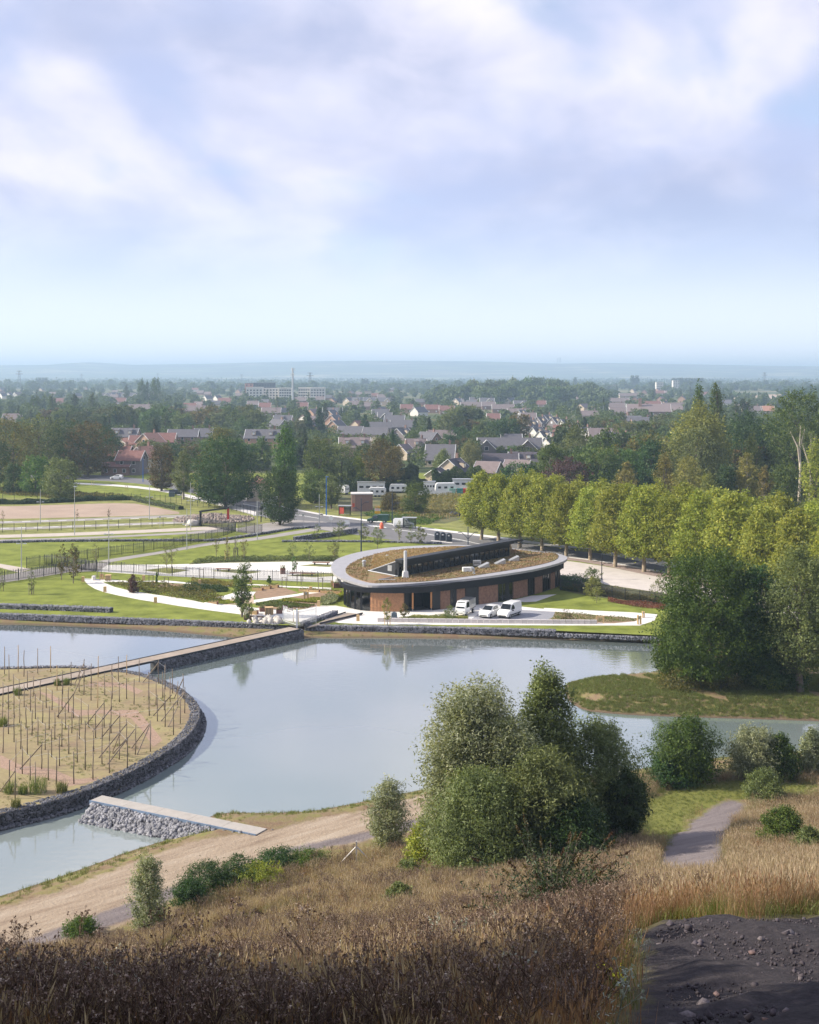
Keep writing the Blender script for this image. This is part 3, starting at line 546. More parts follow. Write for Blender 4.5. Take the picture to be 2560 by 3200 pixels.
# rise of the northern half: sloped green plane meeting the clerestory head
A = Groof(1245.6, 1804); B = Groof(1593, 1738); T = Groof(1155, 1786)
HT = 2.35
north = [p for p in [ri[i] for i in range(len(ri))]]
sel = [Groof(*p) for p in [(1169, 1734), (1221, 1722), (1273, 1716.5), (1330, 1714), (1416, 1709), (1485, 1711), (1550, 1714), (1600, 1717)]]
b.obj('planted_roof', SED, bld)
nb = MB()
ridge = [np.array(A)*(1-t)+np.array(B)*t for t in np.linspace(0, 1, 8)]
vs = [(*p, RZ(p[0])+HT+.05) for p in ridge]+[(*p, RZ(p[0])+.1) for p in sel]+[(*T, RZ(T[0])+.09)]
fs = [(i, i+1, 8+i+1, 8+i) for i in range(7)]+[(16, 0, 8)]
nb.add(vs, fs); 
nb.add([(*B, RZ(B[0])), (*sel[-1], RZ(sel[-1][0])), (*B, RZ(B[0])+HT+.05)], [(0, 1, 2)])
nb.obj('sloping_planted_roof', SED, bld)
t_ = np.random.default_rng(6).random((9000, 2)); ar, as_ = np.array([(*q, RZ(q[0])+HT+.05) for q in ridge]), np.array([(*q, RZ(q[0])+.1) for q in sel]); k_ = t_[:, 0]*6.999; i_ = k_.astype(int); f_ = (k_-i_)[:, None]
P_ = (ar[i_]*(1-f_)+ar[i_+1]*f_)*(1-t_[:, 1:])+(as_[i_]*(1-f_)+as_[i_+1]*f_)*t_[:, 1:]; wq = np.random.default_rng(9).dirichlet((1, 1, 1), 2200); P_ = np.r_[P_, wq@np.array([(*T, RZ(T[0])+.09), ar[0], as_[0]])]; vv, ff = leaves(P_+[0, 0, .05], np.random.default_rng(7).normal(size=P_.shape)+[0, 0, .6], np.full(11200, .16), np.random.default_rng(8), .5)
tag(link('slope_tufts', np_mesh('slope_tufts', vv, ff, LEAF('sedum_red', (.17, .08, .045), (.24, .13, .07), (.22, .17, .07), .2)), bld), kind='stuff')
# sparse taller tufts on the planted roof
rg = np.random.default_rng(5); bx = np.array(ri); P = np.c_[rg.uniform(bx[:, 0].min(), bx[:, 0].max(), 26000), rg.uniform(bx[:, 1].min(), bx[:, 1].max(), 26000)]; P = P[inside(P, ri)]
An, Bn, Tn = np.array(A), np.array(B), np.array(T); dirn = (Bn-An)/np.linalg.norm(Bn-An); side = (P-An)@np.array([-dirn[1], dirn[0]])
keep = (side < -.25) | ((P-Tn)@np.array([1, 0]) < 0) ; keep |= ((P-Bn)@dirn > .5); P = P[keep]; side = side[keep]
V = np.c_[P, RZ(P[:, 0])+.12]; lush = np.clip((side+3.0)/3.0, 0, 1)*(side < 0)
nr = rg.normal(size=(len(P), 3)); nr[:, 2] = .25; vv, ff = leaves(V, nr, .13+.14*rg.random(len(P)), rg, .35)
tag(link('roof_tufts', np_mesh('roof_tufts', vv, ff, LEAF('sedum_leaf', (.24, .15, .07), (.22, .19, .08), (.12, .15, .04), .2)), bld), kind='stuff')
# fascia (cladding of thin vertical battens)
def fasc(b, off, th, z0, z1):
    P = BWs; q = [np.array((core[-1][0]+.35, core[-1][1]+3))]; 
    strip_wall(b, BXs[0], BXs[-1], z0, z1, off, th, 6)
b = MB(); fasc(b, -.35, .3, FH, lambda x, y: RZ(x)-.30); b.obj('fascia', CLAD, bld)
# fascia side returns
for e, s in ((0, -1), (-1, 1)):
    b = MB(); p = offset(BWs, -.35)[e]; q2 = (p[0]+s*.9, p[1]+7); b.prism([tuple(p), (p[0]+s*.2, p[1]), (q2[0]+s*.2, q2[1]), q2] if s > 0 else [tuple(p), q2, (q2[0]+s*.2, q2[1]), (p[0]+s*.2, p[1])], FH, lambda x, y: RZ(x)-.3); b.obj('fascia_return', CLAD, bld)
b = MB(); L_ = offset(BWs, -.39); Ls = resample(L_, .16)
for i in range(len(Ls)-1):
    p = Ls[i]; t = Ls[i+1]-p; b.box(p[0], p[1], (FH+RZ(p[0])-.3)/2, .06, .05, RZ(p[0])-.32-FH, math.atan2(t[1], t[0]))
tag(b.obj('fascia_batten', M('black_batten', (.028, .029, .034), .5, .3, 1.), bld), kind='stuff')
# wall elements, left to right
def frame(x0, x1):
    b = MB(); strip_wall(b, x0, x1, .03, .12, 0, .12); strip_wall(b, x0, x1, FH-.1, FH, 0, .12); return b
def glazing(x0, x1, mull, wide=()):
    xs = [x0]+list(mull)+[x1]
    for a, c in zip(xs, xs[1:]):
        g = MB(); p, q = np.array(wall_at(a)), np.array(wall_at(c)); t = (q-p)/np.linalg.norm(q-p); p2, q2 = p+t*.07, q-t*.07; nrm = np.array([-t[1], t[0]])*.05
        g.prism([tuple(p2+nrm), tuple(q2+nrm), tuple(q2+nrm*1.4), tuple(p2+nrm*1.4)], .12, FH-.1); g.obj('glass_pane', PANE, bld)
    f = frame(x0, x1)
    for a in xs:
        p = wall_at(a); f.box(p[0], p[1]+.06, (FH+.03)/2, .14, .14, FH-.04, 0)
    f.obj('window_frame', DARKMET, bld)
def pane_mat():
    m, nt, N, L = _nt('clear_pane'); o = N.new('ShaderNodeOutputMaterial'); g = N.new('ShaderNodeBsdfGlossy'); g.inputs['Roughness'].default_value = .02; t = N.new('ShaderNodeBsdfTransparent'); t.inputs[0].default_value = (.6, .63, .62, 1)
    fr = N.new('ShaderNodeFresnel'); fr.inputs[0].default_value = 1.7; x = N.new('ShaderNodeMixShader'); L.new(fr.outputs[0], x.inputs[0]); L.new(t.outputs[0], x.inputs[1]); L.new(g.outputs[0], x.inputs[2]); L.new(x.outputs[0], o.inputs[0]); return m
PANE = pane_mat()
BR1 = M('sunlit_brick', (.60, .33, .18), .9, .22, 3., obrand=.0); BR2 = M('shaded_brick', (.30, .175, .12), .9, .28, 3.)  # same brick twice: sunlight and shade put into the two base colours
def brick_panel(x0, x1, mt, openwork=False):
    b = MB(); strip_wall(b, x0, x1, .03, FH-.03, .02, .2); back = b.obj('brick_panel', M('mortar', (.20, .12, .075) , .95, .2, 4.), bld)
    P = np.array([wall_at(x) for x in np.linspace(x0, x1, 40)]); s = MB(); rows = 34; hgt = (FH-.1)/rows; Lp = resample(P, .232 if not openwork else .25)
    for r in range(rows):
        for i in range(len(Lp)-1):
            if openwork:
                u = .5 if r % 2 else 0.; prot = .035 if (i+r) % 2 else .0; ln = .17
                if r % 2 and i == len(Lp)-2: continue
                p = Lp[i]*(1-(.3+u))+Lp[i+1]*(.3+u) if u < .6 else Lp[i+1]
            else: u = .5 if r % 2 else .0; prot = rg.uniform(-.008, .012); ln = .215; p = Lp[i]*(1-u)+Lp[i+1]*u; 
            if not openwork and u == .5 and i == len(Lp)-2: ln = .1; p = Lp[i]*.75+Lp[i+1]*.25
            t = Lp[i+1]-Lp[i]; a = math.atan2(t[1], t[0]); nx, ny = math.sin(a), -math.cos(a)
            s.box(p[0]+t[0]*.0+nx*(.0+prot), p[1]+ny*prot, .06+hgt*(r+.5), ln, .07, hgt*.80, a)
    tag(s.obj('brick', mt, back), kind='stuff')
glazing(1075.6, 1157, [1078.5, 1086.5, 1094.5, 1110, 1129]); 
for x in (1110.5, 1129): 
    p = wall_at(x); b = MB(); b.box(p[0], p[1]+.05, FH/2, .28, .2, FH-.05); b.obj('mullion', DARKMET, bld)
brick_panel(1157.5, 1264, BR1, True)
def dark(x0, x1, name='black_panel', off=0.0, z1=FH-.01):
    b = MB(); strip_wall(b, x0, x1, .03, z1, off, .15); b.obj(name, CLAD, bld)
# recessed entrance
rec = offset(np.array([wall_at(x) for x in np.linspace(1264, 1352, 12)]), 3.4); b = MB()
for i in range(11): b.add([(*rec[i], .03), (*rec[i+1], .03), (*rec[i+1], FH), (*rec[i], FH)], [(0, 1, 2, 3)])
for e, x in ((0, 1264), (-1, 1352)):
    p = wall_at(x); b.add([(*p, .03), (*rec[e], .03), (*rec[e], FH), (*p, FH)], [(0, 1, 2, 3), (3, 2, 1, 0)])
b.obj('recessed_wall', CLAD, bld)
dark(1264, 1281, 'door_leaf', .9)
for x in (1290, 1348): 
    p = wall_at(x); b = MB(); b.box(p[0], p[1]+.1, (FH+.35)/2, .24, .30, FH-.35, 0); b.obj('timber_column', M('orange_timber', (.42, .20, .08), .6, .15, 5.), bld)
    b = MB(); b.box(p[0], p[1]+.1, .2, .06, .06, .4, 0); b.obj('column_foot', GALV, bld)
dark(1352, 1377); brick_panel(1377.5, 1408, BR2); glazing(1408.5, 1419, []); dark(1419.5, 1428); brick_panel(1428.5, 1454, BR2); dark(1454.5, 1497)
brick_panel(1497.5, 1557, BR2); glazing(1557.5, 1603.5, [1571, 1581, 1590]); brick_panel(1604, 1650, BR2); glazing(1650.5, 1671, [1657, 1664]); brick_panel(1671.5, 1696, BR2)
glazing(1696.5, 1719.5, [1704, 1711]); brick_panel(1720, 1735, BR2); glazing(1735.5, 1742, []); dark(1742.5, 1750.8)
p = wall_at(1586); b = MB(); b.box(p[0], p[1]+.05, FH/2, .5, .2, FH-.04, .45); b.obj('black_panel', CLAD, bld)
# clerestory
d_ = Bn-An; Lc = np.linalg.norm(d_); u_ = d_/Lc; nrm = np.array([u_[1], -u_[0]]); ang = math.atan2(u_[1], u_[0]); cnt = 21
clr = MB()
def cpt(t, o): return tuple(An+u_*t+nrm*o)
clr.prism([cpt(0, 0), cpt(Lc, 0), cpt(Lc, -.2), cpt(0, -.2)], lambda x, y: RZ(x)+HT-.95, lambda x, y: RZ(x)+HT); clr.prism([cpt(0, .0), cpt(Lc, .0), cpt(Lc, -.2), cpt(0, -.2)], lambda x, y: RZ(x), lambda x, y: RZ(x)+.18)
clr.prism([cpt(0, -.28), cpt(Lc, -.28), cpt(Lc, -.33), cpt(0, -.33)], lambda x, y: RZ(x), lambda x, y: RZ(x)+HT-.1)
clr.obj('clerestory_wall', CLAD, bld)
for k in range(cnt):
    t0 = .5+(Lc-.7)*k/cnt; t1 = .5+(Lc-.7)*(k+1)/cnt; g = MB()
    g.prism([cpt(t0+.06, -.04), cpt(t1-.06, -.04), cpt(t1-.06, -.08), cpt(t0+.06, -.08)], lambda x, y: RZ(x)+.18, lambda x, y: RZ(x)+HT-.95); g.obj('clerestory_pane', GLASS, bld)
    g = MB(); q = An+u_*t1; g.box(q[0], q[1], RZ(q[0])+.8, .12, .12, 1.3, ang); g.obj('mullion', DARKMET, bld)
# black projecting roof edge, tapering past the east end
e = MB(); o0, o1 = cpt(-.2, .9), cpt(Lc+.3, 1.0); tip = cpt(Lc+2.2, .9); b0, b1 = cpt(-.2, -.5), cpt(Lc+.4, -.9)
e.prism([o0, o1, tip, b1, b0], lambda x, y: RZ(x)+HT-.1, lambda x, y: RZ(x)+HT+.22); e.prism([o0, cpt(Lc, .95), cpt(Lc, .0), cpt(0, .0)], lambda x, y: RZ(x)+HT-.3, lambda x, y: RZ(x)+HT-.1); e.obj('clerestory_roof_edge', CLAD, bld)
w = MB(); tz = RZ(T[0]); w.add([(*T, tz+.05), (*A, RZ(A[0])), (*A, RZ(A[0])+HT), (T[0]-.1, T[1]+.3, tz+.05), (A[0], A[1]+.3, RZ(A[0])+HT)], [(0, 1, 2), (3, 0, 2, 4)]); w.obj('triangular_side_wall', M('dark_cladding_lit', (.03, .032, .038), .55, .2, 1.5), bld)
w = MB(); w.tube([(*T, tz+.12), (A[0]-.05, A[1], RZ(A[0])+HT+.02)], .09, 4); w.tube([(T[0]-.2, T[1]-.05, tz+.14), (*Groof(1243, 1804.5), RZ(-1)+.14)], .09, 4)
w.tube([(*Groof(1184, 1815), tz+.2), (*Groof(1245, 1803), tz+.2)], .07, 4); w.tube([(*Groof(1184, 1815), tz+.2), (*Groof(1238, 1814), tz+.2)], .06, 4); w.obj('edge_flashing', GALV, bld)
# roof equipment
def on_roof(px, py): x, y = Groof(px, py); return x, y, RZ(x)+.07
x, y, z = on_roof(1267, 1806); ch = MB(); ch.box(x, y, z+.45, .85, .85, .9, .2, .8); ch.obj('flue_base', WHITE, bld)
ch = MB(); ch.lathe(x, y, [(.24, z+.85), (.24, z+3.7), (.19, z+3.7), (.19, z+3.8)], 14); ch.obj('flue', M('pale_steel', (.62, .63, .64), .35, .08, 2., metal=.3), bld)
for px, py in ((1138, 1772), (1210.5, 1755.5)):
    x, y, z = on_roof(px, py); v = MB(); v.lathe(x, y, [(.25, z), (.25, z+.35), (.30, z+.36), (.30, z+.55), (.22, z+.56), (.22, z+.66), (.33, z+.67), (.33, z+.85), (.2, z+.98), (.05, z+1.02)], 14); v.obj('roof_vent', GALV, bld)
x, y, z = on_roof(1462, 1787); v = MB(); v.box(x, y, z+.3, 1.5, .9, .6, .15); v.obj('roof_hatch', WHITE, bld)
x, y, z = on_roof(1481, 1794); v = MB(); v.lathe(x, y, [(.3, z), (.16, z+.12), (.16, z+.5)], 10); v.tube([(x, y, z+.45), (x-.1, y-.05, z+.75), (x-.45, y-.2, z+.8)], .2, 10); v.obj('roof_cowl', GALV, bld)
x, y, z = on_roof(1491, 1772); v = MB(); v.box(x, y, z+.55, 1.15, .7, .75, .1); v.obj('ventilation_box', GALV, bld)
v = MB(); v.box(x, y-.36, z+.5, .95, .03, .1, .1); v.box(x, y-.36, z+.72, .95, .03, .08, .1); v.obj('vent_slot', DARKMET, bld)
for px, py in ((1511, 1775), (1562, 1764), (1605, 1754)):
    x, y, z = on_roof(px, py); s = MB(); c, sn = math.cos(.25), math.sin(.25); w1 = 1.5
    vs = [(-w1/2, -.55, 0), (w1/2, -.55, 0), (w1/2, .55, 0), (-w1/2, .55, 0), (-w1/2, -.55, .12), (w1/2, -.55, .75), (w1/2, .55, .75), (-w1/2, .55, .12)]
    s.add([(x+a*c-b_*sn, y+a*sn+b_*c, z+q) for a, b_, q in vs], CUBF.tolist()); s.obj('skylight', GALV, bld)
    s = MB(); s.add([(x+a*c-b_*sn, y+a*sn+b_*c, z+q) for a, b_, q in [(w1/2+.01, -.5, .08), (w1/2+.01, .5, .08), (w1/2+.01, .5, .68), (w1/2+.01, -.5, .68)]], [(0, 1, 2, 3)]); s.obj('skylight_pane', GLASS, bld)
x, y = An[0]-.25, An[1]-.12; v = MB(); v.box(x-.1, y-.1, RZ(x)+1.2, .12, .12, 2.3); v.obj('downpipe', DARKMET, bld)
v = MB(); v.box(x-1.0, y+.55, RZ(x)+1.25, .7, .1, .8, -.6); v.obj('wall_louvre', GALV, bld)
# ================================================================ gabion walls
def gabion(name, line, width, z0, z1, label, side=1, dens=42, size=.17, seed=1, cap=True, group='grey stone gabion walls', sm=None):
    """line = outer foot line; the wall body lies to its left when side=1"""
    rg = np.random.default_rng(seed); L1 = resample(line, 1.0); L2 = offset(L1, width*side); root = empty(name, (0, 0, 0), 0, label, 'gabion wall', group)
    b = MB(); n = len(L1); ins = .07; a = offset(L1, ins*side); c = offset(L1, (width-ins)*side)
    vs = [(*p, z0) for p in a]+[(*p, z1-ins) for p in a]+[(*p, z0) for p in c]+[(*p, z1-ins) for p in c]; fs = []
    for k in range(n-1):
        f = [(k, k+1, n+k+1, n+k), (2*n+k+1, 2*n+k, 3*n+k, 3*n+k+1), (n+k, n+k+1, 3*n+k+1, 3*n+k)]; fs += f if side > 0 else [tuple(reversed(q)) for q in f]
    fs += [(0, n, 3*n, 2*n), (n-1, 2*n-1+0, 4*n-1, 3*n-1)][:1]+[(n-1, 3*n-1, 4*n-1, 2*n-1)]; b.add(vs, fs); b.obj('basket_core', STONED, root)
    seg = np.linalg.norm(np.diff(L1, axis=0), axis=1); T = seg.sum(); cum = np.r_[0, np.cumsum(seg)]
    nf, ntp = int(T*(z1-z0)*dens), int(T*width*dens); t = rg.uniform(0, T, nf+ntp); u = np.r_[np.full(nf, .03), rg.uniform(0, width, ntp)]; zz = np.r_[rg.uniform(z0, z1-.03, nf), np.full(ntp, z1-.06)]
    x = np.interp(t, cum, L1[:, 0]); y = np.interp(t, cum, L1[:, 1]); x2 = np.interp(t, cum, L2[:, 0]); y2 = np.interp(t, cum, L2[:, 1]); f = (u/width)[:, None]
    P = np.c_[np.c_[x, y]*(1-f)+np.c_[x2, y2]*f, zz+rg.normal(0, .012, len(zz))]; V, Fc = stones(P, np.full(len(P), size), rg)
    tag(link('stone', np_mesh('stone', V, Fc, STONEM if seed in (2, 3) else STONEL), root), kind='stuff'); return root
# island rim: outer line runs counter clockwise seen from above -> body inside
isl_line = [p for p in ISLW]
ia = np.array(ISLW); iv = ia
rimline = [p for p in smooth_poly(poly(crop(0, 1900, 2.006, [(-700, 1500), (-300, 1372), (0, 1290), (130, 1262), (250, 1232), (380, 1198), (500, 1160), (630, 1112), (750, 1060), (880, 1000), (1000, 930), (1110, 865), (1200, 785), (1245, 710), (1257, 650), (1240, 600), (1185, 540), (1110, 490), (1000, 443), (900, 410), (800, 392), (705, 386)])), 1)]
gabion('island_gabion_wall', rimline, .95, WL-.35, .04, 'long curved grey stone gabion wall round the island of poles', 1, 62, .14, 2)
shelf = offset(resample(rimline, 1.0), -.55)
gabion('gabion_footing', shelf, .55, WL-.4, WL+.18, 'low dark stone footing at the water line below the curved island wall', 1, 34, .17, 3)
gabion('gabion_wall', poly(crop(0, 1900, 2.006, [(-300, 372), (0, 378), (150, 374), (300, 370), (450, 368), (592, 375)])), .6, -.5, .15, 'straight gabion wall on the far edge of the island at left of the footbridge', -1, 40, .17, 4)
gabion('gabion_wall', poly([(-420, 1904), (0, 1919), (240, 1928), (480, 1937), (700, 1946), (868, 1952), (903, 1947)]), .8, -.72, .05, 'long gabion wall along the lawn above the left pond', 1, 62, .14, 5)
gabion('gabion_wall', poly([(-420, 1892), (0, 1903), (160, 1908), (345, 1915.5)]), 1.0, -.02, .62, 'short second tier of gabions on the lawn edge at far left', 1, 42, .17, 6)
gabion('gabion_wall', poly([(952, 1956), (1100, 1958), (1400, 1963), (1737, 1971.5)]), .9, -.72, .06, 'gabion wall between the pavilion lawn and the pond, right of the gate', 1, 62, .14, 7)
gabion('gabion_wall', poly([(1737, 1974), (1900, 1980), (2030, 1985), (2300, 1991)]), .35, -.68, -.25, 'low stone edging at the end of the gabions below the wooden posts', 1, 40, .16, 8)
gabion('gabion_wall', poly([(955, 1958), (984, 1945), (1010, 1938), (1030, 1930), (1056, 1919)]), .8, 0, .5, 'gabion wall beside the wooden ramp behind the gate', 1, 42, .17, 9)
gabion('gabion_wall', poly([(0, 1697.5), (162, 1693.5), (350, 1692.5), (519, 1692), (653, 1692.5), (690, 1690), (776, 1678), (850, 1665.5), (919, 1654), (984, 1649)]), .5, 0, .42, 'long low gabion line curving across the lawns from far left to the road', 1, 26, .2, 10)
gabion('gabion_wall', poly([(881, 1694), (960, 1694), (1060, 1694), (1200, 1695), (1290, 1698), (1380, 1700)]), .5, 0, .32, 'low gabion line across the green lawn behind the pavilion', 1, 26, .2, 12)
gabion('gabion_wall', poly([(922, 1693), (985, 1684), (1050, 1676), (1118, 1664)]), .6, 0, .95, 'dark gabion retaining wall rising on the lawn behind the young trees', 1, 26, .2, 13)
# ================================================================ footbridge and weir
fb = empty('footbridge', (0, 0, 0), 0, 'long straight concrete footbridge from the white gate across the pond to the island', 'footbridge')
c0 = np.array(G(928, 1965)); c1 = np.array(G(-330, 2280)); dr = (c1-c0)/np.linalg.norm(c1-c0)
# two edge lines read from the photograph
e1 = [G(904, 1962), G(725.5, 2000), G(294, 2092), G(-250, 2213)]; e2 = [G(951.6, 1969), G(813.6, 2000), G(399, 2092), G(-300, 2262)]
u = np.array(e1[2])-np.array(e1[0]); u /= np.linalg.norm(u); wv = np.array([-u[1], u[0]]); wid = 2.1
if (np.array(e2[1])-np.array(e1[0]))@wv < 0: wv = -wv
s0 = np.array(e1[0]); Lb = np.linalg.norm(np.array(e1[3])-s0); nsl = int(Lb/2.6); DECK = M('deck_concrete', (.33, .27, .22), .85, .16, 1.0, bump=.004, bscale=12, obrand=.07)
ctr = lambda t: s0+u*t+wv*wid/2
a_ = math.atan2(u[1], u[0])
for i in range(nsl):
    c = ctr((i+.5)*Lb/nsl); b = MB(); b.box(c[0], c[1], .04, Lb/nsl-.03, wid, .14, a_); b.obj('deck_slab', DECK, fb)
for s in (0, 1):
    b = MB(); c = s0+u*Lb/2+wv*(wid*s+(.07 if s else -.07)); b.box(c[0], c[1], .06, Lb, .12, .22, a_); b.obj('edge_beam', DARKMET, fb)
b = MB(); c = s0+u*Lb*.22+wv*wid/2; b.box(c[0], c[1], -.75, Lb*.44, wid*.9, 1.42, a_); b.obj('causeway_core', STONED, fb)
rg = np.random.default_rng(21); n = 2600; t = rg.uniform(-.3, Lb*.45, n); P = np.c_[s0[0]+u[0]*t+wv[0]*(wid*.98), s0[1]+u[1]*t+wv[1]*(wid*.98), rg.uniform(WL-.2, -.1, n)]; P[:, :2] += wv*rg.uniform(-.05, .25, (n, 1)); V, Fc = stones(P, np.full(n, .24), rg); tag(link('stone', np_mesh('stone', V, Fc, STONEM), fb), kind='stuff')
wr = empty('weir_path', (0, 0, 0), 0, 'short concrete crossing with stone riprap sides between the pond and the lower pool', 'weir')
wz = .03; wp = [G(284, 2497, wz), G(316.5, 2490.6, wz), G(842.5, 2591.8, wz), G(792.6, 2606.8, wz)]
wa, wb = (np.array(wp[0])+np.array(wp[1]))/2, (np.array(wp[2])+np.array(wp[3]))/2; wu = (wb-wa)/np.linalg.norm(wb-wa); wn = np.array([-wu[1], wu[0]]); wL = np.linalg.norm(wb-wa); ww = 1.35
for i in range(5):
    c = wa+wu*wL*(i+.5)/5; b = MB(); b.box(c[0], c[1], wz-.06, wL/5-.02, ww, .14, math.atan2(wu[1], wu[0])); b.obj('deck_slab', M('weir_slab', (.37, .34, .31), .85, .1, 1.2), wr)
b = MB(); c = wa+wu*wL/2-wn*(ww/2+.05); b.box(c[0], c[1], wz-.1, wL, .08, .28, math.atan2(wu[1], wu[0])); b.obj('steel_edge', M('blue_grey_steel', (.16, .22, .32), .5, .2, 2., metal=.3), wr)
b = MB(); 
for s, w2 in ((-1, 1.9), (1, 1.0)):
    pass
b.prism([tuple(wa-wn*.7), tuple(wb-wn*.7), tuple(wb+wn*.7), tuple(wa+wn*.7)], -2.4, wz-.14); b.obj('core', STONED, wr)
rg = np.random.default_rng(31)
def riprap(n, t0, t1, o0, o1, zt, zb, size):
    t = rg.uniform(t0, t1, n); f = rg.uniform(0, 1, n); o = o0+(o1-o0)*f*(1-.35*(t/wL)); P = wa[None]+wu[None]*t[:, None]+wn[None]*o[:, None]; return np.c_[P, zt+(zb-zt)*f+rg.normal(0, .03, n)], size*rg.uniform(.7, 1.3, n)
PA, SA = riprap(2600, .3, wL-.2, -.75, -2.3, wz-.22, WL-.12, .21); PB, SB = riprap(800, .5, wL+.6, .75, 1.7, wz-.2, WL+.05, .2)
m_ = [np_mesh('stone', *stones(np.zeros((1, 3)), np.array([1.]), np.random.default_rng(k)), STONEL) for k in range(6)]
order = np.argsort(-SA)[:290]
for k, i in enumerate(order):
    o = link('stone', m_[k % 6], wr, PA[i], rg.uniform(0, 6), SA[i]*1.12); o.location.z += .06
rest = np.setdiff1d(np.arange(len(SA)), order); V, Fc = stones(np.r_[PA[rest], PB], np.r_[SA[rest], SB], rg); tag(link('stone_fill', np_mesh('stone_fill', V, Fc, STONEL), wr), kind='stuff')
b = MB(); b.prism([tuple(wa-wn*.6), tuple(wb-wn*.6), tuple(wb-wn*1.6), tuple(wa-wn*2.2)], -2.4, lambda x, y: (wz-.35) if abs((np.array([x, y])-wa)@wn) < .8 else WL-.45); b.obj('riprap_core', STONED, wr)
# ================================================================ trees
PROF = {'feather': ([0, .05, .14, .32, .55, .75, .88, .96, 1.], [.3, .66, .9, 1., .97, .84, .62, .38, .0], .03), 'round': ([0, .05, .14, .32, .55, .75, .88, .96, 1.], [.2, .62, .88, 1., .99, .88, .68, .42, .0], .05),
 'plane': ([0, .05, .15, .32, .55, .75, .9, 1.], [.25, .7, .97, 1., .86, .66, .42, .0], .19),
 'column': ([0, .08, .3, .6, .8, .93, 1.], [.2, .7, 1., .93, .7, .42, .0], .05),
 'conifer': ([0, .05, .5, 1.], [.6, 1., .52, .0], .04),
 'willow': ([0, .1, .4, .65, .85, 1.], [.75, .9, 1., .92, .62, .0], .08),
 'loose': ([0, .1, .3, .55, .8, 1.], [.2, .55, .9, 1., .66, .05], .14),
 'bush': ([0, .15, .4, .7, .9, 1.], [.8, 1., .96, .72, .4, .0], .02)}
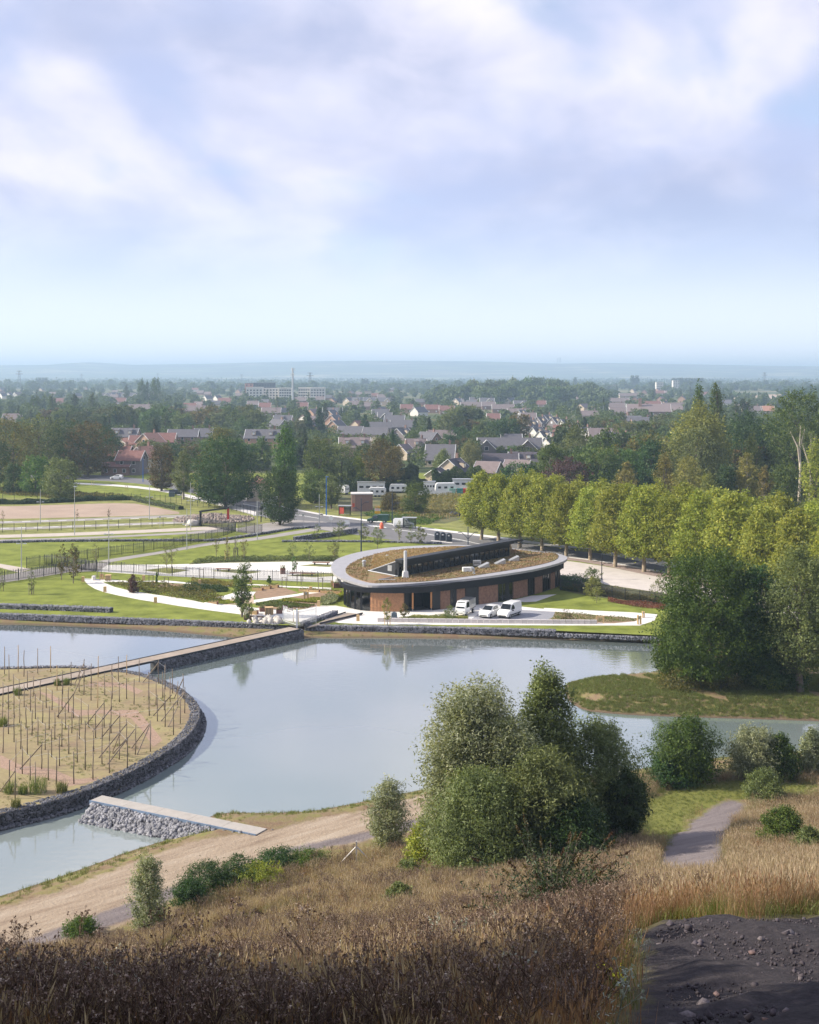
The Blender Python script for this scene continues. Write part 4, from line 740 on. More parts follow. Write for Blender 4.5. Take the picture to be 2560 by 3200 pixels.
def make_tree(kind, H, Wd, seed, n, leaf, leafmat, bark=None, far=False, K=None):
    """crown of leafy sprays running from the limbs to an uneven outline; foot at the origin, height H, crown width Wd"""
    rng = np.random.default_rng(seed); bark = bark or BARK; Rr = Wd/2; ts, ws, b0 = PROF[kind]
    K = K or int(np.clip(n/(14 if far else 40), 30, 1100))
    # big lumps that make light and dark clumps
    nl = 7 if far else (16 if n < 20000 else 30); la = rng.uniform(0, 2*PI, nl); lt = rng.uniform(.05, .95, nl); lh = rng.uniform(.12, .26, nl)
    t = rng.random(K*3); w = np.interp(t, ts, ws); keep = rng.random(K*3) < (w+.12); t = t[keep][:K]; K = len(t); az = rng.uniform(0, 2*PI, K); w = np.interp(t, ts, ws)
    bump = np.zeros(K)
    for a_, t_, h_ in zip(la, lt, lh): da = np.abs((az-a_+PI) % (2*PI)-PI); bump = np.maximum(bump, h_*np.exp(-(da/.55)**2-((t-t_)/.14)**2))
    rad = Rr*w*((.76 if n < 20000 else .70)+bump*(1.35 if n < 20000 else 1.9)+rng.normal(0, {'loose': .16, 'plane': .08, 'column': .10, 'feather': .19}.get(kind, .11), K)); zE = H*(b0+(1-b0)*np.clip(t*(.97+bump*.12)+rng.normal(0, .03 if kind != 'conifer' else .01, K), 0, 1.06))
    E_ = np.c_[rad*np.cos(az), rad*np.sin(az), zE]
    lift = {'willow': -.10, 'conifer': .02, 'column': .26, 'plane': .16, 'bush': .30, 'feather': .24}.get(kind, .16)
    S = np.c_[rad*.18*np.cos(az), rad*.18*np.sin(az), np.maximum(zE-lift*H-(rad*.30 if kind not in ('willow', 'conifer') else 0), H*b0*.6)]
    m = int(n*.86); bi = rng.integers(0, K, m); u = (.38 if kind != 'loose' else .5)+(1.04-(.38 if kind != 'loose' else .5))*rng.random(m)**.62; uu = u[:, None]
    P = S[bi]*(1-uu)+E_[bi]*uu; P[:, 2] += np.sin(u*PI)*H*.02
    jr = (min(Rr*.085, .2+leaf*.35)+leaf*.35)*(1.25-.55*u) if kind != 'loose' else (Rr*.075+leaf*.3)*(1.3-.6*u); P += rng.normal(0, 1, (m, 3))*jr[:, None]*np.array([1, 1, .8 if kind != 'willow' else 1.0])
    if kind == 'willow': P[:, 2] -= rng.random(m)**1.2*H*.20*np.clip(np.hypot(P[:, 0], P[:, 1])/Rr, .2, 1)
    Nn = E_[bi]-np.array([0, 0, H*.45]); Nn = Nn/(np.linalg.norm(Nn, axis=1)[:, None]+1e-6)
    mc = n-m; v = rng.normal(size=(mc, 3)); v /= np.linalg.norm(v, axis=1)[:, None]; tc = rng.random(mc)*.86+.05; rc = Rr*np.interp(tc, ts, ws)*rng.uniform(.2, .68, mc); az2 = rng.uniform(0, 2*PI, mc)
    C = np.c_[rc*np.cos(az2), rc*np.sin(az2), H*(b0+(1-b0)*tc)]
    P = np.r_[P, C]; Nn = np.r_[Nn, v]; P[:, 2] = np.maximum(P[:, 2], rng.uniform(.02, .3, len(P)))
    Nr = Nn*.55+rng.normal(0, .6, P.shape)+np.array([-.12, 0, .28])
    if kind == 'willow': Nr[:, 2] *= .2
    V, Fc = leaves(P, Nr, leaf*(1.08 if kind != 'feather' else 1.25), rng, .55 if kind != 'feather' else .34)
    r0 = max(.05, H*.022)*(1.0 if kind != 'bush' else .6)*(.5 if n < 1200 and not far else 1); tr = MB()
    if kind == 'bush':
        for i in range(6): a = 1.05*i; limb(tr, (0, 0, -.1), (Rr*.5*math.cos(a), Rr*.5*math.sin(a), H*.62), r0, r0*.3, rng, 5)
    else:
        topz = H*(.62 if kind in ('round', 'plane', 'willow', 'loose', 'feather') else .88); tr.tube([(0, 0, -.2), (0, 0, .15), (rng.normal(0, .01*H), 0, topz*.4), (rng.normal(0, .015*H), rng.normal(0, .1), topz*.75), (0, 0, topz)], [r0*1.5, r0*1.15, r0*.9, r0*.65, r0*.3], 8 if not far else 5, False)
        if not far:
            idx = rng.choice(K, min(K, 40 if kind == 'loose' else 16), False)
            for i in idx: zz = min(topz*.95, max(H*(b0*.8+.04), S[i, 2]*.9)); limb(tr, (0, 0, zz), S[i]*.25+E_[i]*.75, r0*(.38 if kind != 'loose' else .26), r0*.07, rng, 5)
    return np_mesh('crown', V, Fc, leafmat), tr.mesh('trunk', bark, True)
def limb(mb, a, b, r0, r1, rng, n=6, bend=.12):
    a = np.array(a, float); b = np.array(b, float); L = np.linalg.norm(b-a); m = (a+b)/2+rng.normal(0, L*bend*.5, 3); mb.tube([a, a*.6+m*.4, m, m*.4+b*.6, b], [r0, r0*.85+r1*.15, (r0+r1)/2, r0*.2+r1*.8, r1], n, False)
def plant(name, pair, x, y, z=None, s=1.0, label=None, cat='tree', group=None, rz=0.0, sxy=None):
    z = h1(x, y) if z is None else z; root = empty(name, (x, y, z), rz, label, cat, group); s3 = (s, s, s) if sxy is None else (sxy, sxy, s); root.scale = s3
    link('crown', pair[0], root); link('trunk', pair[1], root); return root
_one = {}
def plant1(name, pair, x, y, s, label, group, rz, cat='tree', sxy=None, z=0.0):
    k = id(pair)
    if k not in _one:
        b = pair[0]; t = pair[1]; n = len(b.vertices); vb = np.empty(n*3, np.float32); b.vertices.foreach_get('co', vb); nt = len(t.vertices); vt = np.empty(nt*3, np.float32); t.vertices.foreach_get('co', vt)
        F4 = np.empty(len(b.loops), np.int32); b.loops.foreach_get('vertex_index', F4); T4 = np.empty(len(t.loops), np.int32); t.loops.foreach_get('vertex_index', T4)
        F4 = F4.reshape(-1, 3); T4 = T4.reshape(-1, 4)+n; T4 = np.r_[T4[:, [0, 1, 2]], T4[:, [0, 2, 3]]]; _one[k] = np_mesh(name, np.r_[vb, vt].reshape(-1, 3), np.r_[F4, T4], [b.materials[0], t.materials[0]], False, np.r_[np.zeros(len(F4)), np.ones(len(T4))])
    o = link(name, _one[k], None, (x, y, z), rz); o.scale = (s if sxy is None else sxy,)*2+(s,); return tag(o, label, cat, group)
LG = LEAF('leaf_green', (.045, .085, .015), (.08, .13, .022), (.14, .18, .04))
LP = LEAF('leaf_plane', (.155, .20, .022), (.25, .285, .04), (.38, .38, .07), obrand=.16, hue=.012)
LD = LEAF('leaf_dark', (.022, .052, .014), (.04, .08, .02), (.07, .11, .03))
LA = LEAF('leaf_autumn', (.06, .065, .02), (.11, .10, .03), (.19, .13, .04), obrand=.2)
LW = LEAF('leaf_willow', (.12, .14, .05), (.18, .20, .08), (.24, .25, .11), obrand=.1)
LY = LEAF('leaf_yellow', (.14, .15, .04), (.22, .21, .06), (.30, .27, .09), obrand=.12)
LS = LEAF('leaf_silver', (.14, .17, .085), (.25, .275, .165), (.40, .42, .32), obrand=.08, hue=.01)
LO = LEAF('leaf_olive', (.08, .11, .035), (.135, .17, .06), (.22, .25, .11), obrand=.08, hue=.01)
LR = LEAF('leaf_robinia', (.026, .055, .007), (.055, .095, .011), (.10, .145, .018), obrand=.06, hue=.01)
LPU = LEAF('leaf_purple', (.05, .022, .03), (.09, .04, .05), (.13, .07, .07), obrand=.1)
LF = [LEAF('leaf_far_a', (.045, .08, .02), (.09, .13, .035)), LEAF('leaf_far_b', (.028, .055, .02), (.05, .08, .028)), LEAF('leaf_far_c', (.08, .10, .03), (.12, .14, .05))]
def alloc(n): return [make_tree] and n
# ---- prototypes for the town
TR = [make_tree('round', 12, 11, 40+i, 3000, .62, [LF[0], LF[0], LF[1], LF[2], LA][i]) for i in range(5)]
TC = [make_tree('column', 16, 5, 50+i, 2200, .55, [LF[1], LF[0]][i]) for i in range(2)]
TF = [make_tree('round', 12, 11, 60+i, 750, 1.25, [LF[0], LF[1], LF[1], LF[2], LF[0]][i], far=True) for i in range(5)]
TFC = [make_tree('column', 16, 5, 70, 500, 1.2, LF[1], far=True), make_tree('conifer', 12, 6, 71, 700, 1.0, LF[1], far=True)]
TCO = make_tree('conifer', 12, 6.5, 72, 2600, .5, LF[1])
TWI = make_tree('willow', 9, 9, 73, 5200, .42, LW)
# ---- explicit trees: (px, base row, top row, width px, kind, mat, n, leaf, label)
def tree_px(px, yb, yt, wpx, kind, mat, n, leaf, label, seed, name='broadleaf_tree', bark=None, z0=0.0, group=None, d=None):
    d = d or F*(CH-z0)/(yb-HOR); x = (px-1280)*d/F; H = (CH-(yt-HOR)*d/F)-z0; Wd = wpx*d/F
    return plant(name, make_tree(kind, H, Wd, seed, n, leaf, mat, bark), x, d, z0, 1.0, label, 'tree', group, seed*.7)
tree_px(40, 1512, 1300, 190, 'round', LA, 9000, .42, 'brownish broad tree at the far left edge behind the tan field', 101)
tree_px(120, 1492, 1288, 190, 'round', LO, 9000, .42, 'big tree with yellow-green top, left of the dark wood by the tan field', 102)
tree_px(215, 1485, 1300, 190, 'round', LD, 9000, .42, 'dark green broad tree in the middle of the left wood', 103)
tree_px(275, 1490, 1310, 180, 'round', LA, 9000, .42, 'large rust topped tree at the right end of the left wood', 104)
tree_px(330, 1470, 1330, 110, 'round', LD, 6000, .42, 'dark tree next to the red roofed house by the road', 105)
tree_px(-40, 1530, 1350, 190, 'round', LD, 6000, .42, 'dark tree cut by the left edge of the photo', 106)
tree_px(110, 1545, 1420, 110, 'round', LG, 6000, .36, 'green rounded tree in front of the left wood', 107)
tree_px(190, 1560, 1425, 115, 'round', LO, 7000, .34, 'pale green rounded bush-like tree at the corner of the tan field', 108)
tree_px(45, 1540, 1440, 90, 'bush', LD, 4000, .34, 'low dark bush at the left foot of the wood', 109)
tree_px(505, 1534, 1385, 95, 'round', LA, 7000, .34, 'bronze leaved tree beside the road, leftmost of the group of three', 110)
tree_px(573, 1560, 1395, 78, 'loose', LO, 7000, .30, 'slim pale birch with white trunk between two broad trees', 111, 'birch_tree', BARK_PALE)
tree_px(705, 1585, 1362, 215, 'round', LD, 22000, .36, 'biggest rounded dark tree with bronze top in front of the road', 112)
tree_px(660, 1570, 1390, 120, 'round', LA, 8000, .36, 'bronze tree pressed against the left flank of the big rounded tree', 113)
tree_px(688, 1500, 1325, 110, 'round', LA, 6000, .4, 'bronze tree rising behind the big rounded tree', 114)
tree_px(875, 1640, 1450, 140, 'round', LD, 14000, .27, 'dark purplish tree with a double trunk at the road bend', 115)
tree_px(892, 1560, 1322, 84, 'column', LG, 11000, .36, 'tall columnar poplar standing above the dark tree', 116, 'poplar_tree')
tree_px(985, 1572, 1462, 95, 'round', LG, 8000, .30, 'green tree left of the brick substation', 117)
tree_px(1035, 1590, 1478, 80, 'loose', LO, 6000, .28, 'tall grey-green tree just left of the brick substation', 118)
tree_px(1000, 1530, 1365, 120, 'round', LG, 8000, .36, 'green tree in front of the houses, right of the poplar', 119)
tree_px(1068, 1530, 1375, 110, 'round', LO, 8000, .36, 'green tree with autumn tint beside the dormered house', 120)
tree_px(1190, 1535, 1368, 130, 'round', LA, 9000, .36, 'brownish tall tree behind the hedge', 121)
tree_px(1120, 1530, 1415, 70, 'bush', LP, 5000, .30, 'light yellow-green tree in front of the dormered house', 122)
tree_px(1298, 1605, 1502, 92, 'round', LG, 8000, .24, 'multi stemmed small tree in the rough field beside the caravans', 123)
tree_px(1220, 1600, 1535, 62, 'round', LA, 4000, .22, 'low round bush tree behind the street lamp near the substation', 124)
tree_px(1230, 1500, 1390, 70, 'round', LY, 4000, .36, 'yellowish small tree before the cream house', 125)
tree_px(1470, 1470, 1378, 84, 'willow', LW, 7000, .36, 'weeping willow with pale drooping foliage between the houses', 126, 'willow_tree')
tree_px(1385, 1490, 1405, 64, 'willow', LW, 5000, .34, 'smaller pale weeping willow in front of the big slate roof', 127, 'willow_tree')
tree_px(1432, 1440, 1330, 100, 'round', LD, 6000, .4, 'dark green tree behind the weeping willow', 128)
tree_px(1290, 1410, 1342, 56, 'round', LG, 3500, .4, 'small rounded tree behind the cream house', 129)
tree_px(1565, 1440, 1390, 40, 'round', LG, 2500, .35, 'small tree in front of the wide twin gabled house', 130)
tree_px(1602, 1440, 1388, 44, 'round', LG, 2500, .35, 'small bushy tree near the right gable of the wide house', 131)
# right hand wood
tree_px(2185, 1560, 1252, 215, 'loose', LY, 16000, .5, 'very large pale yellow-green tree towering over the right wood', 140, bark=BARK_PALE)
tree_px(2175, 1570, 1330, 190, 'round', LO, 12000, .42, 'pale green lower half of trees under the towering pale tree', 141)
tree_px(2185, 1520, 1188, 58, 'column', LG, 7000, .42, 'tall dark poplar, left one of the pair above the right wood', 142, 'poplar_tree')
tree_px(2240, 1525, 1178, 72, 'column', LG, 8000, .42, 'tall dark poplar, right one of the pair above the right wood', 143, 'poplar_tree')
tree_px(2500, 1560, 1205, 230, 'round', LG, 17000, .46, 'large green tree filling the right edge above the wood', 144)
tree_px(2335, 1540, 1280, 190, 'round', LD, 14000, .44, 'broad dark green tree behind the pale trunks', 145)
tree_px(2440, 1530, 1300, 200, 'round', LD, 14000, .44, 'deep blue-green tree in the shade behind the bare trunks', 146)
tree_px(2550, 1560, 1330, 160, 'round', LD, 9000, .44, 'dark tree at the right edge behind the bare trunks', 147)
tree_px(2350, 1570, 1345, 90, 'bush', LG, 6000, .4, 'rounded bright green tree in the middle of the right wood', 148)
tree_px(1800, 1500, 1325, 120, 'loose', LO, 9000, .4, 'feathery birch-like tree in front of the terraced roofs', 149, 'birch_tree', BARK_PALE)
tree_px(1720, 1560, 1375, 110, 'loose', LG, 8000, .36, 'grey-green birch behind the left end of the plane tree row', 150, 'birch_tree', BARK_PALE)
tree_px(2035, 1560, 1365, 120, 'round', LD, 9000, .4, 'dark holm tree in the centre of the right wood', 151)
tree_px(1870, 1555, 1385, 190, 'round', LG, 12000, .4, 'wide mid green tree below the terraced houses', 152)
tree_px(1960, 1550, 1400, 130, 'round', LG, 8000, .4, 'mid green tree left of the dark holm tree', 156)
tree_px(1770, 1570, 1430, 150, 'round', LPU, 7000, .38, 'low purple-brown tree behind the plane tree row', 153)
tree_px(1620, 1560, 1440, 150, 'round', LD, 7000, .38, 'dark green tree between the low roofs and the plane row', 154)
tree_px(1958, 1620, 1440, 78, 'loose', LY, 6000, .3, 'pale yellow tree above the plane row, leftmost of the yellow ones', 155)
tree_px(2080, 1630, 1405, 75, 'column', LY, 7000, .3, 'upright pale yellow tree above the plane row, second of the yellow ones', 157)
tree_px(2155, 1640, 1408, 110, 'loose', LY, 8000, .3, 'widest pale yellow tree in the centre above the plane row', 158)
tree_px(2210, 1650, 1465, 90, 'bush', LY, 6000, .3, 'low pale yellow tree right of the widest yellow one', 159)
tree_px(2335, 1640, 1408, 85, 'loose', LY, 6000, .3, 'slender yellow tree with thin pale trunk by the clearing', 160, bark=BARK_PALE)
tree_px(2390, 1630, 1445, 50, 'loose', LY, 3500, .3, 'thin yellowish young birch at the clearing', 161, 'birch_tree', BARK_PALE)
tree_px(2270, 1640, 1440, 90, 'round', LD, 5000, .34, 'dark conifer-green tree between the yellow trees', 162)
tree_px(2450, 1620, 1440, 120, 'round', LG, 7000, .36, 'green tree behind the bare trunks at the clearing', 163)
tree_px(2545, 1640, 1360, 90, 'bush', LP, 6000, .34, 'light green tree cut by the right edge beside the bare trunks', 164)
# two pruned trunks
for px, yb, yt, s, lb in ((2497, 1592, 1330, 3, 'tall bare pale trunk forked into three at the clearing, the left one'), (2530, 1585, 1355, 5, 'thinner bare pale trunk with a leafy top, right of the forked one')):
    d = 132000/(yb-HOR); x = (px-1280)*d/F; H = CH-(yt-HOR)*d/F; rg = np.random.default_rng(s); t = MB(); t.tube([(0, 0, -.2), (.1, 0, H*.2), (.35, 0, H*.45), (.2, 0, H*.62)], [.45, .34, .30, .26], 8)
    for e in ((-2.0, .3, H*.93), (.3, -.4, H), (1.5, .2, H*.96)): limb(t, (.2, 0, H*.55), e, .22, .10, rg, 6, .06)
    root = empty('pruned_tree', (x, d, 0), 0, lb, 'tree'); t.obj('trunk', M('cream_bark', (.42, .36, .30), .9, .25, 1.5), root, True)
    P = np.concatenate([np.array(e)+rg.normal(0, .55, (160, 3)) for e in ((-2.0, .3, H*.93), (.3, -.4, H*.97), (1.5, .2, H*.9), (.9, .3, H*.75))]); V, Fc = leaves(P, rg.normal(size=P.shape), .3, rg); link('crown', np_mesh('crown', V, Fc, LO), root)
# ---- the row of plane trees
PT = [make_tree('plane', 14.4, 9.4, 200+i, 17000, .30, LP, M('plane_bark', (.30, .24, .17), .9, .3, 1.2)) for i in range(3)]
row = [(1505, 1686), (1558, 1693), (1625, 1712), (1695, 1722), (1770, 1737), (1845, 1750), (1923, 1771), (2013, 1787), (2092, 1797), (2185, 1818), (2285, 1838), (2390, 1862), (2500, 1887), (2620, 1915)]
rg = np.random.default_rng(8)
for i, (px, py) in enumerate(row):
    x, y = G(px, py); s = [.98, 1.0, .97, 1., 1.02, .98, 1.03, 1.0, .97, 1.0, 1.02, 1.02, 1.03, 1.0][i]*rg.uniform(.93, 1.07)
    plant('plane_tree', PT[i % 3], x, y, 0, s, '%s plane tree from the left in the front row along the road' % ORD[i], 'tree', 'plane trees in two rows along the road', rg.uniform(0, 6))
row2 = [(1540, 1668), (1600, 1679), (1665, 1689), (1735, 1701), (1808, 1712), (1885, 1723), (1965, 1737), (2050, 1751), (2140, 1765), (2235, 1780), (2335, 1797), (2440, 1813), (2550, 1832)]
for i, (px, py) in enumerate(row2):
    if i < 2: continue
    x, y = G(px, py); plant('plane_tree', PT[(i+1) % 3], x, y, 0, rg.uniform(.93, 1.), '%s plane tree from the left in the rear row, mostly hidden' % ORD[i-2], 'tree', 'plane trees in two rows along the road', rg.uniform(0, 6))
# ---- big trees of the peninsula
def tree_at(px, yb, yt, wpx, kind, mat, n, leaf, label, seed, name='broadleaf_tree', bark=None, cat='tree', d=None):
    if d is None: x, y, z = Gt(px, yb, 20, 200)
    else: x, y = Gd(px, d); z = h1(x, y)
    H = CH-(yt-HOR)*y/F-z; return plant(name, make_tree(kind, H, wpx*y/F, seed, n, leaf, mat, bark), x, y, z, 1., label, cat, None, seed*.7)
tree_at(2215, 2140, 1706, 350, 'round', LR, 60000, .20, 'huge dark green feathery robinia at the pond edge', 301, 'robinia_tree')
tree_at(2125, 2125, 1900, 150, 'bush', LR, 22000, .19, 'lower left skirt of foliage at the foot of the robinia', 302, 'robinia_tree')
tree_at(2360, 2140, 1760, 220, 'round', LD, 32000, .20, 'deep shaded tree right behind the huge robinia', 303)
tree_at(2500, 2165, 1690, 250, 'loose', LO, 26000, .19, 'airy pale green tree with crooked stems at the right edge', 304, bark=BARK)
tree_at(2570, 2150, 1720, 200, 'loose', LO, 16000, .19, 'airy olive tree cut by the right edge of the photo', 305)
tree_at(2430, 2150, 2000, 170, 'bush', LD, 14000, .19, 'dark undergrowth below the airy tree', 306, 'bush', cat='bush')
tree_at(2130, 2150, 2085, 170, 'bush', LA, 5000, .14, 'low brownish bramble at the foot of the robinia', 307, 'bush', cat='bush')
tree_at(2260, 2155, 2095, 130, 'bush', LA, 3500, .14, 'rust coloured bramble patch below the dark tree', 308, 'bush', cat='bush')
tree_at(2400, 2158, 2085, 150, 'bush', LG, 4000, .14, 'green bramble below the dark tree near the right edge', 309, 'bush', cat='bush')
# ---- near willows and poplars in front of the pond
tree_at(1492, 2725, 2110, 310, 'feather', LS, 70000, .155, 'large silvery willow, left part of the big clump in front of the pond', 320, 'willow_tree', d=77)
tree_at(1428, 2700, 2180, 185, 'feather', LS, 26000, .14, 'olive green willow bulging at the left of the big clump', 321, 'willow_tree', d=76)
tree_at(1712, 2700, 2066, 210, 'column', LO, 40000, .15, 'tallest tree of the clump, a pointed young poplar', 322, 'poplar_tree', d=79)
tree_at(1700, 2690, 2330, 260, 'feather', LO, 36000, .14, 'dense dark lower part right of centre in the clump', 323, 'willow_tree', d=73)
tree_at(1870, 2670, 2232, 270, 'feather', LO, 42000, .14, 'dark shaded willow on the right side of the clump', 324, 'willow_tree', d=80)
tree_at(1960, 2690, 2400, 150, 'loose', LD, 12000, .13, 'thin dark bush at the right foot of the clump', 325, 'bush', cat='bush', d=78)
tree_at(1500, 2740, 2400, 310, 'feather', LO, 40000, .13, 'bright lower foliage at the left front of the clump', 326, 'willow_tree', d=72)
tree_at(1330, 2700, 2540, 130, 'bush', LP, 8000, .13, 'bright green small bush at the left foot of the clump', 327, 'bush', cat='bush', d=78)
tree_at(1590, 2700, 2200, 230, 'feather', LS, 30000, .14, 'silver grey willow in the middle of the clump', 328, 'willow_tree', d=75.5)
tree_at(1790, 2700, 2480, 240, 'bush', LD, 22000, .13, 'dark foliage at the bottom of the clump', 329, 'willow_tree', d=72)
tree_at(1213, 2655, 2425, 130, 'feather', LS, 14000, .12, 'slim silvery shrub at the shore left of the clump', 330, 'willow_shrub', cat='shrub')
tree_at(462, 2890, 2660, 115, 'feather', LS, 14000, .10, 'slim silvery willow shrub beside the dirt track', 331, 'willow_shrub', cat='shrub', d=74)
tree_at(2145, 2440, 2235, 210, 'feather', LR, 22000, .16, 'bright green robinia bush on the near shore', 332, 'robinia_bush', cat='bush')
tree_at(2090, 2450, 2355, 150, 'bush', LD, 10000, .14, 'dark bush left of the bright robinia bush', 333, 'bush', cat='bush')
tree_at(2350, 2430, 2260, 160, 'feather', LS, 14000, .15, 'grey silvery willow bush on the near shore', 334, 'willow_shrub', cat='bush')
tree_at(2440, 2430, 2290, 130, 'bush', LR, 11000, .15, 'green bush in front of the grey bushes at right', 335, 'bush', cat='bush')
tree_at(2540, 2420, 2270, 90, 'bush', LS, 8000, .15, 'grey bush at the right edge on the near shore', 336, 'bush', cat='bush')
tree_at(2390, 2500, 2398, 145, 'bush', LO, 12000, .10, 'rounded olive broom bush in the grass at right', 337, 'broom_bush', cat='bush')
tree_at(2450, 2650, 2515, 165, 'bush', LG, 14000, .09, 'rounded dark broom bush beside the ash path', 338, 'broom_bush', cat='bush')
tree_at(2530, 2680, 2580, 110, 'bush', LO, 9000, .09, 'olive bush at the right edge beside the dark broom', 339, 'broom_bush', cat='bush')
# low thickets on the slope left
for i, (px, yb, yt, w, mt, lb) in enumerate([(640, 2790, 2690, 170, LD, 'dark bramble thicket beside the track, leftmost clump'), (740, 2770, 2672, 150, LD, 'dark bramble thicket behind the yellow-green one'), (810, 2775, 2700, 150, LP, 'yellow-green leafy thicket beside the track'), (860, 2720, 2650, 150, LD, 'bramble thicket at the top of the bank'), (960, 2710, 2660, 140, LG, 'green thicket near the concrete post'), (250, 2930, 2870, 110, LG, 'small green thicket at the lower track edge'), (590, 2840, 2745, 110, LD, 'dark thicket nearest the silvery shrub'), (1280, 2760, 2690, 90, LO, 'small green shrub at the foot of the bright bush'), (1250, 2850, 2760, 80, LO, 'small sprawling shrub in the dry grass under the clump')]):
    tree_at(px, yb, yt, w, 'feather', mt, 6500, .10, lb, 350+i, 'bramble_thicket', cat='thicket')
# ================================================================ houses
PLACE = ['far left', 'left, above the tan field', 'above the left wood', 'left of the flats', 'below the white flats', 'near the cell tower', 'right of the cell tower', 'before the wooded mound', 'right of the mound', 'by the far street', 'left of the poplar pair', 'far right']
ROOFS = {'slate': M('slate_roof', (.115, .11, .125), .85, .14, 1.2, bump=.02, bscale=5), 'brown': M('brown_tiles', (.19, .15, .15), .9, .14, 1.2, bump=.02), 'red': M('red_tiles', (.20, .10, .088), .9, .16, 1.2, bump=.02), 'orange': M('orange_tiles', (.40, .21, .15), .9, .14, 1.2, bump=.02), 'dark': M('dark_tiles', (.075, .065, .08), .9, .14, 1.2)}
WALLS = {'cream': M('cream_render', (.52, .43, .33), .9, .06, .5), 'white': M('white_render', (.66, .63, .58), .9, .05, .5), 'brick': M('house_brick', (.27, .17, .14), .9, .16, 3.), 'grey': M('grey_brick', (.20, .17, .17), .9, .16, 3.), 'pink': M('pink_brick', (.42, .27, .20), .9, .12, 3.)}
_hm = {}
def hmesh(kind, *a):
    k = (kind,)+a
    if k in _hm: return _hm[k]
    b = MB()
    if kind == 'wall':
        L, D, e, r, w = a; x, y = L/2, D/2
        b.add([(-x, -y, -.1), (x, -y, -.1), (x, y, -.1), (-x, y, -.1), (-x, -y, e), (x, -y, e), (x, y, e), (-x, y, e), (-x, 0, r-.12), (x, 0, r-.12)], [(0, 1, 5, 4), (2, 3, 7, 6), (3, 0, 4, 8, 7), (1, 2, 6, 9, 5)]); m = b.mesh('wall', WALLS[w])
    elif kind == 'roof':
        L, D, e, r, w = a; x = L/2+.35; y = D/2+.4; s = (r-e)/(D/2); ze = e-.4*s
        for sg in (-1, 1):
            v = [(-x, 0, r), (x, 0, r), (x, sg*y, ze), (-x, sg*y, ze)]; v += [(q[0], q[1], q[2]-.16) for q in v]
            b.add(v, [(0, 3, 2, 1) if sg > 0 else (0, 1, 2, 3), (4, 5, 6, 7) if sg > 0 else (7, 6, 5, 4), (2, 3, 7, 6), (1, 2, 6, 5), (3, 0, 4, 7)])
        m = b.mesh('roof', ROOFS[w])
    elif kind == 'verge':
        L, D, e, r = a; x = L/2+.37; y = D/2+.4; s = (r-e)/(D/2); ze = e-.4*s
        for sx in (-1, 1):
            for sg in (-1, 1): b.tube([(sx*x, 0, r-.05), (sx*x, sg*y, ze-.05)], .11, 4)
        m = b.mesh('verge_board', WHITE)
    elif kind == 'chimney': b.box(0, 0, 0, .7, .7, 2.0); b.box(0, 0, 1.06, .8, .8, .12); b.tube([(-.15, 0, 1.1), (-.15, 0, 1.5)], .13, 6); m = b.mesh('chimney', WALLS['brick'])
    elif kind == 'window':
        w, h = a; b.box(0, -.03, 0, w, .10, h); m = b.mesh('window', WHITE)
    elif kind == 'pane':
        w, h = a
        b.box(0, -.09, 0, w-.18, .03, h-.18); m = b.mesh('pane', GLASS)
    elif kind == 'dormer_wall': b.box(0, 0, 0, 1.5, 1.6, 1.4); m = b.mesh('dormer', WALLS['cream'])
    elif kind == 'dormer_roof':
        v = [(-1.0, -1.0, .62), (1.0, -1.0, .62), (1.0, 1.5, 1.5), (-1.0, 1.5, 1.5)]; v += [(q[0], q[1], q[2]+.14) for q in v]; b.add(v, [(3, 2, 1, 0), (4, 5, 6, 7), (0, 1, 5, 4), (1, 2, 6, 5), (2, 3, 7, 6), (3, 0, 4, 7)]); m = b.mesh('roof', ROOFS[a[0]])
    _hm[k] = m; return m
def house(x, y, L, D, e, r, yaw, roof, wall, label=None, group=None, wins=2, detail=2, dorm=0, chim=1, verge=True, xg=(), gw=1, name='house'):
    root = empty(name, (x, y, 0), yaw, label, 'house', group); q = lambda v: round(v*2)/2; L, D = q(L), q(D)
    link('wall', hmesh('wall', L, D, e, r, wall), root); rf = link('roof', hmesh('roof', L, D, e, r, roof), root)
    if verge and detail: link('verge_board', hmesh('verge', L, D, e, r), root)
    for k in range(chim): link('chimney', hmesh('chimney'), rf, (L*.32 if k == 0 else -L*.38, .2, r+.2))
    def win(px, py, pz, rz, w=1.1, h=1.25):
        o = link('window', hmesh('window', w, h), root, (px, py, pz), rz)
        if detail > 1: link('pane', hmesh('pane', w, h), o)
    if detail:
        rows = [1.5]+([4.1] if e > 4.6 else [])
        for z in rows:
            for k in range(wins): win(-L/2+L*(k+.5)/wins, -D/2, z, 0)
        if gw:
            for sx in (-1, 1): win(sx*L/2, 0, min(e+.4, r-2.0), PI/2*sx)
    for k in range(dorm):
        X = -L/2+L*(k+.5)/dorm; s = (r-e)/(D/2); zy = -D*.30; dw = link('dormer', hmesh('dormer_wall'), root, (X, zy, r+zy*s+.35)); link('roof', hmesh('dormer_roof', roof), dw)
        if detail > 1: pw = link('window', hmesh('window', 1.0, .9), dw, (0, -.8, .05)); 
    for X in xg:       # cross gable towards the front
        g = link('front_gable', hmesh('wall', D*.5, 6.5, e, r-.6, wall), root, (X, -D*.36, 0), PI/2); link('roof', hmesh('roof', D*.5, 6.5, e, r-.6, roof), g); 
        if detail: link('verge_board', hmesh('verge', D*.5, 6.5, e, r-.6), g)
        win(X, -D*.36-D*.25, e-.1, 0, 1.5, 1.5)
    return root
HOUSES = []
def H(px, rr, r, L, yaw, roof, wall, label, D=8.5, e=None, **k):
    d = F*(CH-r)/(rr-HOR); x = (px-1280)*d/F; e = e if e is not None else max(2.6, r-3.6)
    HOUSES.append((px, rr, d, L, r)); return house(x, d, L, D, e, r, R(yaw), roof, wall, label, **k)
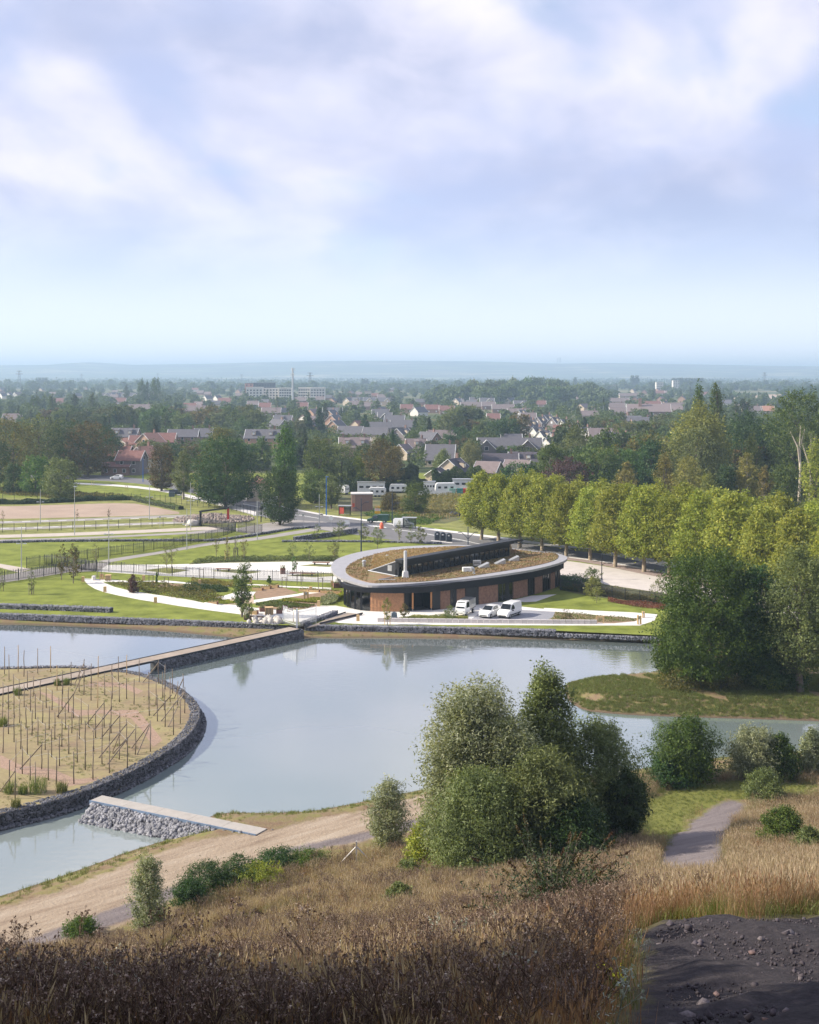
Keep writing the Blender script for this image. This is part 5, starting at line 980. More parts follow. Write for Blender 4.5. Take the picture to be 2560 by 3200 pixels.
H(393, 1337, 8, 12, -6, 'slate', 'pink', 'grey roofed house with dormers nearest the left wood', dorm=2)
H(503, 1352, 7, 13, 0, 'red', 'pink', 'long dark red roof joined to the gabled house', chim=0)
H(470, 1353, 7.4, 9, 62, 'orange', 'pink', 'house with a steep orange roof and brick gable', chim=1)
H(425, 1360, 6.0, 5, 5, 'red', 'cream', 'small twin gabled cottage with red roof', chim=0)
H(392, 1368, 5, 8, 62, 'orange', 'cream', 'low cream cottage behind the red roofed row', chim=0)
H(574, 1341, 8, 13, 2, 'slate', 'brick', 'two storey brick house with grey roof and white windows behind the bronze tree', wins=3, e=5)
H(637, 1338, 7.5, 8, 0, 'slate', 'brick', 'small grey roofed house beside the brick house with white windows')
H(824, 1341, 8.5, 15, -4, 'slate', 'pink', 'wide grey roofed house with white upper windows left of the poplar', wins=4, e=5, dorm=2)
H(776, 1357, 5.5, 7, 10, 'slate', 'pink', 'low side wing in front of the wide grey roofed house', wins=0)
H(371, 1393, 8, 9, -10, 'red', 'brick', 'tall dark brick house with red roof in the shade by the road', e=5)
H(368, 1443, 4.2, 9, -4, 'red', 'brick', 'single storey red brick shop front with a red lean-to roof', D=6, wins=3, e=3, chim=0)
H(412, 1407, 7.8, 8, -6, 'red', 'grey', 'grey brick street house with dark red roof', wins=2, e=5)
H(452, 1394, 8.6, 9, 70, 'orange', 'white', 'white street house with orange roof and blue shutters', wins=2, e=5)
H(1419, 1432, 6.6, 8, 62, 'dark', 'cream', 'white gabled house with black roof behind the hedge', D=10, e=2.6, dorm=1)
H(1368, 1461, 4.2, 5, 68, 'dark', 'cream', 'small cream side gable of the white gabled house', D=6, e=2.2, chim=0, wins=0)
H(1378, 1388, 7.6, 10, -6, 'slate', 'cream', 'house with the largest plain slate roof and a skylight', D=14, e=2.6, wins=3)
H(1262, 1387, 6, 5.5, 55, 'brown', 'cream', 'small cream gabled house left of the large slate roof', D=7, e=3)
H(1300, 1370, 6.5, 8, 8, 'brown', 'cream', 'brown roofed cream house behind the small gabled one', D=8, dorm=1)
H(1593, 1367, 8.4, 24, -1, 'slate', 'grey', 'very wide grey brick house with two front gables and white windows', D=9, e=4.6, wins=4, xg=(-9, 6.5), dorm=0, chim=1)
H(1598, 1355, 8.5, 8, 0, 'slate', 'brick', 'roof ridge rising behind the very wide grey house', chim=0)
H(1563, 1416, 5.6, 12, -3, 'dark', 'grey', 'long low dark roof, left of the pair above the plane trees', D=10, e=2.6)
H(1655, 1412, 5.6, 14, -10, 'dark', 'grey', 'long low dark roof with white dormers above the plane trees', D=10, e=2.6, dorm=3)
H(1527, 1441, 5.4, 7.5, -25, 'brown', 'grey', 'small brown roof with its gable turned right, nearest the willow', D=8, e=2.4, chim=0)
H(1619, 1436, 5.4, 8, -25, 'brown', 'grey', 'small brown roof with its gable turned right, above the plane trees', D=8, e=2.4, chim=0)
H(1109, 1366, 7.6, 12, 3, 'brown', 'pink', 'house with two dormers and left chimneys behind the pale green tree', dorm=2, chim=2)
H(1097, 1331, 7, 12, -12, 'slate', 'brick', 'slate roofed brick house with a right gable window', wins=2)
T1 = 'stack of brown gabled houses stepping away beside the tall dark tree'
for k, (px, rr) in enumerate([(1052, 1313), (1046, 1296), (1036, 1280)]): H(px, rr, 7, 9, 62, 'slate', 'pink', '%s of the three stepped gabled houses left of centre, counted from the front' % ORD[k], group=T1)
H(1040, 1273, 7.5, 14, 0, 'slate', 'brick', 'long slate roof behind the three stepped gables')
H(1190, 1278, 7.5, 12, 0, 'slate', 'cream', 'long slate roof behind the gabled house with a front window')
H(1203, 1288, 7, 9, 0, 'slate', 'grey', 'gabled grey brick house with a white front window', xg=(0,))
H(1234, 1297, 7, 12, -5, 'slate', 'grey', 'slate roofed row house with white verges, upper one')
H(1262, 1312, 7.2, 14, -5, 'slate', 'grey', 'slate roofed row house with white verges, lower and longer one')
H(1258, 1338, 6, 9, 55, 'slate', 'grey', 'row house with steep white edged gable under the slate rows', dorm=1)
H(1340, 1349, 6.5, 9, -40, 'slate', 'brick', 'brown gabled house right of the stepped rows')
H(1380, 1343, 6.5, 13, 0, 'brown', 'brick', 'long low brown roof right of the brown gabled house')
H(885, 1297, 7.5, 11, -6, 'slate', 'pink', 'dormered slate house at left behind the poplar', dorm=1)
H(870, 1310, 7, 9, -40, 'slate', 'grey', 'slate gabled house cut by the poplar')
far = []
def FH_(lst, roof, wall, lab, grp, r=7, L=10, yaw=0, D=8, **k):
    lst = sorted(lst); 
    for i, t in enumerate(lst):
        px, rr = t[0], t[1]; LL = t[2] if len(t) > 2 else L; yw = t[3] if len(t) > 3 else yaw
        H(px, rr, r, LL, yw, roof, wall, ('%s from the left of the %s' % (ORD[i], lab)) if len(lst) > 1 else 'the '+lab, D, group=grp, detail=1, **k)
FH_([(1109, 1252), (1000, 1238), (935, 1241, 14), (1472, 1256, 18), (1527, 1255, 12), (1572, 1263, 18), (791, 1252), (849, 1273, 14), (604, 1267, 22), (440, 1263, 20), (1621, 1276, 16), (1651, 1289), (1885, 1222), (1927, 1258, 14), (1939, 1273, 16), (1889, 1337, 15), (1987, 1358, 12)], 'brown', 'brick', 'brown roofed houses spread across the distant town', 'brown roofed town houses')
FH_([(1092, 1242, 12, 60), (1110, 1241, 16), (1150, 1241, 16), (1205, 1242, 16), (1432, 1244, 12, 60), (1490, 1241, 14), (1522, 1243, 14), (389, 1226, 14), (372, 1228, 10, 60), (330, 1228, 14), (420, 1227, 14), (1579, 1242, 18), (1626, 1251, 12)], 'slate', 'cream', 'dark roofed gabled rows of the distant town', 'dark roofed gabled town houses', r=8, xg=(2,))
FH_([(945, 1257), (1176, 1228, 14), (1271, 1263), (1352, 1264, 12), (1397, 1267, 12), (1542, 1291, 8), (1689, 1251, 10), (592, 1259, 12), (704, 1243, 14), (829, 1258), (187, 1244, 14), (379, 1243, 10), (1914, 1203, 18), (2034, 1253, 18), (2061, 1220, 14)], 'red', 'pink', 'red roofed houses spread across the distant town', 'red roofed town houses')
FH_([(311, 1198, 12, 40), (2398, 1268, 10), (2076, 1373, 9)], 'orange', 'pink', 'isolated orange roofed houses in the far distance', 'orange roofed far houses')
FH_([(10, 1228, 8, 50), (470, 1228, 7, 55), (487, 1241, 8, 55), (649, 1235, 10, 50), (680, 1235, 8, 50), (1310, 1271, 12, 50), (29, 1226, 5, 60)], 'slate', 'white', 'white gabled houses at the far left and centre', 'white gabled town houses')
FH_([(41, 1292, 12), (1649, 1303, 9, 55), (2104, 1258, 20), (1972, 1228, 30), (1932, 1243, 22), (2348, 1268, 16), (2320, 1262, 12), (1196, 1232, 12)], 'brown', 'cream', 'low pinkish brown roofs at the rim of the town', 'low brown roofed town houses')
# terraces on the right seen obliquely: many small white edged roofs stepping up
st = [(1651, 1331), (1679, 1335), (1700, 1345), (1735, 1350), (1660, 1312), (1690, 1302), (1712, 1296), (1735, 1303), (1765, 1310), (1800, 1322), (1830, 1335), (1755, 1355), (1630, 1280), (1720, 1365), (1895, 1348), (1925, 1352), (1950, 1356)]
for i, (px, rr) in enumerate(sorted(st)): H(px, rr, 6.8, 7, 48, 'slate', 'white' if i % 2 else 'grey', '%s from the left of the small stepped terrace roofs with white edges' % ORD[i], 7, group='stepped terrace roofs right of centre', detail=1, dorm=1)
# large hall with big chimney
r_ = H(2027, 1262, 11, 30, -8, 'brown', 'brick', 'big brick hall with a broad brown roof and tall chimney', D=20, e=6, chim=0, detail=1, wins=6)
b = MB(); b.box(-6, -3, 10.5, 2.2, 1.6, 9); b.obj('chimney', WALLS['brick'], r_)
# rows of town houses scattered between the trees (small in the picture)
rg = np.random.default_rng(77); rnd = []
tries = 0
while len(rnd) < 60 and tries < 6000:
    tries += 1; d = math.exp(rg.uniform(math.log(620), math.log(2300))); x = rg.uniform(-.34, .34)*d; px = 1280+x*F/d; rr = HOR+F*(CH-7)/d
    if (1280 < px < 1950 and 1175 < rr < 1236) or (2280 < px < 2460 and rr < 1262) or (px < 830 and px > 150 and 1262 < rr < 1345) or (px < 250 and rr > 1240): continue
    if px > 2130 and rr > 1250: continue
    if any(abs(px-h[0]) < 22000/d and abs(d-h[2]) < 55 for h in HOUSES) or any(abs(px-q[0]) < 14000/d and abs(d-q[2]) < 30 for q in rnd): continue
    rnd.append((px, rr, d, x)); 
for i, (px, rr, d, x) in enumerate(sorted(rnd)):
    dtx = ' row %s' % ORD[int(np.searchsorted([700, 800, 900, 1000, 1150, 1300, 1500, 1750, 2000], d))]
    k = int(rg.integers(0, 10)); roof = ('red', 'brown', 'brown', 'brown', 'brown', 'slate', 'slate', 'slate', 'slate', 'brown')[k]; wall = ('brick', 'cream', 'pink', 'white', 'brick')[int(rg.integers(0, 5))]
    rn = {'red': 'red', 'orange': 'orange', 'brown': 'brown', 'slate': 'grey'}[roof]; wn_ = {'brick': 'brick', 'cream': 'cream', 'pink': 'pale brick', 'white': 'white'}[wall]
    house(x, d, float(rg.integers(8, 14)), 8., 3.4, 6.6, R(float(rg.choice([0, -12, 55, 70]))), roof, wall, 'small far %s walled house with %s roof, %s' % (wn_, rn, PLACE[min(11, max(0, int(px/2560*12)))]+','+dtx), 'far %s walled town houses with %s roofs' % (wn_, rn), 1, 0, 0, 1 if i % 2 else 0, False)
    HOUSES.append((px, rr, d, 10, 7))
# white apartment blocks
def flats(px0, px1, yt, base_d, lab, mat=None, n=5, name='apartment_block'):
    x0 = (px0-1280)*base_d/F; x1 = (px1-1280)*base_d/F; z = CH-(yt-HOR)*base_d/F; root = empty(name, ((x0+x1)/2, base_d, 0), 0, lab, 'apartment block', None); L = x1-x0; b = MB(); b.box(0, 0, z/2, L, 12, z); b.obj('wall', mat or WALLS['white'], root)
    b = MB(); b.box(0, 0, z+.25, L+.6, 12.6, .5); b.obj('roof', ROOFS['slate'] if mat else WALLS['white'], root)
    for r in range(max(1, int(z/3))):
        for c in range(n):
            o = link('window', hmesh('pane', 2.0, 1.6), root, (-L/2+L*(c+.5)/n, -6, 1.7+3*r))
flats(771, 822, 1211, 1420, 'white apartment block, left end of the white row below the cell tower'); flats(824, 872, 1214, 1440, 'white apartment block, second from the left in the white row'); flats(874, 912, 1213, 1430, 'white apartment block directly left of the cell tower base'); flats(934, 970, 1212, 1450, 'white apartment block right of the cell tower'); flats(972, 1016, 1212, 1440, 'white apartment block at the right end of the white row')
flats(767, 792, 1198, 1700, 'salmon end of the long dark roofed block behind the white flats', M('salmon_render', (.55, .25, .20), .9, .05, .2), 2); flats(793, 860, 1197, 1705, 'long dark grey block with roof vents behind the white flats', M('dark_render', (.10, .10, .12), .9, .05, .2), 8)
flats(2050, 2072, 1195, 2400, 'low white block far right of the straight street'); flats(2102, 2121, 1190, 2350, 'white stepped tower block in the far right town', n=3)
flats(1140, 1160, 1222, 1500, 'small cream block left of the red roof in the distance', M('cream_block', (.6, .5, .42), .9, .05, .2), 3)
# ================================================================ far trees
def clear(px, d, top, wpx):
    for h in HOUSES:
        hw = h[3]*F/h[2]/2
        if d < h[2]+6 and abs(px-h[0]) < hw*.55+wpx*.30 and top < h[1]+F*2.4/h[2] and (HOR+F*CH/d) > h[1]: return False
        if abs(d-h[2]) < 7 and abs(px-h[0]) < hw: return False
    return True
rg = np.random.default_rng(99); QT = []; cnt_ = {}
def ft(px, d, Ht, Wt, kind=0, zone='', far=True, force=False):
    x = (px-1280)*d/F; top = HOR+F*(CH-Ht)/d; w = Wt*F/d
    if not force and not clear(px, d, top, w): return
    pr, h0, w0 = (TF[int(rg.integers(0, 5))] if far else TR[int(rg.integers(0, 5))], 12, 11) if kind == 0 else ((TFC[0] if far else TC[int(rg.integers(0, 2))], 16, 5) if kind == 1 else (TFC[1] if far else TCO, 12, 6.2))
    QT.append((d, px, kind, pr, Ht/h0, Wt/w0, zone, x)); return
def ft_flush():
    for kind in (0, 1, 2):
        L = sorted([q for q in QT if q[2] == kind], key=lambda q: -q[4]/q[0])
        lim = {0: 300, 1: 130, 2: 60}[kind]; near_, rest_ = L[:lim], L[lim:]
        kn = ('bushy tree', 'columnar poplar', 'pointed conifer')[kind]; byz = {}
        for q in near_: byz.setdefault(q[6], []).append(q)
        for zn, qs in byz.items():
            qs = sorted(qs, key=lambda q: q[1])
            for i, q in enumerate(qs):
                if len(qs) == 1: lb = '%s %s' % (kn, zn)
                elif len(qs) <= 20: lb = '%s from the left of the %ss %s' % (ORD[i], kn, zn)
                else:
                    pos = int(q[1]/2560*12); pos = min(11, max(0, pos)); dk = ORD[int(np.searchsorted([455, 500, 560, 640, 750, 900, 1100, 1400], q[0]))]+' row'; ky = (kind, zn, pos, dk); cnt_[ky] = cnt_.get(ky, 0)+1; lb = '%s %s %s, %s, %s' % (ORD[min(19, cnt_[ky]-1)], kn, zn, PLACE[pos], dk)
                plant1(('town_tree', 'poplar_tree', 'conifer_tree')[kind], q[3], q[7], q[0], q[4], lb, '%ss %s' % (kn, zn), float(rg.uniform(0, 6)), 'tree', q[5])
        if rest_:
            VV = []; FF = []; n0 = 0
            for q in rest_:
                me = q[3][0]; n = len(me.vertices); v = np.empty(n*3, np.float32); me.vertices.foreach_get('co', v); v = v.reshape(-1, 3, 3); st_ = max(1, int(len(v)/240)); v = v[::st_].reshape(-1, 3)*np.array([q[5], q[5], q[4]])
                if st_ > 1: c = v.reshape(-1, 3, 3).mean(1, keepdims=True); v = (c+(v.reshape(-1, 3, 3)-c)*min(1.9, st_**.5)).reshape(-1, 3)
                VV.append(v+np.array([q[7], q[0], 0])); FF.append(np.arange(len(v)).reshape(-1, 3)+n0); n0 += len(v)
            tag(link('town_woodland', np_mesh('town_woodland', np.concatenate(VV), np.concatenate(FF), LF[kind % 2])), '%s, too many and small to count, filling gaps between the far roofs' % ('bushy trees', 'poplars', 'conifers')[kind], 'woodland', kind='stuff')
# dark belt behind the houses at left
for i in range(34): ft(165+i*20+rg.uniform(-8, 8), rg.uniform(640, 760), rg.uniform(12, 15.5), rg.uniform(12, 16), 0, 'behind the left houses', False, False)
for i in range(16): ft(560+i*18, rg.uniform(650, 700), rg.uniform(13, 16), rg.uniform(13, 16), 0, 'behind the left houses', False, False)
for px, yt, d in ((103, 1232, 900), (118, 1235, 905), (163, 1226, 880), (208, 1250, 870), (234, 1227, 860), (288, 1223, 850), (395, 1200, 1500), (460, 1189, 1300)): ft(px, d, CH-(yt-HOR)*d/F, 7, 1, 'standing alone at left', False, True)
ft(487, 1250, CH-(1180-HOR)*1250/F, 13, 0, 'with a dome crown on the left skyline', False, True); ft(442, 1250, CH-(1187-HOR)*1250/F, 9, 0, 'with a dome crown on the left skyline', False, True)
for px, yt, d in ((998, 1268, 640), (965, 1290, 640), (960, 1278, 660), (1140, 1290, 640)): ft(px, d, CH-(yt-HOR)*d/F, 9, 2, 'beside the stepped gables in the middle', False, True)
for px, yt, d in ((1425, 1265, 640), (1450, 1268, 650), (1475, 1262, 655), (1500, 1275, 640), (1405, 1285, 600), (1620, 1285, 560), (1560, 1302, 520), (1590, 1300, 540)): ft(px, d, CH-(yt-HOR)*d/F, 12, 2 if px in (1450, 1500) else 0, 'of the dark grove right of centre', False, True)
for px, yt, d in ((2320, 1240, 700), (2340, 1245, 700), (2300, 1248, 690)): ft(px, d, CH-(yt-HOR)*d/F, 7, 1, 'before the far ploughed field', False, True)
for i in range(30): ft(1840+i*11+rg.uniform(-8, 8), rg.uniform(520, 720), rg.uniform(9, 13), rg.uniform(10, 14), 0, 'of the dark belt behind the terraces', False)
for i in range(40): ft(1750+rg.uniform(0, 380), rg.uniform(560, 900), rg.uniform(8, 13), rg.uniform(8, 13), 0, 'behind the terraces', False)
# wooded mound
for i in range(190):
    t = rg.random(); px = 1335+570*t; env = np.interp(px, [1335, 1400, 1500, 1650, 1750, 1850, 1910], [1215, 1190, 1183, 1175, 1176, 1190, 1212]); d = rg.uniform(1450, 1750); k = rg.random()**.7; yt = env+k*34; Ht = CH-(yt-HOR)*d/F
    ft(px, d-k*200, max(9, CH-(yt-HOR)*(d-k*200)/F), rg.uniform(15, 20), 0, 'of the wooded mound', True, True)
# general town planting
for i in range(2300):
    d = math.exp(rg.uniform(math.log(430), math.log(2700))); px = rg.uniform(-60, 2620); yb = HOR+132000/d
    if 2283 < px < 2450 and 1500 < d < 2300: continue
    if 1930 < px < 1965 and d > 900: continue
    k = 0 if rg.random() < .86 else int(rg.integers(1, 3)); ft(px, d, rg.uniform(6, 11) if k == 0 else rg.uniform(9, 15), rg.uniform(7, 12) if k == 0 else rg.uniform(4, 6), k, 'in the town', d > 850)
for i in range(90):
    px = -30+i*29+rg.uniform(-10, 10); d = rg.uniform(2300, 3000); ft(px, d, rg.uniform(9, 20), rg.uniform(18, 30), 0, 'on the far plain edge', True)
for i in range(26):  # tree belt at the left front of the town
    ft(rg.uniform(-20, 330), rg.uniform(800, 1300), rg.uniform(9, 14), rg.uniform(10, 14), 0, 'at the left of the town', False)
for px0, px1, top in ((112, 150, 1177), (1970, 1998, 1170), (2100, 2200, 1178), (2385, 2400, 1185), (1130, 1150, 1180), (1795, 1800, 1176)):
    n = max(2, int((px1-px0)/6))
    for i in range(n): d = 2900; ft(px0+(px1-px0)*(i+.5)/n, d, CH-(top-HOR)*d/F, 10, 1, 'lining the horizon', True, True)
# right wood fillers
for i in range(46): ft(rg.uniform(1720, 2600), rg.uniform(330, 470), rg.uniform(11, 17), rg.uniform(10, 14), 0, 'of the right hand wood', False, True)
ft_flush()
# far woodland strips that read as one mass
rg2 = np.random.default_rng(5); Pn = []; Sz = []
for (pa, pb, d0, d1, n, hh) in ((-100, 2700, 2700, 3400, 1500, 9), (-200, 2800, 3500, 6000, 1600, 11), (2150, 2700, 1500, 2400, 260, 12)):
    dd = rg2.uniform(d0, d1, n); dd = d0+np.floor((dd-d0)/((d1-d0)/6))*((d1-d0)/6)+rg2.normal(0, 12, n); px = rg2.uniform(pa, pb, n); k = (np.sin(px*.013+dd*.01)+np.sin(px*.031+dd)) > -.5
    if d0 == 1500: k &= ~((px < 2470) & (dd > 1500))
    Pn.append(np.c_[(px-1280)*dd/F, dd, rg2.uniform(.2, .5, n)*hh][k]); Sz.append(np.full(k.sum(), hh))
Pn = np.concatenate(Pn); Sz = np.concatenate(Sz); n = len(Pn); PP = np.repeat(Pn, 14, 0)+rg2.normal(0, 1, (n*14, 3))*np.repeat(Sz, 14)[:, None]*np.array([.75, .3, .30]); V, Fc = leaves(PP, rg2.normal(size=PP.shape), np.repeat(Sz, 14)*.55, rg2, .8)
tag(link('distant_woodland', np_mesh('distant_woodland', V, Fc, LF[1])), 'thin belts of trees across the far plain below the hills', 'woodland', kind='stuff')
sheet('ploughed_field', [(2250, 1256), (2283, 1236), (2440, 1232), (2470, 1252), (2460, 1262)], M('ploughed', (.38, .29, .22), .95, .08, .02), .1)
# hedges
def hedge(pts, h, wd, mat, label, seed, leaf=.22, dens=75):
    rg = np.random.default_rng(seed); L = resample(pts, 1.5); T = np.linalg.norm(np.diff(L, axis=0), axis=1).sum(); n = int(T*(h*2+wd)*dens); i = rg.uniform(0, len(L)-1.001, n); k = i.astype(int); f = (i-k)[:, None]; C = L[k]*(1-f)+L[k+1]*f
    hh = h*(1+.18*np.sin(i*1.3+seed)+.1*np.sin(i*3.1)); a = rg.uniform(0, PI, n); r = 1-.35*rg.random(n)**2; P = np.c_[C[:, 0]+rg.normal(0, .15, n), C[:, 1]+np.cos(a)*wd/2*r, np.clip(np.sin(a)**.6*hh*r, .05, None)]; Nn = np.c_[rg.normal(0, .5, n), np.cos(a), np.sin(a)]+rg.normal(0, .5, (n, 3))
    V, Fc = leaves(P, Nn, leaf, rg); root = empty('hedge', (0, 0, 0), 0, label, 'hedge'); link('foliage', np_mesh('foliage', V, Fc, mat), root); b = MB(); Li = offset(L, wd*.3); Lo = offset(L, -wd*.3)
    b.prism([tuple(p) for p in Li]+[tuple(p) for p in Lo[::-1]], 0, h*.7); b.obj('branches', M('hedge_twigs', (.02, .025, .012), .95, .3, 2.), root)
hedge([G(1040, 1537), G(1335, 1537)], 3.6, 3, LD, 'long dark clipped hedge behind the caravans', 1, .3)
hedge([G(1350, 1512), G(1430, 1512)], 4.2, 3, LD, 'dark hedge below the white gabled house', 2, .3); hedge([G(1432, 1512), G(1520, 1512)], 4.6, 3, LG, 'lighter green hedge right of the white gabled house', 3, .3)
hedge([G(1240, 1498), G(1308, 1498)], 4.0, 4, LD, 'short dark hedge under the cream house', 4, .3)
hedge([G(-40, 1575), G(60, 1575), G(190, 1570), G(290, 1564), G(410, 1562)], 1.1, 2.5, LD, 'low dark hedge along the back of the tan field', 5, .28, 60)
hedge([G(420, 1562), G(500, 1580), G(560, 1592)], 1.0, 4, LO, 'pale scrubby bank at the end of the tan field', 6, .25, 50)
# ================================================================ fences
def fence(name, pts, h, label, gap=.13, post=2.5, mat=DARKMET, wild=.10, thick=.022, world=False, postmat=None, rails=2, pickets=True, seed=0):
    P = resample(pts if world else poly(pts), gap); rg = np.random.default_rng(seed+7); root = empty(name, (0, 0, 0), 0, label, 'fence')
    if pickets:
        n = len(P); dx = rg.normal(0, wild, n)*.5; T = np.gradient(P, axis=0); T /= np.linalg.norm(T, axis=1)[:, None]; hh = h*rg.uniform(.90, 1.04, n) if wild else np.full(n, h); hw = thick; V = np.zeros((n, 8, 3)); N_ = np.c_[-T[:, 1], T[:, 0]]
        for k, (sx, sy) in enumerate(((-1, -1), (1, -1), (1, 1), (-1, 1))):
            V[:, k, :2] = P+T*sx*hw+N_*sy*hw*.5; V[:, k, 2] = .05; V[:, k+4, :2] = P+T*(sx*hw+dx[:, None])+N_*sy*hw*.5; V[:, k+4, 2] = hh
        Fc = (CUBF[None]+np.arange(n)[:, None, None]*8).reshape(-1, 4); tag(link('picket', np_mesh('picket', V.reshape(-1, 3), Fc, mat), root), kind='stuff')
    Q = resample(pts if world else poly(pts), post); b = MB()
    pm = MB().box(0, 0, h/2, .08, .08, h+.08).mesh('post', postmat or mat)
    for q in Q: link('post', pm, root, (q[0], q[1], 0))
    for r in range(rails):
        b = MB(); z = h*(.16+.68*r/max(1, rails-1)); b.tube([(*q, z) for q in Q], .025, 4); b.obj('rail', mat, root)
    return root
fence('picket_fence', [(-200, 1852), (0, 1821), (104, 1807), (211, 1789), (302, 1784)], 1.85, 'dark irregular picket fence along the path at far left', seed=1)
fence('picket_fence', [(302, 1784), (400, 1791), (500, 1799), (721, 1810), (883, 1815), (1040, 1820)], 1.7, 'dark picket fence in front of the white plaza', seed=2, thick=.018)
fence('picket_fence', [(83, 1776), (200, 1760), (312, 1743), (415, 1730), (500, 1717), (560, 1708), (640, 1692), (700, 1676), (737, 1662)], 1.9, 'long dark picket fence climbing diagonally across the lawns', gap=.17, seed=3)
fence('picket_fence', [(300, 1786), (262, 1782), (200, 1772), (140, 1768)], 1.9, 'short dark picket return beside the bronze saplings', seed=4)
fence('picket_gate', [(612, 1641), (660, 1648), (700, 1656), (735, 1662)], 1.9, 'dark sliding picket gate below the red and black portal', gap=.14, wild=.03, seed=5)
fence('picket_fence', [(744, 1664), (780, 1667), (819, 1671)], 2.2, 'short dark picket fence panel right of the sliding gate', gap=.14, wild=.05, seed=6)
fence('mesh_fence', [(-100, 1672), (18, 1663), (280, 1655), (560, 1643), (610, 1640)], 1.8, 'thin post and wire fence between the parking strips and the beige path', post=2.38, pickets=False)
fence('mesh_fence', [(-100, 1567), (0, 1566), (309, 1558), (468, 1566)], 1.8, 'far post and wire fence behind the tan field', post=2.9, pickets=False)
fence('mesh_fence', [(468, 1566), (573, 1578), (738, 1598), (830, 1622)], 2.0, 'post and wire fence along the curved footpath by the road', post=2.2, pickets=False)
fence('picket_fence', [(1752, 1845), (1800, 1850), (1880, 1864), (1960, 1877), (2075, 1891), (2150, 1897)], 1.8, 'dark picket fence with weeds between the parking court and the small lawn', gap=.14, wild=.04, seed=7)
fence('timber_fence', [(925, 1582), (1000, 1595), (1050, 1601)], 1.0, 'low wooden rail fence below the trees near the substation', post=2.5, pickets=False, mat=STAKE)
for k, pts in enumerate(([(885.5, 1948), (928, 1962)], [(928, 1962), (988, 1948)])):
    fence('steel_gate', pts, 2.3, ('left leaf' if k == 0 else 'right leaf')+' of the white galvanised gate at the end of the footbridge', gap=.135, post=30 if k else 2.9, mat=M('white_steel', (.72, .73, .74), .4, .05, 3.), wild=.06, thick=.016, seed=9+k)
b = MB(); x, y = G(928, 1962); b.box(x, y, 1.25, .20, .20, 2.5); tag(b.obj('gate_post', M('white_steel', ())), 'thick white central post of the galvanised gate', 'post')
# portal
x0, y0 = G(627, 1643); x1, y1 = G(713, 1631); pr = empty('portal', (0, 0, 0), 0, 'black and red height limiting portal over the sliding gate', 'portal')
for x, y, m in ((x0, y0, DARKMET), (x1, y1, M('red_paint', (.5, .03, .03), .5, .1, 2.))): b = MB(); b.box(x, y, 1.5, .45, .35, 3.0); b.obj('post', m, pr)
b = MB(); a = math.atan2(y1-y0, x1-x0); b.box((x0+x1)/2, (y0+y1)/2, 3.1, math.hypot(x1-x0, y1-y0)+.5, .35, .35, a); b.obj('beam', DARKMET, pr)
for k in range(3): t = .18+.3*k; b = MB(); b.box(x0+(x1-x0)*t, y0+(y1-y0)*t-.19, 3.12, .9, .03, .2, a); b.obj('red_marking', M('red_paint', ()), pr)
# ================================================================ lamps, masts, signs
def lamp(px, yb, yt, label, kind='pair', mat=GALV, r=.07):
    x, y = G(px, yb); Hh = (yb-yt)*y/F; root = empty('street_lamp', (x, y, 0), 0, label, 'street lamp'); b = MB(); b.tube([(0, 0, 0), (0, 0, Hh*.5), (0, 0, Hh)], [r*1.4, r, r*.7], 8); b.obj('pole', mat, root)
    def head(hx, hz, w=.7, hy=0): m = MB(); m.box(hx, hy, hz, w, .28, .12, 0, .8); m.obj('lamp_head', mat, root)
    if kind == 'pair':
        z = Hh*.62; b = MB(); b.tube([(-.55, 0, z), (.55, 0, z)], .035, 5); b.obj('bracket', mat, root); head(-.6, z+.03, .5); head(.6, z+.03, .5)
    elif kind == 'top': head(.15, Hh, .8)
    elif kind == 'double':
        for s, z in ((-1, .82), (1, .93)): b = MB(); b.tube([(0, 0, Hh*z-.7), (s*.5, 0, Hh*z-.2), (s*.9, 0, Hh*z)], .045, 5); b.obj('arm', mat, root); head(s*1.1, Hh*z, .7)
    elif kind == 'single': b = MB(); b.tube([(0, 0, Hh*.55), (.6, 0, Hh*.62), (1.0, 0, Hh*.62)], .045, 5); b.obj('arm', mat, root); head(1.3, Hh*.62, .8)
    elif kind == 'left': b = MB(); b.tube([(0, 0, Hh*.99), (-.6, 0, Hh*1.0), (-1.2, 0, Hh*1.0)], .045, 5); b.obj('arm', mat, root); head(-1.6, Hh, .8)
    elif kind == 'Y':
        for s in (-1, 1): b = MB(); b.tube([(0, 0, Hh*.45), (s*.6, 0, Hh*.75), (s*1.3, 0, Hh*1.0)], .06, 6); b.obj('arm', mat, root); head(s*1.6, Hh*1.0, .8)
    return root
for px, yb, yt, k, lb in ((67, 1789, 1644, 'pair', 'slim grey pole with two side lamps beside the far left picket fence'), (126, 1637, 1527, 'pair', 'slim grey lamp pole by the upper parking strip, leftmost'), (233, 1672, 1520, 'top', 'tall grey lamp pole standing at the edge of the beige path'), (340, 1757, 1615, 'pair', 'slim grey pole with two side lamps in front of the diagonal fence'), (467, 1624, 1510, 'pair', 'slim grey lamp pole at the right end of the tan field'), (584, 1719, 1590, 'pair', 'slim grey lamp pole beside the diagonal park path'), (596, 1657, 1508, 'pair', 'slim grey lamp pole just left of the red and black portal'), (804, 1687, 1565, 'pair', 'slim grey lamp pole right of the picket panels'), (998, 1645, 1545, 'pair', 'grey lamp pole at the road junction left of the round sign')): lamp(px, yb, yt, lb, k)
DB = M('dark_blue_paint', (.03, .045, .075), .5, .1, 2.); lamp(1129, 1724, 1557, 'tall dark blue double headed street lamp behind the rounded roof end', 'double', DB, .10); lamp(1226, 1637, 1532, 'dark street lamp in front of the multi stemmed tree', 'single', DB, .08); lamp(1463, 1669, 1547, 'dark street lamp in the grass left of the plane trees', 'left', DB, .08)
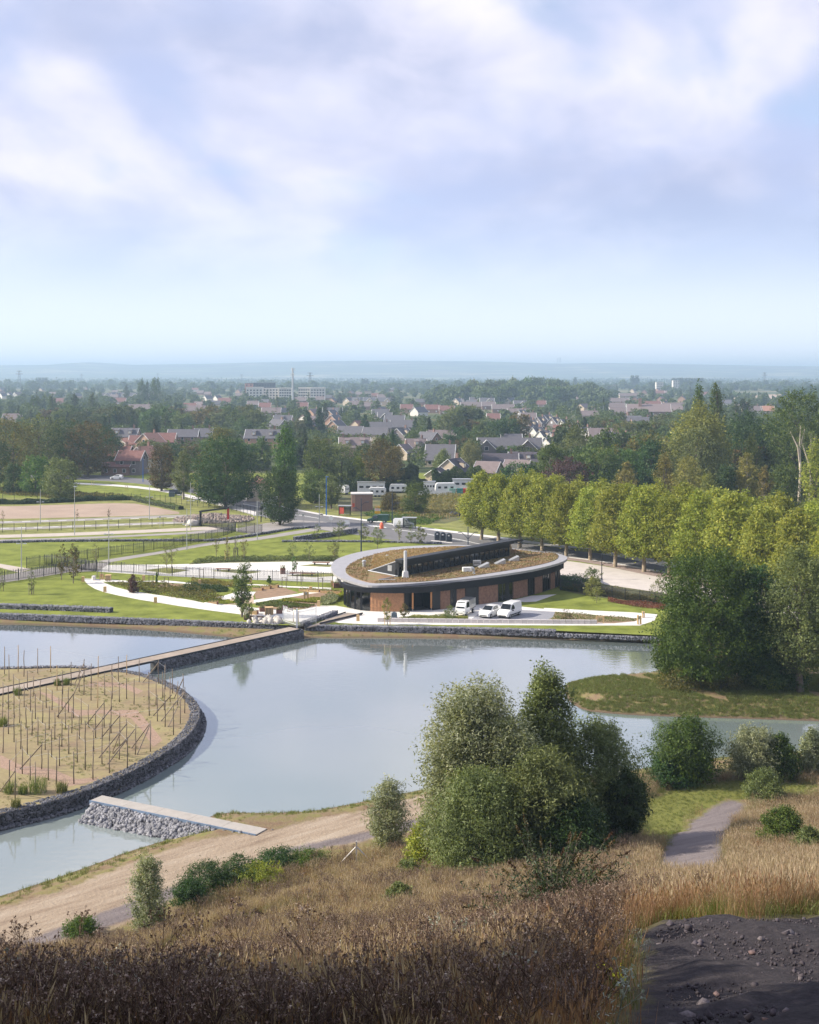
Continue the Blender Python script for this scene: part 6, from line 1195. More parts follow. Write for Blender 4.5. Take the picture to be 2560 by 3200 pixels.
lamp(1463, 1702, 1663, 'low Y shaped twin lamp behind the roof, left one', 'Y', DB, .08); lamp(1622, 1714, 1684, 'low Y shaped twin lamp at the roof tip under the planes', 'Y', DB, .08); lamp(1881, 1811, 1728, 'black lamp pole with a curved arm in the parking court', 'single', DARKMET, .07)
lamp(1020, 1610, 1490, 'bright blue mast beside the road before the substation', 'top', M('bright_blue_paint', (.02, .12, .42), .4, .05, 2.), .10); lamp(447, 1506, 1432, 'blue mast beside the street houses', 'none', M('bright_blue_paint', ()), .09)
lamp(816, 1631, 1590, 'dark post right of the portal topped by a round black blob', 'none', DARKMET, .09); x, y = G(816, 1631); b = MB(); b.lathe(x, y, [(.05, 2.6), (.42, 2.8), (.5, 3.1), (.42, 3.4), (.05, 3.6)], 10); tag(b.obj('retouch_blob', DARKMET), 'round black blob on the dark post right of the portal', 'globe')  # blurred retouching mark built as a post with a ball; no real lamp
def sign(px, yb, yt, label, w=.6, col=WHITE, round_=True):
    x, y = G(px, yb); Hh = (yb-yt)*y/F; root = empty('road_sign', (x, y, 0), 0, label, 'road sign'); b = MB(); b.tube([(0, 0, 0), (0, 0, Hh)], .035, 6); b.obj('pole', GALV, root); b = MB()
    if round_: b.add([(w/2*math.cos(a), -.05, Hh-w/2+w/2*math.sin(a)) for a in np.linspace(0, 2*PI, 13)[:-1]]+[(w/2*math.cos(a), -.02, Hh-w/2+w/2*math.sin(a)) for a in np.linspace(0, 2*PI, 13)[:-1]], [tuple(range(12)), tuple(range(23, 11, -1))]+[(i, 12+i, 12+(i+1) % 12, (i+1) % 12) for i in range(12)])
    else: b.box(0, -.04, Hh-w/2, w, .04, w)
    b.obj('sign_face', col, root)
sign(1035, 1654, 1612, 'round white road sign seen from behind at the junction', .95); sign(948, 1644, 1605, 'small square sign on a pole left of the junction', .5, GALV, False); sign(763, 1565, 1518, 'blue rectangular sign on a pole beside the road', .9, M('bright_blue_paint', ()), False); sign(500, 1650, 1613, 'small pale sign post by the parking fence', .4, GALV, False)
x, y = G(1085, 1652); r_ = empty('notice_board', (x, y, 0), 0, 'white notice board on two legs at the junction', 'notice board'); b = MB(); b.box(0, 0, 1.35, 1.1, .06, .9); b.obj('board', WHITE, r_)
for s in (-.5, .5): b = MB(); b.tube([(s, .05, 0), (s, .05, 1.8)], .04, 5); b.obj('leg', GALV, r_)
x, y = G(1180, 1622); r_ = empty('advertising_sign', (x, y, 0), 0, 'yellow and red striped sign topped with flowers beside the road', 'sign'); YB = M('yellow_paint', (.75, .5, .03), .6, .05, 2.)
b = MB(); b.box(0, 0, 1.5, 1.3, .08, .55); b.obj('lower_panel', YB, r_); b = MB(); b.box(0, 0, 2.1, 1.3, .08, .5); b.obj('upper_panel', WHITE, r_)
for z in (1.35, 1.6, 2.0, 2.2): b = MB(); b.box(0, -.06, z, 1.0, .02, .07); b.obj('red_stripe', M('red_paint', ()), r_)
for s in (-.6, .6): b = MB(); b.tube([(s, .06, 0), (s, .06, 2.9)], .04, 5); b.obj('leg', M('green_paint', (.03, .18, .05), .5), r_)
rg = np.random.default_rng(3); P = np.c_[rg.uniform(-.7, .7, 120), rg.normal(0, .15, 120), rg.uniform(2.4, 2.95, 120)]; V, Fc = leaves(P, rg.normal(size=P.shape), .16, rg); link('flowers', np_mesh('flowers', V, Fc, LEAF('flower_mix', (.6, .4, .02), (.5, .08, .05), (.1, .2, .03), .2)), r_)
# shelters
for px, yb, lb in ((1280, 1652, 'glass bus shelter beside the road behind the saplings'), (1078, 1612, 'glass bus shelter with a red poster left of the substation')):
    x, y = G(px, yb); r_ = empty('bus_shelter', (x, y, 0), R(-8), lb, 'bus shelter')
    for sx, sy in ((-1.3, -.6), (1.3, -.6), (-1.3, .6), (1.3, .6)): b = MB(); b.tube([(sx, sy, 0), (sx, sy, 2.3)], .05, 5); b.obj('post', DARKMET, r_)
    b = MB(); b.box(0, 0, 2.36, 3.1, 1.6, .12); b.obj('roof', GALV, r_); 
    for q, s in (((0, .6, 1.2), (2.5, .03, 1.9)), ((-1.3, 0, 1.2), (.03, 1.1, 1.9)), ((1.3, 0, 1.2), (.03, 1.1, 1.9))): b = MB(); b.box(*q, *s); b.obj('glass_panel', PANE, r_)
    if px < 1200: b = MB(); b.box(-.6, -.66, 1.3, 1.0, .06, 1.5); b.obj('poster', M('red_poster', (.6, .1, .06), .6, .3, 1.5), r_)
    b = MB(); b.box(0, .4, .45, 1.8, .3, .06); b.obj('bench', GALV, r_)
# waste columns
for k, (px, yb) in enumerate(((1367, 1687), (1384, 1689), (1403, 1692))):
    x, y = G(px, yb); r_ = empty('waste_container', (x, y, 0), R(8), '%s dark round topped waste container from the left on the kerb island' % ORD[k], 'container', 'waste containers beside the road'); b = MB(); n = 9; pr_ = [(-.55, 0), (-.55, 1.15)]+[(-.55*math.cos(t), 1.15+.5*math.sin(t)) for t in np.linspace(.2, PI-.2, n)]+[(.55, 1.15), (.55, 0)]
    N_ = len(pr_); b.add([(a, -.5, c) for a, c in pr_]+[(a, .5, c) for a, c in pr_], [tuple(range(N_)), tuple(range(2*N_-1, N_-1, -1))]+[(i, N_+i, N_+(i+1) % N_, (i+1) % N_) for i in range(N_)]); b.obj('body', M('slate_blue_plastic', (.05, .06, .075), .5), r_); b = MB(); b.box(-.1, -.52, 1.2, .35, .08, .25); b.obj('flap', WHITE, r_); b = MB(); b.tube([(0, 0, 1.6), (0, 0, 1.85)], .05, 5); b.obj('hook', GALV, r_)
sheet('kerb_island', [(1350, 1689), (1415, 1696), (1412, 1698), (1345, 1691)], CONC, .05)
# substation
x, y = G(1130, 1598); r_ = empty('brick_substation', (x, y+2, 0), R(4), 'small flat roofed brick substation beside the road', 'building'); b = MB(); b.box(0, 0, 2.0, 5.0, 4, 4.0); b.obj('wall', WALLS['brick'], r_); b = MB(); b.box(0, 0, 4.12, 5.3, 4.3, .25); b.obj('roof', CONC, r_); b = MB(); b.box(-2.05, -2.02, 2.0, .8, .08, 3.9); b.obj('pilaster', WALLS['pink'], r_); b = MB(); b.box(-2.05, -2.07, 1.5, .55, .05, .9); b.obj('red_panel', M('red_poster', ()), r_)
x, y = G(803, 1568); r_ = empty('cream_house', (x, y+3, 0), R(-5), 'cream walled cottage half hidden by the dark double trunk tree', 'house'); b = MB(); b.box(0, 0, 2.2, 5, 5, 4.4); b.obj('wall', WALLS['cream'], r_); b = MB(); b.prism([(-2.8, -2.8), (2.8, -2.8), (2.8, 2.8), (-2.8, 2.8)], 4.4, 4.6); b.obj('eaves', ROOFS['orange'], r_); b = MB(); b.add([(-2.8, -2.8, 4.6), (2.8, -2.8, 4.6), (2.8, 2.8, 4.6), (-2.8, 2.8, 4.6), (0, 0, 6.4)], [(0, 1, 4), (1, 2, 4), (2, 3, 4), (3, 0, 4)]); b.obj('roof', ROOFS['orange'], r_)
for s in (-1.2, 1.0): b = MB(); b.box(s, -2.52, 1.6, .8, .06, 1.5); b.obj('window', GLASS, r_)
b = MB(); b.box(4.2, -2.4, .7, 3, .1, 1.4); b.obj('white_gate', WHITE, r_)
# ================================================================ caravans
def caravan(px, yb, L, H_, yaw, label, long_=False, stripe=False):
    x, y = G(px, yb); r_ = empty('caravan', (x, y, 0), R(yaw), label, 'caravan'); b = MB(); w = 1.15; pts = [(-L/2, .5), (-L/2-.12, 1.1), (-L/2+.1, H_-.35), (-L/2+.5, H_), (L/2-.5, H_), (L/2-.05, H_-.4), (L/2, 1.0), (L/2-.1, .5)] if not long_ else [(-L/2, .4), (-L/2, H_), (L/2, H_), (L/2, .4)]
    n = len(pts); b.add([(a, -w, c) for a, c in pts]+[(a, w, c) for a, c in pts], [tuple(range(n-1, -1, -1)), tuple(range(n, 2*n))]+[(i, (i+1) % n, n+(i+1) % n, n+i) for i in range(n)]); b.obj('body', WHITE, r_)
    for k in range(3 if not long_ else 4): b = MB(); b.box(-L/2+L*(k+.6)/(3.3 if not long_ else 4.2), -w-.01, H_*.6, L*.15, .05, .55); b.obj('window', GLASS, r_)
    if long_: b = MB(); b.box(0, 0, H_+.08, L+.3, 2*w+.3, .15); b.obj('roof', GALV, r_)
    for s in (-.5, .5): b = MB(); b.tube([(s, -w+.02, .33), (s, -w+.25, .33)], .33, 12); b.obj('wheel', DARKMET, r_)
caravan(1073, 1545, 3.0, 2.5, 70, 'white caravan front peeking out left of the bush', False); caravan(1160, 1540, 7.5, 2.9, 3, 'long white mobile home with a wide window band', True); caravan(1180, 1552, 4.6, 2.5, 0, 'small white caravan in front of the long mobile home'); caravan(1245, 1540, 4.8, 2.4, 0, 'white caravan partly hidden behind bushes in the middle'); caravan(1393, 1542, 5.6, 2.9, 4, 'large white caravan with three dark windows, nearest the hedge'); caravan(1462, 1530, 8.5, 2.9, -3, 'long flat roofed white mobile home at the right', True); caravan(1342, 1538, 3.2, 2.9, 0, 'open fronted white awning cabin beside the large caravan', True)
b = MB(); x, y = G(1360, 1544); b.box(x, y-2.5, .55, 9, .1, 1.1); tag(b.obj('white_barrier', WHITE), 'low pale barrier in front of the caravans', 'barrier'); 
for px, c, w_, lb in ((1413, (.3, .5, .4), 1.6, 'pale green bin shed in front of the long mobile home'), (1437, (.04, .25, .22), 1.6, 'teal shed beside the pale green one'), (1451, (.6, .04, .03), .9, 'red box beside the teal shed')):
    x, y = G(px, 1541); b = MB(); b.box(x, y-2, .7, w_, 1, 1.4); b.box(x, y-2, 1.45, w_+.1, 1.1, .08); tag(b.obj('storage_box', M('box_'+lb.split()[0], c, .6)), lb, 'box')
# ================================================================ vehicles
TYRE = M('tyre_rubber', (.02, .02, .02), .8, .1, 3.); CARW = M('car_white', (.80, .80, .79), .25, .02, 1., spec=.5, coat=.5); CARG = M('dark_green_paint', (.015, .06, .04), .3, .1, 1., spec=.5)
def loft(sec, mat, name, root):
    """sec: (x, halfwidth_low, z_low, halfwidth_belt, z_belt, halfwidth_roof, z_roof)"""
    b = MB(); n = len(sec); vs = []
    for x, wl, zl, wb, zb, wr_, zr in sec: vs += [(x, -wl, zl), (x, -wb, (zl+zb)/2), (x, -wb, zb), (x, -wr_, zr), (x, wr_, zr), (x, wb, zb), (x, wb, (zl+zb)/2), (x, wl, zl)]
    fs = [tuple(range(7, -1, -1)), tuple(range((n-1)*8, n*8))]
    for i in range(n-1):
        for k in range(8): fs.append((i*8+k, i*8+(k+1) % 8, (i+1)*8+(k+1) % 8, (i+1)*8+k))
    b.add(vs, [tuple(reversed(f)) for f in fs]); return b.obj(name, mat, root)
def wheel(root, x, y, r=.31):
    b = MB(); b.tube([(x, y-.1, r), (x, y+.1, r)], r, 16); o = b.obj('wheel', TYRE, root); s = 1 if y > 0 else -1; b = MB(); b.tube([(x, y+s*.09, r), (x, y+s*.115, r)], r*.6, 12); b.obj('rim', GALV, o)
def quad(root, name, pts, mat): b = MB(); b.add(pts, [tuple(range(len(pts)))]+[tuple(range(len(pts)-1, -1, -1))]); b.obj(name, mat, root)
def car(px, yb, ang, kind, label, mat=CARW, dx=0):
    x, y = G(px, yb); r_ = empty('parked_'+kind if kind != 'truck' else 'utility_truck', (x, y, .03), R(ang), label, 'car' if kind == 'car' else kind)
    if kind == 'car':
        sec = [(-1.9, .72, .35, .78, .8, .7, .82), (-1.75, .8, .22, .83, .95, .60, 1.30), (-1.1, .82, .2, .84, .93, .60, 1.46), (.1, .82, .2, .84, .92, .60, 1.44), (.95, .82, .2, .83, .90, .74, .96), (1.6, .80, .2, .80, .78, .70, .80), (1.92, .66, .28, .68, .60, .6, .62)]; g = [(-1.05, .935, 1.40), (-.35, .93, 1.42), (.05, .925, 1.40), (.75, .925, 1.02)]; L, wx = 1.9, (-1.2, 1.22)
        ws_ = [(.93, -.70, .97), (.93, .70, .97), (.16, .57, 1.42), (.16, -.57, 1.42)]
    else:
        sec = [(-2.15, .78, .3, .84, 1.0, .74, 1.78), (-2.05, .84, .25, .88, 1.0, .74, 1.86), (.1, .84, .25, .88, 1.02, .72, 1.88), (.65, .84, .25, .88, 1.02, .68, 1.78), (1.30, .84, .25, .87, 1.02, .76, 1.10), (1.95, .8, .25, .82, .82, .72, .88), (2.15, .68, .3, .70, .6, .62, .62)]; g = [(-.1, 1.05, 1.6), (.65, 1.05, 1.62), (1.1, 1.05, 1.18)]; L, wx = 2.15, (-1.35, 1.35); ws_ = [(1.27, -.74, 1.12), (1.27, .74, 1.12), (.72, .64, 1.75), (.72, -.64, 1.75)]
    loft(sec, mat, 'body', r_); quad(r_, 'windscreen', [(a+.03, b_, c+.02) for a, b_, c in ws_], GLASS)
    for s in (-1, 1):
        if kind == 'car':
            quad(r_, 'side_window', [(-1.2, s*.80, 1.0), (-.3, s*.82, 1.0), (-.3, s*.645, 1.38), (-1.1, s*.645, 1.36)], GLASS); quad(r_, 'side_window', [(-.22, s*.82, 1.0), (.68, s*.80, 1.0), (.08, s*.645, 1.37), (-.22, s*.645, 1.38)], GLASS)
        else: quad(r_, 'side_window', [(.05, s*.875, 1.1), (1.1, s*.84, 1.1), (.62, s*.74, 1.62), (.05, s*.755, 1.66)], GLASS); b = MB(); b.box(-.2, s*.89, .42, 2.9, .03, .14); b.obj('bumper_strip', TYRE, r_)
        for q in wx: wheel(r_, q, s*.76)
        b = MB(); b.box(L-.28, s*.56, .68 if kind == 'car' else .78, .22, .26, .15, -s*.35); b.obj('headlight', M('lamp_glass', (.55, .56, .58), .15, .05, 2., spec=.8), r_); b = MB(); b.box(.85, s*.98, 1.02, .14, .18, .14); b.obj('mirror', mat if kind == 'car' else TYRE, r_)
        b = MB(); b.box(-L+.05, s*.72, .9, .08, .12, .3); b.obj('tail_light', M('red_paint', ()), r_)
    b = MB(); b.box(L-.03, 0, .38, .12, 1.1, .12); b.obj('grille', TYRE, r_); b = MB(); b.box(L+.035, 0, .50, .02, .5, .1); b.obj('number_plate', WHITE, r_)
    return r_
car(1531, 1926, 239, 'car', 'small white hatchback parked between the utility truck and the van'); car(1592, 1926, 239, 'van', 'white panel van parked on the gravel, rightmost of the three vehicles'); car(365, 1498, 178, 'car', 'white car on the road in front of the red shop'); v = car(1262, 1648, -8, 'van', 'pale van passing behind the bus shelter on the road')
# utility truck
x, y = G(1452, 1920); r_ = empty('utility_truck', (x, y, .03), R(247), 'white mini utility truck with a meshed cargo bed near the entrance', 'truck')
loft([(-.1, .72, .35, .76, 1.05, .66, 1.92), (1.0, .72, .35, .76, 1.05, .66, 1.94), (1.45, .74, .35, .76, 1.05, .68, 1.5), (1.62, .70, .35, .72, .95, .68, 1.05), (1.70, .66, .35, .68, .7, .6, .75)], CARW, 'cab', r_); quad(r_, 'windscreen', [(1.66, -.6, 1.1), (1.66, .6, 1.1), (1.14, .58, 1.84), (1.14, -.58, 1.84)], GLASS)
for s in (-1, 1): quad(r_, 'side_window', [(.1, s*.775, 1.1), (1.2, s*.775, 1.1), (1.0, s*.69, 1.8), (.1, s*.69, 1.8)], GLASS); [wheel(r_, q, s*.66, .28) for q in (-1.5, 1.05)]; b = MB(); b.box(1.66, s*.5, .72, .1, .2, .16); b.obj('headlight', M('lamp_glass', ()), r_)
b = MB(); b.box(-1.25, 0, .72, 2.2, 1.5, .12); b.obj('bed', DARKMET, r_)
for s in (-1, 1): b = MB(); b.box(-1.25, s*.75, 1.0, 2.2, .04, .45); b.obj('side_board', GALV, r_); b = MB(); [b.tube([(-2.3+.26*k, s*.75, 1.2), (-2.3+.26*k, s*.75, 1.95)], .015, 4) for k in range(9)]; [b.tube([(-2.33, s*.75, z), (-.17, s*.75, z)], .015, 4) for z in (1.35, 1.55, 1.75, 1.95)]; tag(b.obj('mesh_side', GALV, r_), kind='stuff')
b = MB(); b.box(-2.34, 0, 1.35, .04, 1.5, 1.15); b.obj('tail_board', GALV, r_); b = MB(); b.box(-1.25, 0, 1.97, 2.2, 1.5, .03); b.obj('net_cover', DARKMET, r_); b = MB(); b.box(1.75, 0, .5, .04, .45, .1); b.obj('number_plate', WHITE, r_)
# green pickup on the road
x, y = G(1180, 1634); r_ = empty('pickup_truck', (x, y, .02), R(172), 'dark green pickup with a boxed load driving on the road', 'truck'); loft([(-.2, .8, .4, .85, 1.0, .7, 1.7), (.8, .8, .4, .85, 1.0, .7, 1.7), (1.3, .8, .4, .84, .95, .75, 1.05), (2.2, .75, .4, .78, .8, .72, .85)], CARG, 'cab', r_); b = MB(); b.box(-1.4, 0, 1.2, 2.4, 1.8, 1.3); b.obj('cargo_box', CARG, r_)
for s in (-1, 1): [wheel(r_, q, s*.75, .36) for q in (-1.6, 1.4)]; quad(r_, 'side_window', [(-.1, s*.865, 1.05), (1.0, s*.86, 1.05), (.75, s*.76, 1.6), (-.1, s*.76, 1.6)], GLASS)
b = MB(); x, y = G(1193, 1652); b.lathe(x, y, [(.45, 0), (.4, .9), (.2, 1.3), (.05, 1.4)], 10); tag(b.obj('road_works_cone', M('orange_plastic', (.75, .16, .08), .6, .1, 2.)), 'orange covered object standing in the road beside the green pickup', 'road marker')
x, y = G(553, 1548); r_ = empty('dark_van', (x, y, 0), R(5), 'dark car parked under the birch beside the bins', 'car'); loft([(-2, .8, .3, .85, .9, .7, 1.5), (-1, .82, .3, .86, .95, .7, 1.6), (.6, .82, .3, .86, .95, .7, 1.55), (1.3, .8, .3, .84, .9, .76, 1.0), (2, .7, .3, .72, .7, .68, .75)], M('dark_car', (.02, .03, .04), .25, .1, 1., spec=.6), 'body', r_); [wheel(r_, q, -.78) for q in (-1.3, 1.3)]
for k in range(3): b = MB(); x, y = G(531+k*6, 1552); b.box(x, y, .55, .5, .5, 1.1, 0, 1.1); b.box(x, y, 1.14, .58, .58, .08); tag(b.obj('wheelie_bin', M('grey_bin', (.10, .13, .16), .5)), '%s grey wheelie bin from the left beside the road' % ORD[k], 'bin', 'wheelie bins beside the road')
# ================================================================ garden furniture
def timber_box(px, yb, w, d_, h, label, name='timber_bollard', cat='bollard', group=None, yaw=0, mat=TIMBER, top=None, cap=.0):
    x, y = G(px, yb); b = MB(); b.box(0, 0, h/2, w, d_, h, 0); 
    if cap: b.box(0, 0, h+cap/2, w*.96, d_*.96, cap, 0, .9)
    o = b.obj(name, mat, None, loc=(x, y, 0), rz=R(yaw)); return tag(o, label, cat, group)
for px, yb, lb in ((259.5, 1818, 'pale timber bollard at the left tip of the white path'), (328, 1850, 'pale timber bollard on the outer edge of the white path, second from the left'), (486, 1884, 'pale timber bollard on the outer edge of the white path, third from the left'), (449, 1814, 'pale timber bollard on the lawn near the picket fence'), (624, 1828, 'pale timber bollard on the narrow garden path'), (783, 1822, 'pale timber bollard half hidden by the slim garden tree'), (971, 1850, 'pale timber bollard between the planter boxes'), (996, 1895, 'pale timber bollard beside the plaza left of the glass front'), (1038, 1832, 'pale timber bollard next to the wattle planter by the roof'), (1119, 1941, 'pale timber bollard on the plaza above the ramp')):
    timber_box(px, yb, .42, .30, .80, lb, cap=.03)
for px, yb, lb, w, h in ((957, 1874, 'tall timber information stand with steel post among the beds', .75, 1.25), (479, 1836, 'timber information desk on the inner garden path', .6, .95), (1998, 1951, 'tallest pale timber post pair at the right end of the white path', .55, 1.2), (2011, 1930, 'timber post behind the tall pair at the right end', .35, .85), (318, 1811, 'timber desk with a sloped orange top beside the grey bench', .62, .95)):
    x, y = G(px, yb); r_ = empty('timber_stand', (x, y, 0), 0, lb, 'stand')
    for s in (-1, 1): b = MB(); b.box(s*w*.32, 0, h/2, w*.34, .35, h*(1 if s < 0 else .9), 0); b.obj('post', TIMBER, r_)
    b = MB(); b.box(0, 0, h*.72, w*.3, .28, h*.3); b.obj('panel', M('orange_timber', ()) if px < 400 else GALV, r_)
def slat_bin(px, yb, w, h, label):
    x, y = G(px, yb); r_ = empty('slatted_bin', (x, y, 0), R(8), label, 'litter bin'); b = MB(); b.box(0, 0, h/2, w*.9, w*.8, h*.95); b.obj('liner', DARKMET, r_); sm = MB().box(0, 0, h/2, .10, .05, h).mesh('slat', TIMBER)
    n = int(w/.17)
    for k in range(n): link('slat', sm, r_, (-w/2+w*(k+.5)/n, -w*.42, 0)); link('slat', sm, r_, (-w/2+w*(k+.5)/n, w*.42, 0))
    for k in range(n-1): link('slat', sm, r_, (w*.47, -w*.36+w*.75*k/(n-1), 0), PI/2); link('slat', sm, r_, (-w*.47, -w*.36+w*.75*k/(n-1), 0), PI/2)
    b = MB(); b.box(0, 0, h+.02, w, w*.9, .05); b.obj('lid', TIMBER, r_)
slat_bin(841, 1920, 1.15, .95, 'slatted timber compost bin in front of the garden beds'); slat_bin(338, 1813, .95, .8, 'slatted timber bin beside the sloped desk on the lawn')
x, y = G(296, 1812); b = MB(); v = []
for i in range(9): a = -.9+1.8*i/8; xx = .55*math.cos(a)-.3; v.append((xx, .9*math.sin(a)))
b.prism([(p[0]-.2, p[1]) for p in v]+[(p[0]+.22, p[1]) for p in reversed(v)], 0, .62); tag(b.obj('curved_bench', CONC, None, loc=(x, y, 0), rz=R(190)), 'curved grey stone bench at the left end of the white path', 'bench')
for px, yb, L, lb in ((698, 1785, 2.5, 'long red brown plank bench on the left grass rhombus of the plaza'), (945, 1799, 4.2, 'long red brown plank bench in front, on the plaza behind the fence'), (1004, 1765, 3.0, 'red brown plank bench farthest back beside the roof edge')):
    x, y = G(px, yb); r_ = empty('plank_bench', (x, y, 0), R(-6), lb, 'bench')
    for k in range(4): b = MB(); b.box(0, -.33+.22*k, .42, L, .19, .06); b.obj('plank', RUSTWOOD, r_)
    for s in (-1, 1): b = MB(); b.box(s*L*.38, 0, .2, .15, .7, .38); b.obj('leg', DARKMET, r_)
def planter(px, yb, w, d_, h, label, mat=RUSTWOOD, yaw=-8, side=TIMBER):
    x, y = G(px, yb); r_ = empty('planter_box', (x, y, 0), R(yaw), label, 'planter'); b = MB(); b.box(0, -d_/2, h/2, w, .08, h); b.obj('front_board', side, r_); b = MB(); b.box(0, d_/2, h/2, w, .08, h); b.obj('rear_board', side, r_)
    for s in (-1, 1): b = MB(); b.box(s*w/2, 0, h/2, .08, d_-.08, h); b.obj('end_board', mat, r_)
    b = MB(); b.box(0, 0, h*.4, w-.08, d_-.08, h*.8); b.obj('soil', SOIL, r_); rg = np.random.default_rng(int(px)); n = 120; P = np.c_[rg.uniform(-w/2, w/2, n)*.85, rg.uniform(-d_/2, d_/2, n)*.8, h*.8+rg.random(n)**2*.35]; V, Fc = leaves(P, rg.normal(size=P.shape), .13, rg); tag(link('herbs', np_mesh('herbs', V, Fc, LO), r_), kind='stuff')
PL = [(806, 1844), (831, 1839), (855, 1835), (951, 1848), (983, 1850), (1018, 1852), (1050, 1854), (667, 1890), (792, 1919)]
for i, (px, yb) in enumerate(PL): planter(px, yb, 1.5 if i < 7 else 1.2, .9, .36 if i < 7 else .5, ['left planter of the row behind the brown bed', 'middle planter of the row behind the brown bed', 'right planter of the row behind the brown bed', 'planter left of the timber bollard', 'planter right of the timber bollard', 'second planter from the building in the front row', 'planter nearest the glass end of the building', 'low planter at the edge of the white path', 'dark sided planter at the end of the white kerb wall'][i])
def wattle(px, yb, w, h, label):
    x, y = G(px, yb); r_ = empty('wattle_planter', (x, y, 0), R(10), label, 'planter'); b = MB()
    b.box(0, 0, h/2, w*.94, w*.7, h*.96); b.obj('core', M('wattle_dark', (.09, .05, .04), .95, .3, 6.), r_)
    for k in range(int(h/.09)):
        z = .05+k*.09; r = MB(); n = 17; r.tube([(w/2*(1 if 4 < i % 16 < 12 else -1)*(1) if False else w/2*math.copysign(abs(math.cos(i*PI/8))**.5, math.cos(i*PI/8)), w*.37*math.copysign(abs(math.sin(i*PI/8))**.5, math.sin(i*PI/8)), z) for i in range(n)], .04, 4, False); r.obj('woven_rod', M('wattle', (.26, .13, .10), .9, .35, 5.), r_)
    rg = np.random.default_rng(int(px)); P = np.c_[rg.uniform(-w/2, w/2, 110)*.8, rg.uniform(-w/3, w/3, 110), h+rg.random(110)**2*.5]; V, Fc = leaves(P, rg.normal(size=P.shape), .15, rg); tag(link('herbs', np_mesh('herbs', V, Fc, LO), r_), kind='stuff')
wattle(1055, 1836, 1.3, .75, 'large woven wattle planter under the left roof overhang'); wattle(884, 1793, .85, .9, 'tall woven tree planter on the plaza behind the fence')
for k, (px, yb) in enumerate(((820, 1911), (836, 1905), (873, 1917), (889, 1903), (906, 1911), (879, 1907))): wattle(px, yb, .8, .55, ['woven planter left of the compost bin', 'woven planter behind the compost bin', 'woven planter right of the compost bin', 'rear woven planter beside the gate', 'woven planter directly behind the gate leaf', 'reddish woven planter between the others'][k])
# kerb wall blocks
kw = empty('block_wall', (0, 0, 0), 0, 'long low wall of pale concrete blocks between the car park and the pond lawn', 'low wall'); BL = M('block_concrete', (.50, .46, .46), .85, .08, 1., obrand=.08); pts = resample(poly([(1180, 1943), (1300, 1945), (1500, 1947.5), (1700, 1949), (1866, 1950)]), .82); bm_ = MB().box(0, 0, .26, .78, .42, .52).mesh('block', BL)
for i in range(len(pts)-1): c = (pts[i]+pts[i+1])/2; t = pts[i+1]-pts[i]; link('block', bm_, kw, (c[0], c[1], 0), math.atan2(t[1], t[0]))
kw2 = empty('block_wall', (0, 0, 0), 0, 'short white kerb wall along the garden edge left of the compost bin', 'low wall'); pts = resample(poly([(640, 1893), (690, 1903), (740, 1911), (803, 1919)]), .9); bm2 = MB().box(0, 0, .24, .87, .35, .48).mesh('block', WHITEC)
for i in range(len(pts)-1): c = (pts[i]+pts[i+1])/2; t = pts[i+1]-pts[i]; link('block', bm2, kw2, (c[0], c[1], 0), math.atan2(t[1], t[0]))
# log, boulders, bin, ramp
x, y = G(793, 1937); b = MB(); b.tube([(x-1.3, y+.1, .28), (x, y, .3), (x+1.3, y-.2, .28)], [.28, .3, .27], 10); tag(b.obj('log', M('log_wood', (.22, .15, .11), .9, .3, 3.)), 'thick log lying on the lawn beside the white boulders', 'log')
rg = np.random.default_rng(15); bm3 = [np_mesh('boulder', *stones(np.zeros((1, 3)), np.array([1.]), np.random.default_rng(60+k)), M('white_rock', (.52, .48, .44), .9, .15, 2.)) for k in range(5)]
for k, px in enumerate(sorted(792+rg.random(26)**.8*82)):
    yb = 1944+(3.4 if k % 2 else -2.6)+rg.uniform(-.6, .6); x, y = G(px, yb); s = rg.uniform(.45, .85); o = link('boulder', bm3[k % 5], None, (x, y, s*.22), rg.uniform(0, 6)); o.scale = (s,)*3; tag(o, 'pale boulder left of the gate, %s from the left in the %s row' % (ORD[k//2], 'front' if k % 2 else 'back'), 'boulder', 'pale boulders left of the gate')
x, y = G(776, 1947); o = link('boulder', bm3[0], None, (x, y, .12), 1.); o.scale = (.45,)*3; tag(o, 'single small pale boulder lying apart beside the sapling stakes', 'boulder')
o = link('boulder', bm3[2], None, (*G(607, 1643), .4), .4); o.scale = (2.2, 1.6, 1.3); tag(o, 'large grey boulder beside the portal', 'boulder')
x, y = G(1232, 1931); b = MB(); b.box(x, y, .35, .85, .6, .7, .1, .8); b.box(x, y, .75, .5, .5, .12, .1, .6); tag(b.obj('dark_bin', M('grey_bin', ())), 'dark grey bin beside the little tree in front of the brick panel', 'bin')
rp = empty('wooden_ramp', (0, 0, 0), 0, 'wooden ramp with dark edges rising from the gate to the plaza', 'ramp'); A1, A2, B1, B2 = G(960, 1963), G(984, 1956), G(1075, 1918.5), G(1130, 1922)
b = MB(); b.prism([A1, G(1000, 1955), G(1132, 1922), G(1085, 1917), G(1020, 1938)], .0, .10); b.obj('deck', DECK, rp); b = MB(); p1, p2 = G(1000, 1953), G(1133, 1921); b.tube([(*p1, .2), (*p2, .2)], .12, 4); b.obj('edge_beam', DARKMET, rp); b = MB(); p1, p2 = G(1025, 1935), G(1080, 1918); b.tube([(*p1, .2), (*p2, .2)], .10, 4); b.obj('edge_beam', DARKMET, rp)
for k, px in enumerate((917, 932)): x, y = G(px, 1945); b = MB(); b.box(x, y, .75, .14, .14, 1.5); tag(b.obj('timber_post', TIMBER), '%s pale timber post standing behind the gate leaves' % ('left' if k == 0 else 'right'), 'post')
x, y = G(1876, 1948); r_ = empty('timber_gateway', (x, y, 0), 0, 'small timber frame at the right end of the block wall', 'gateway')
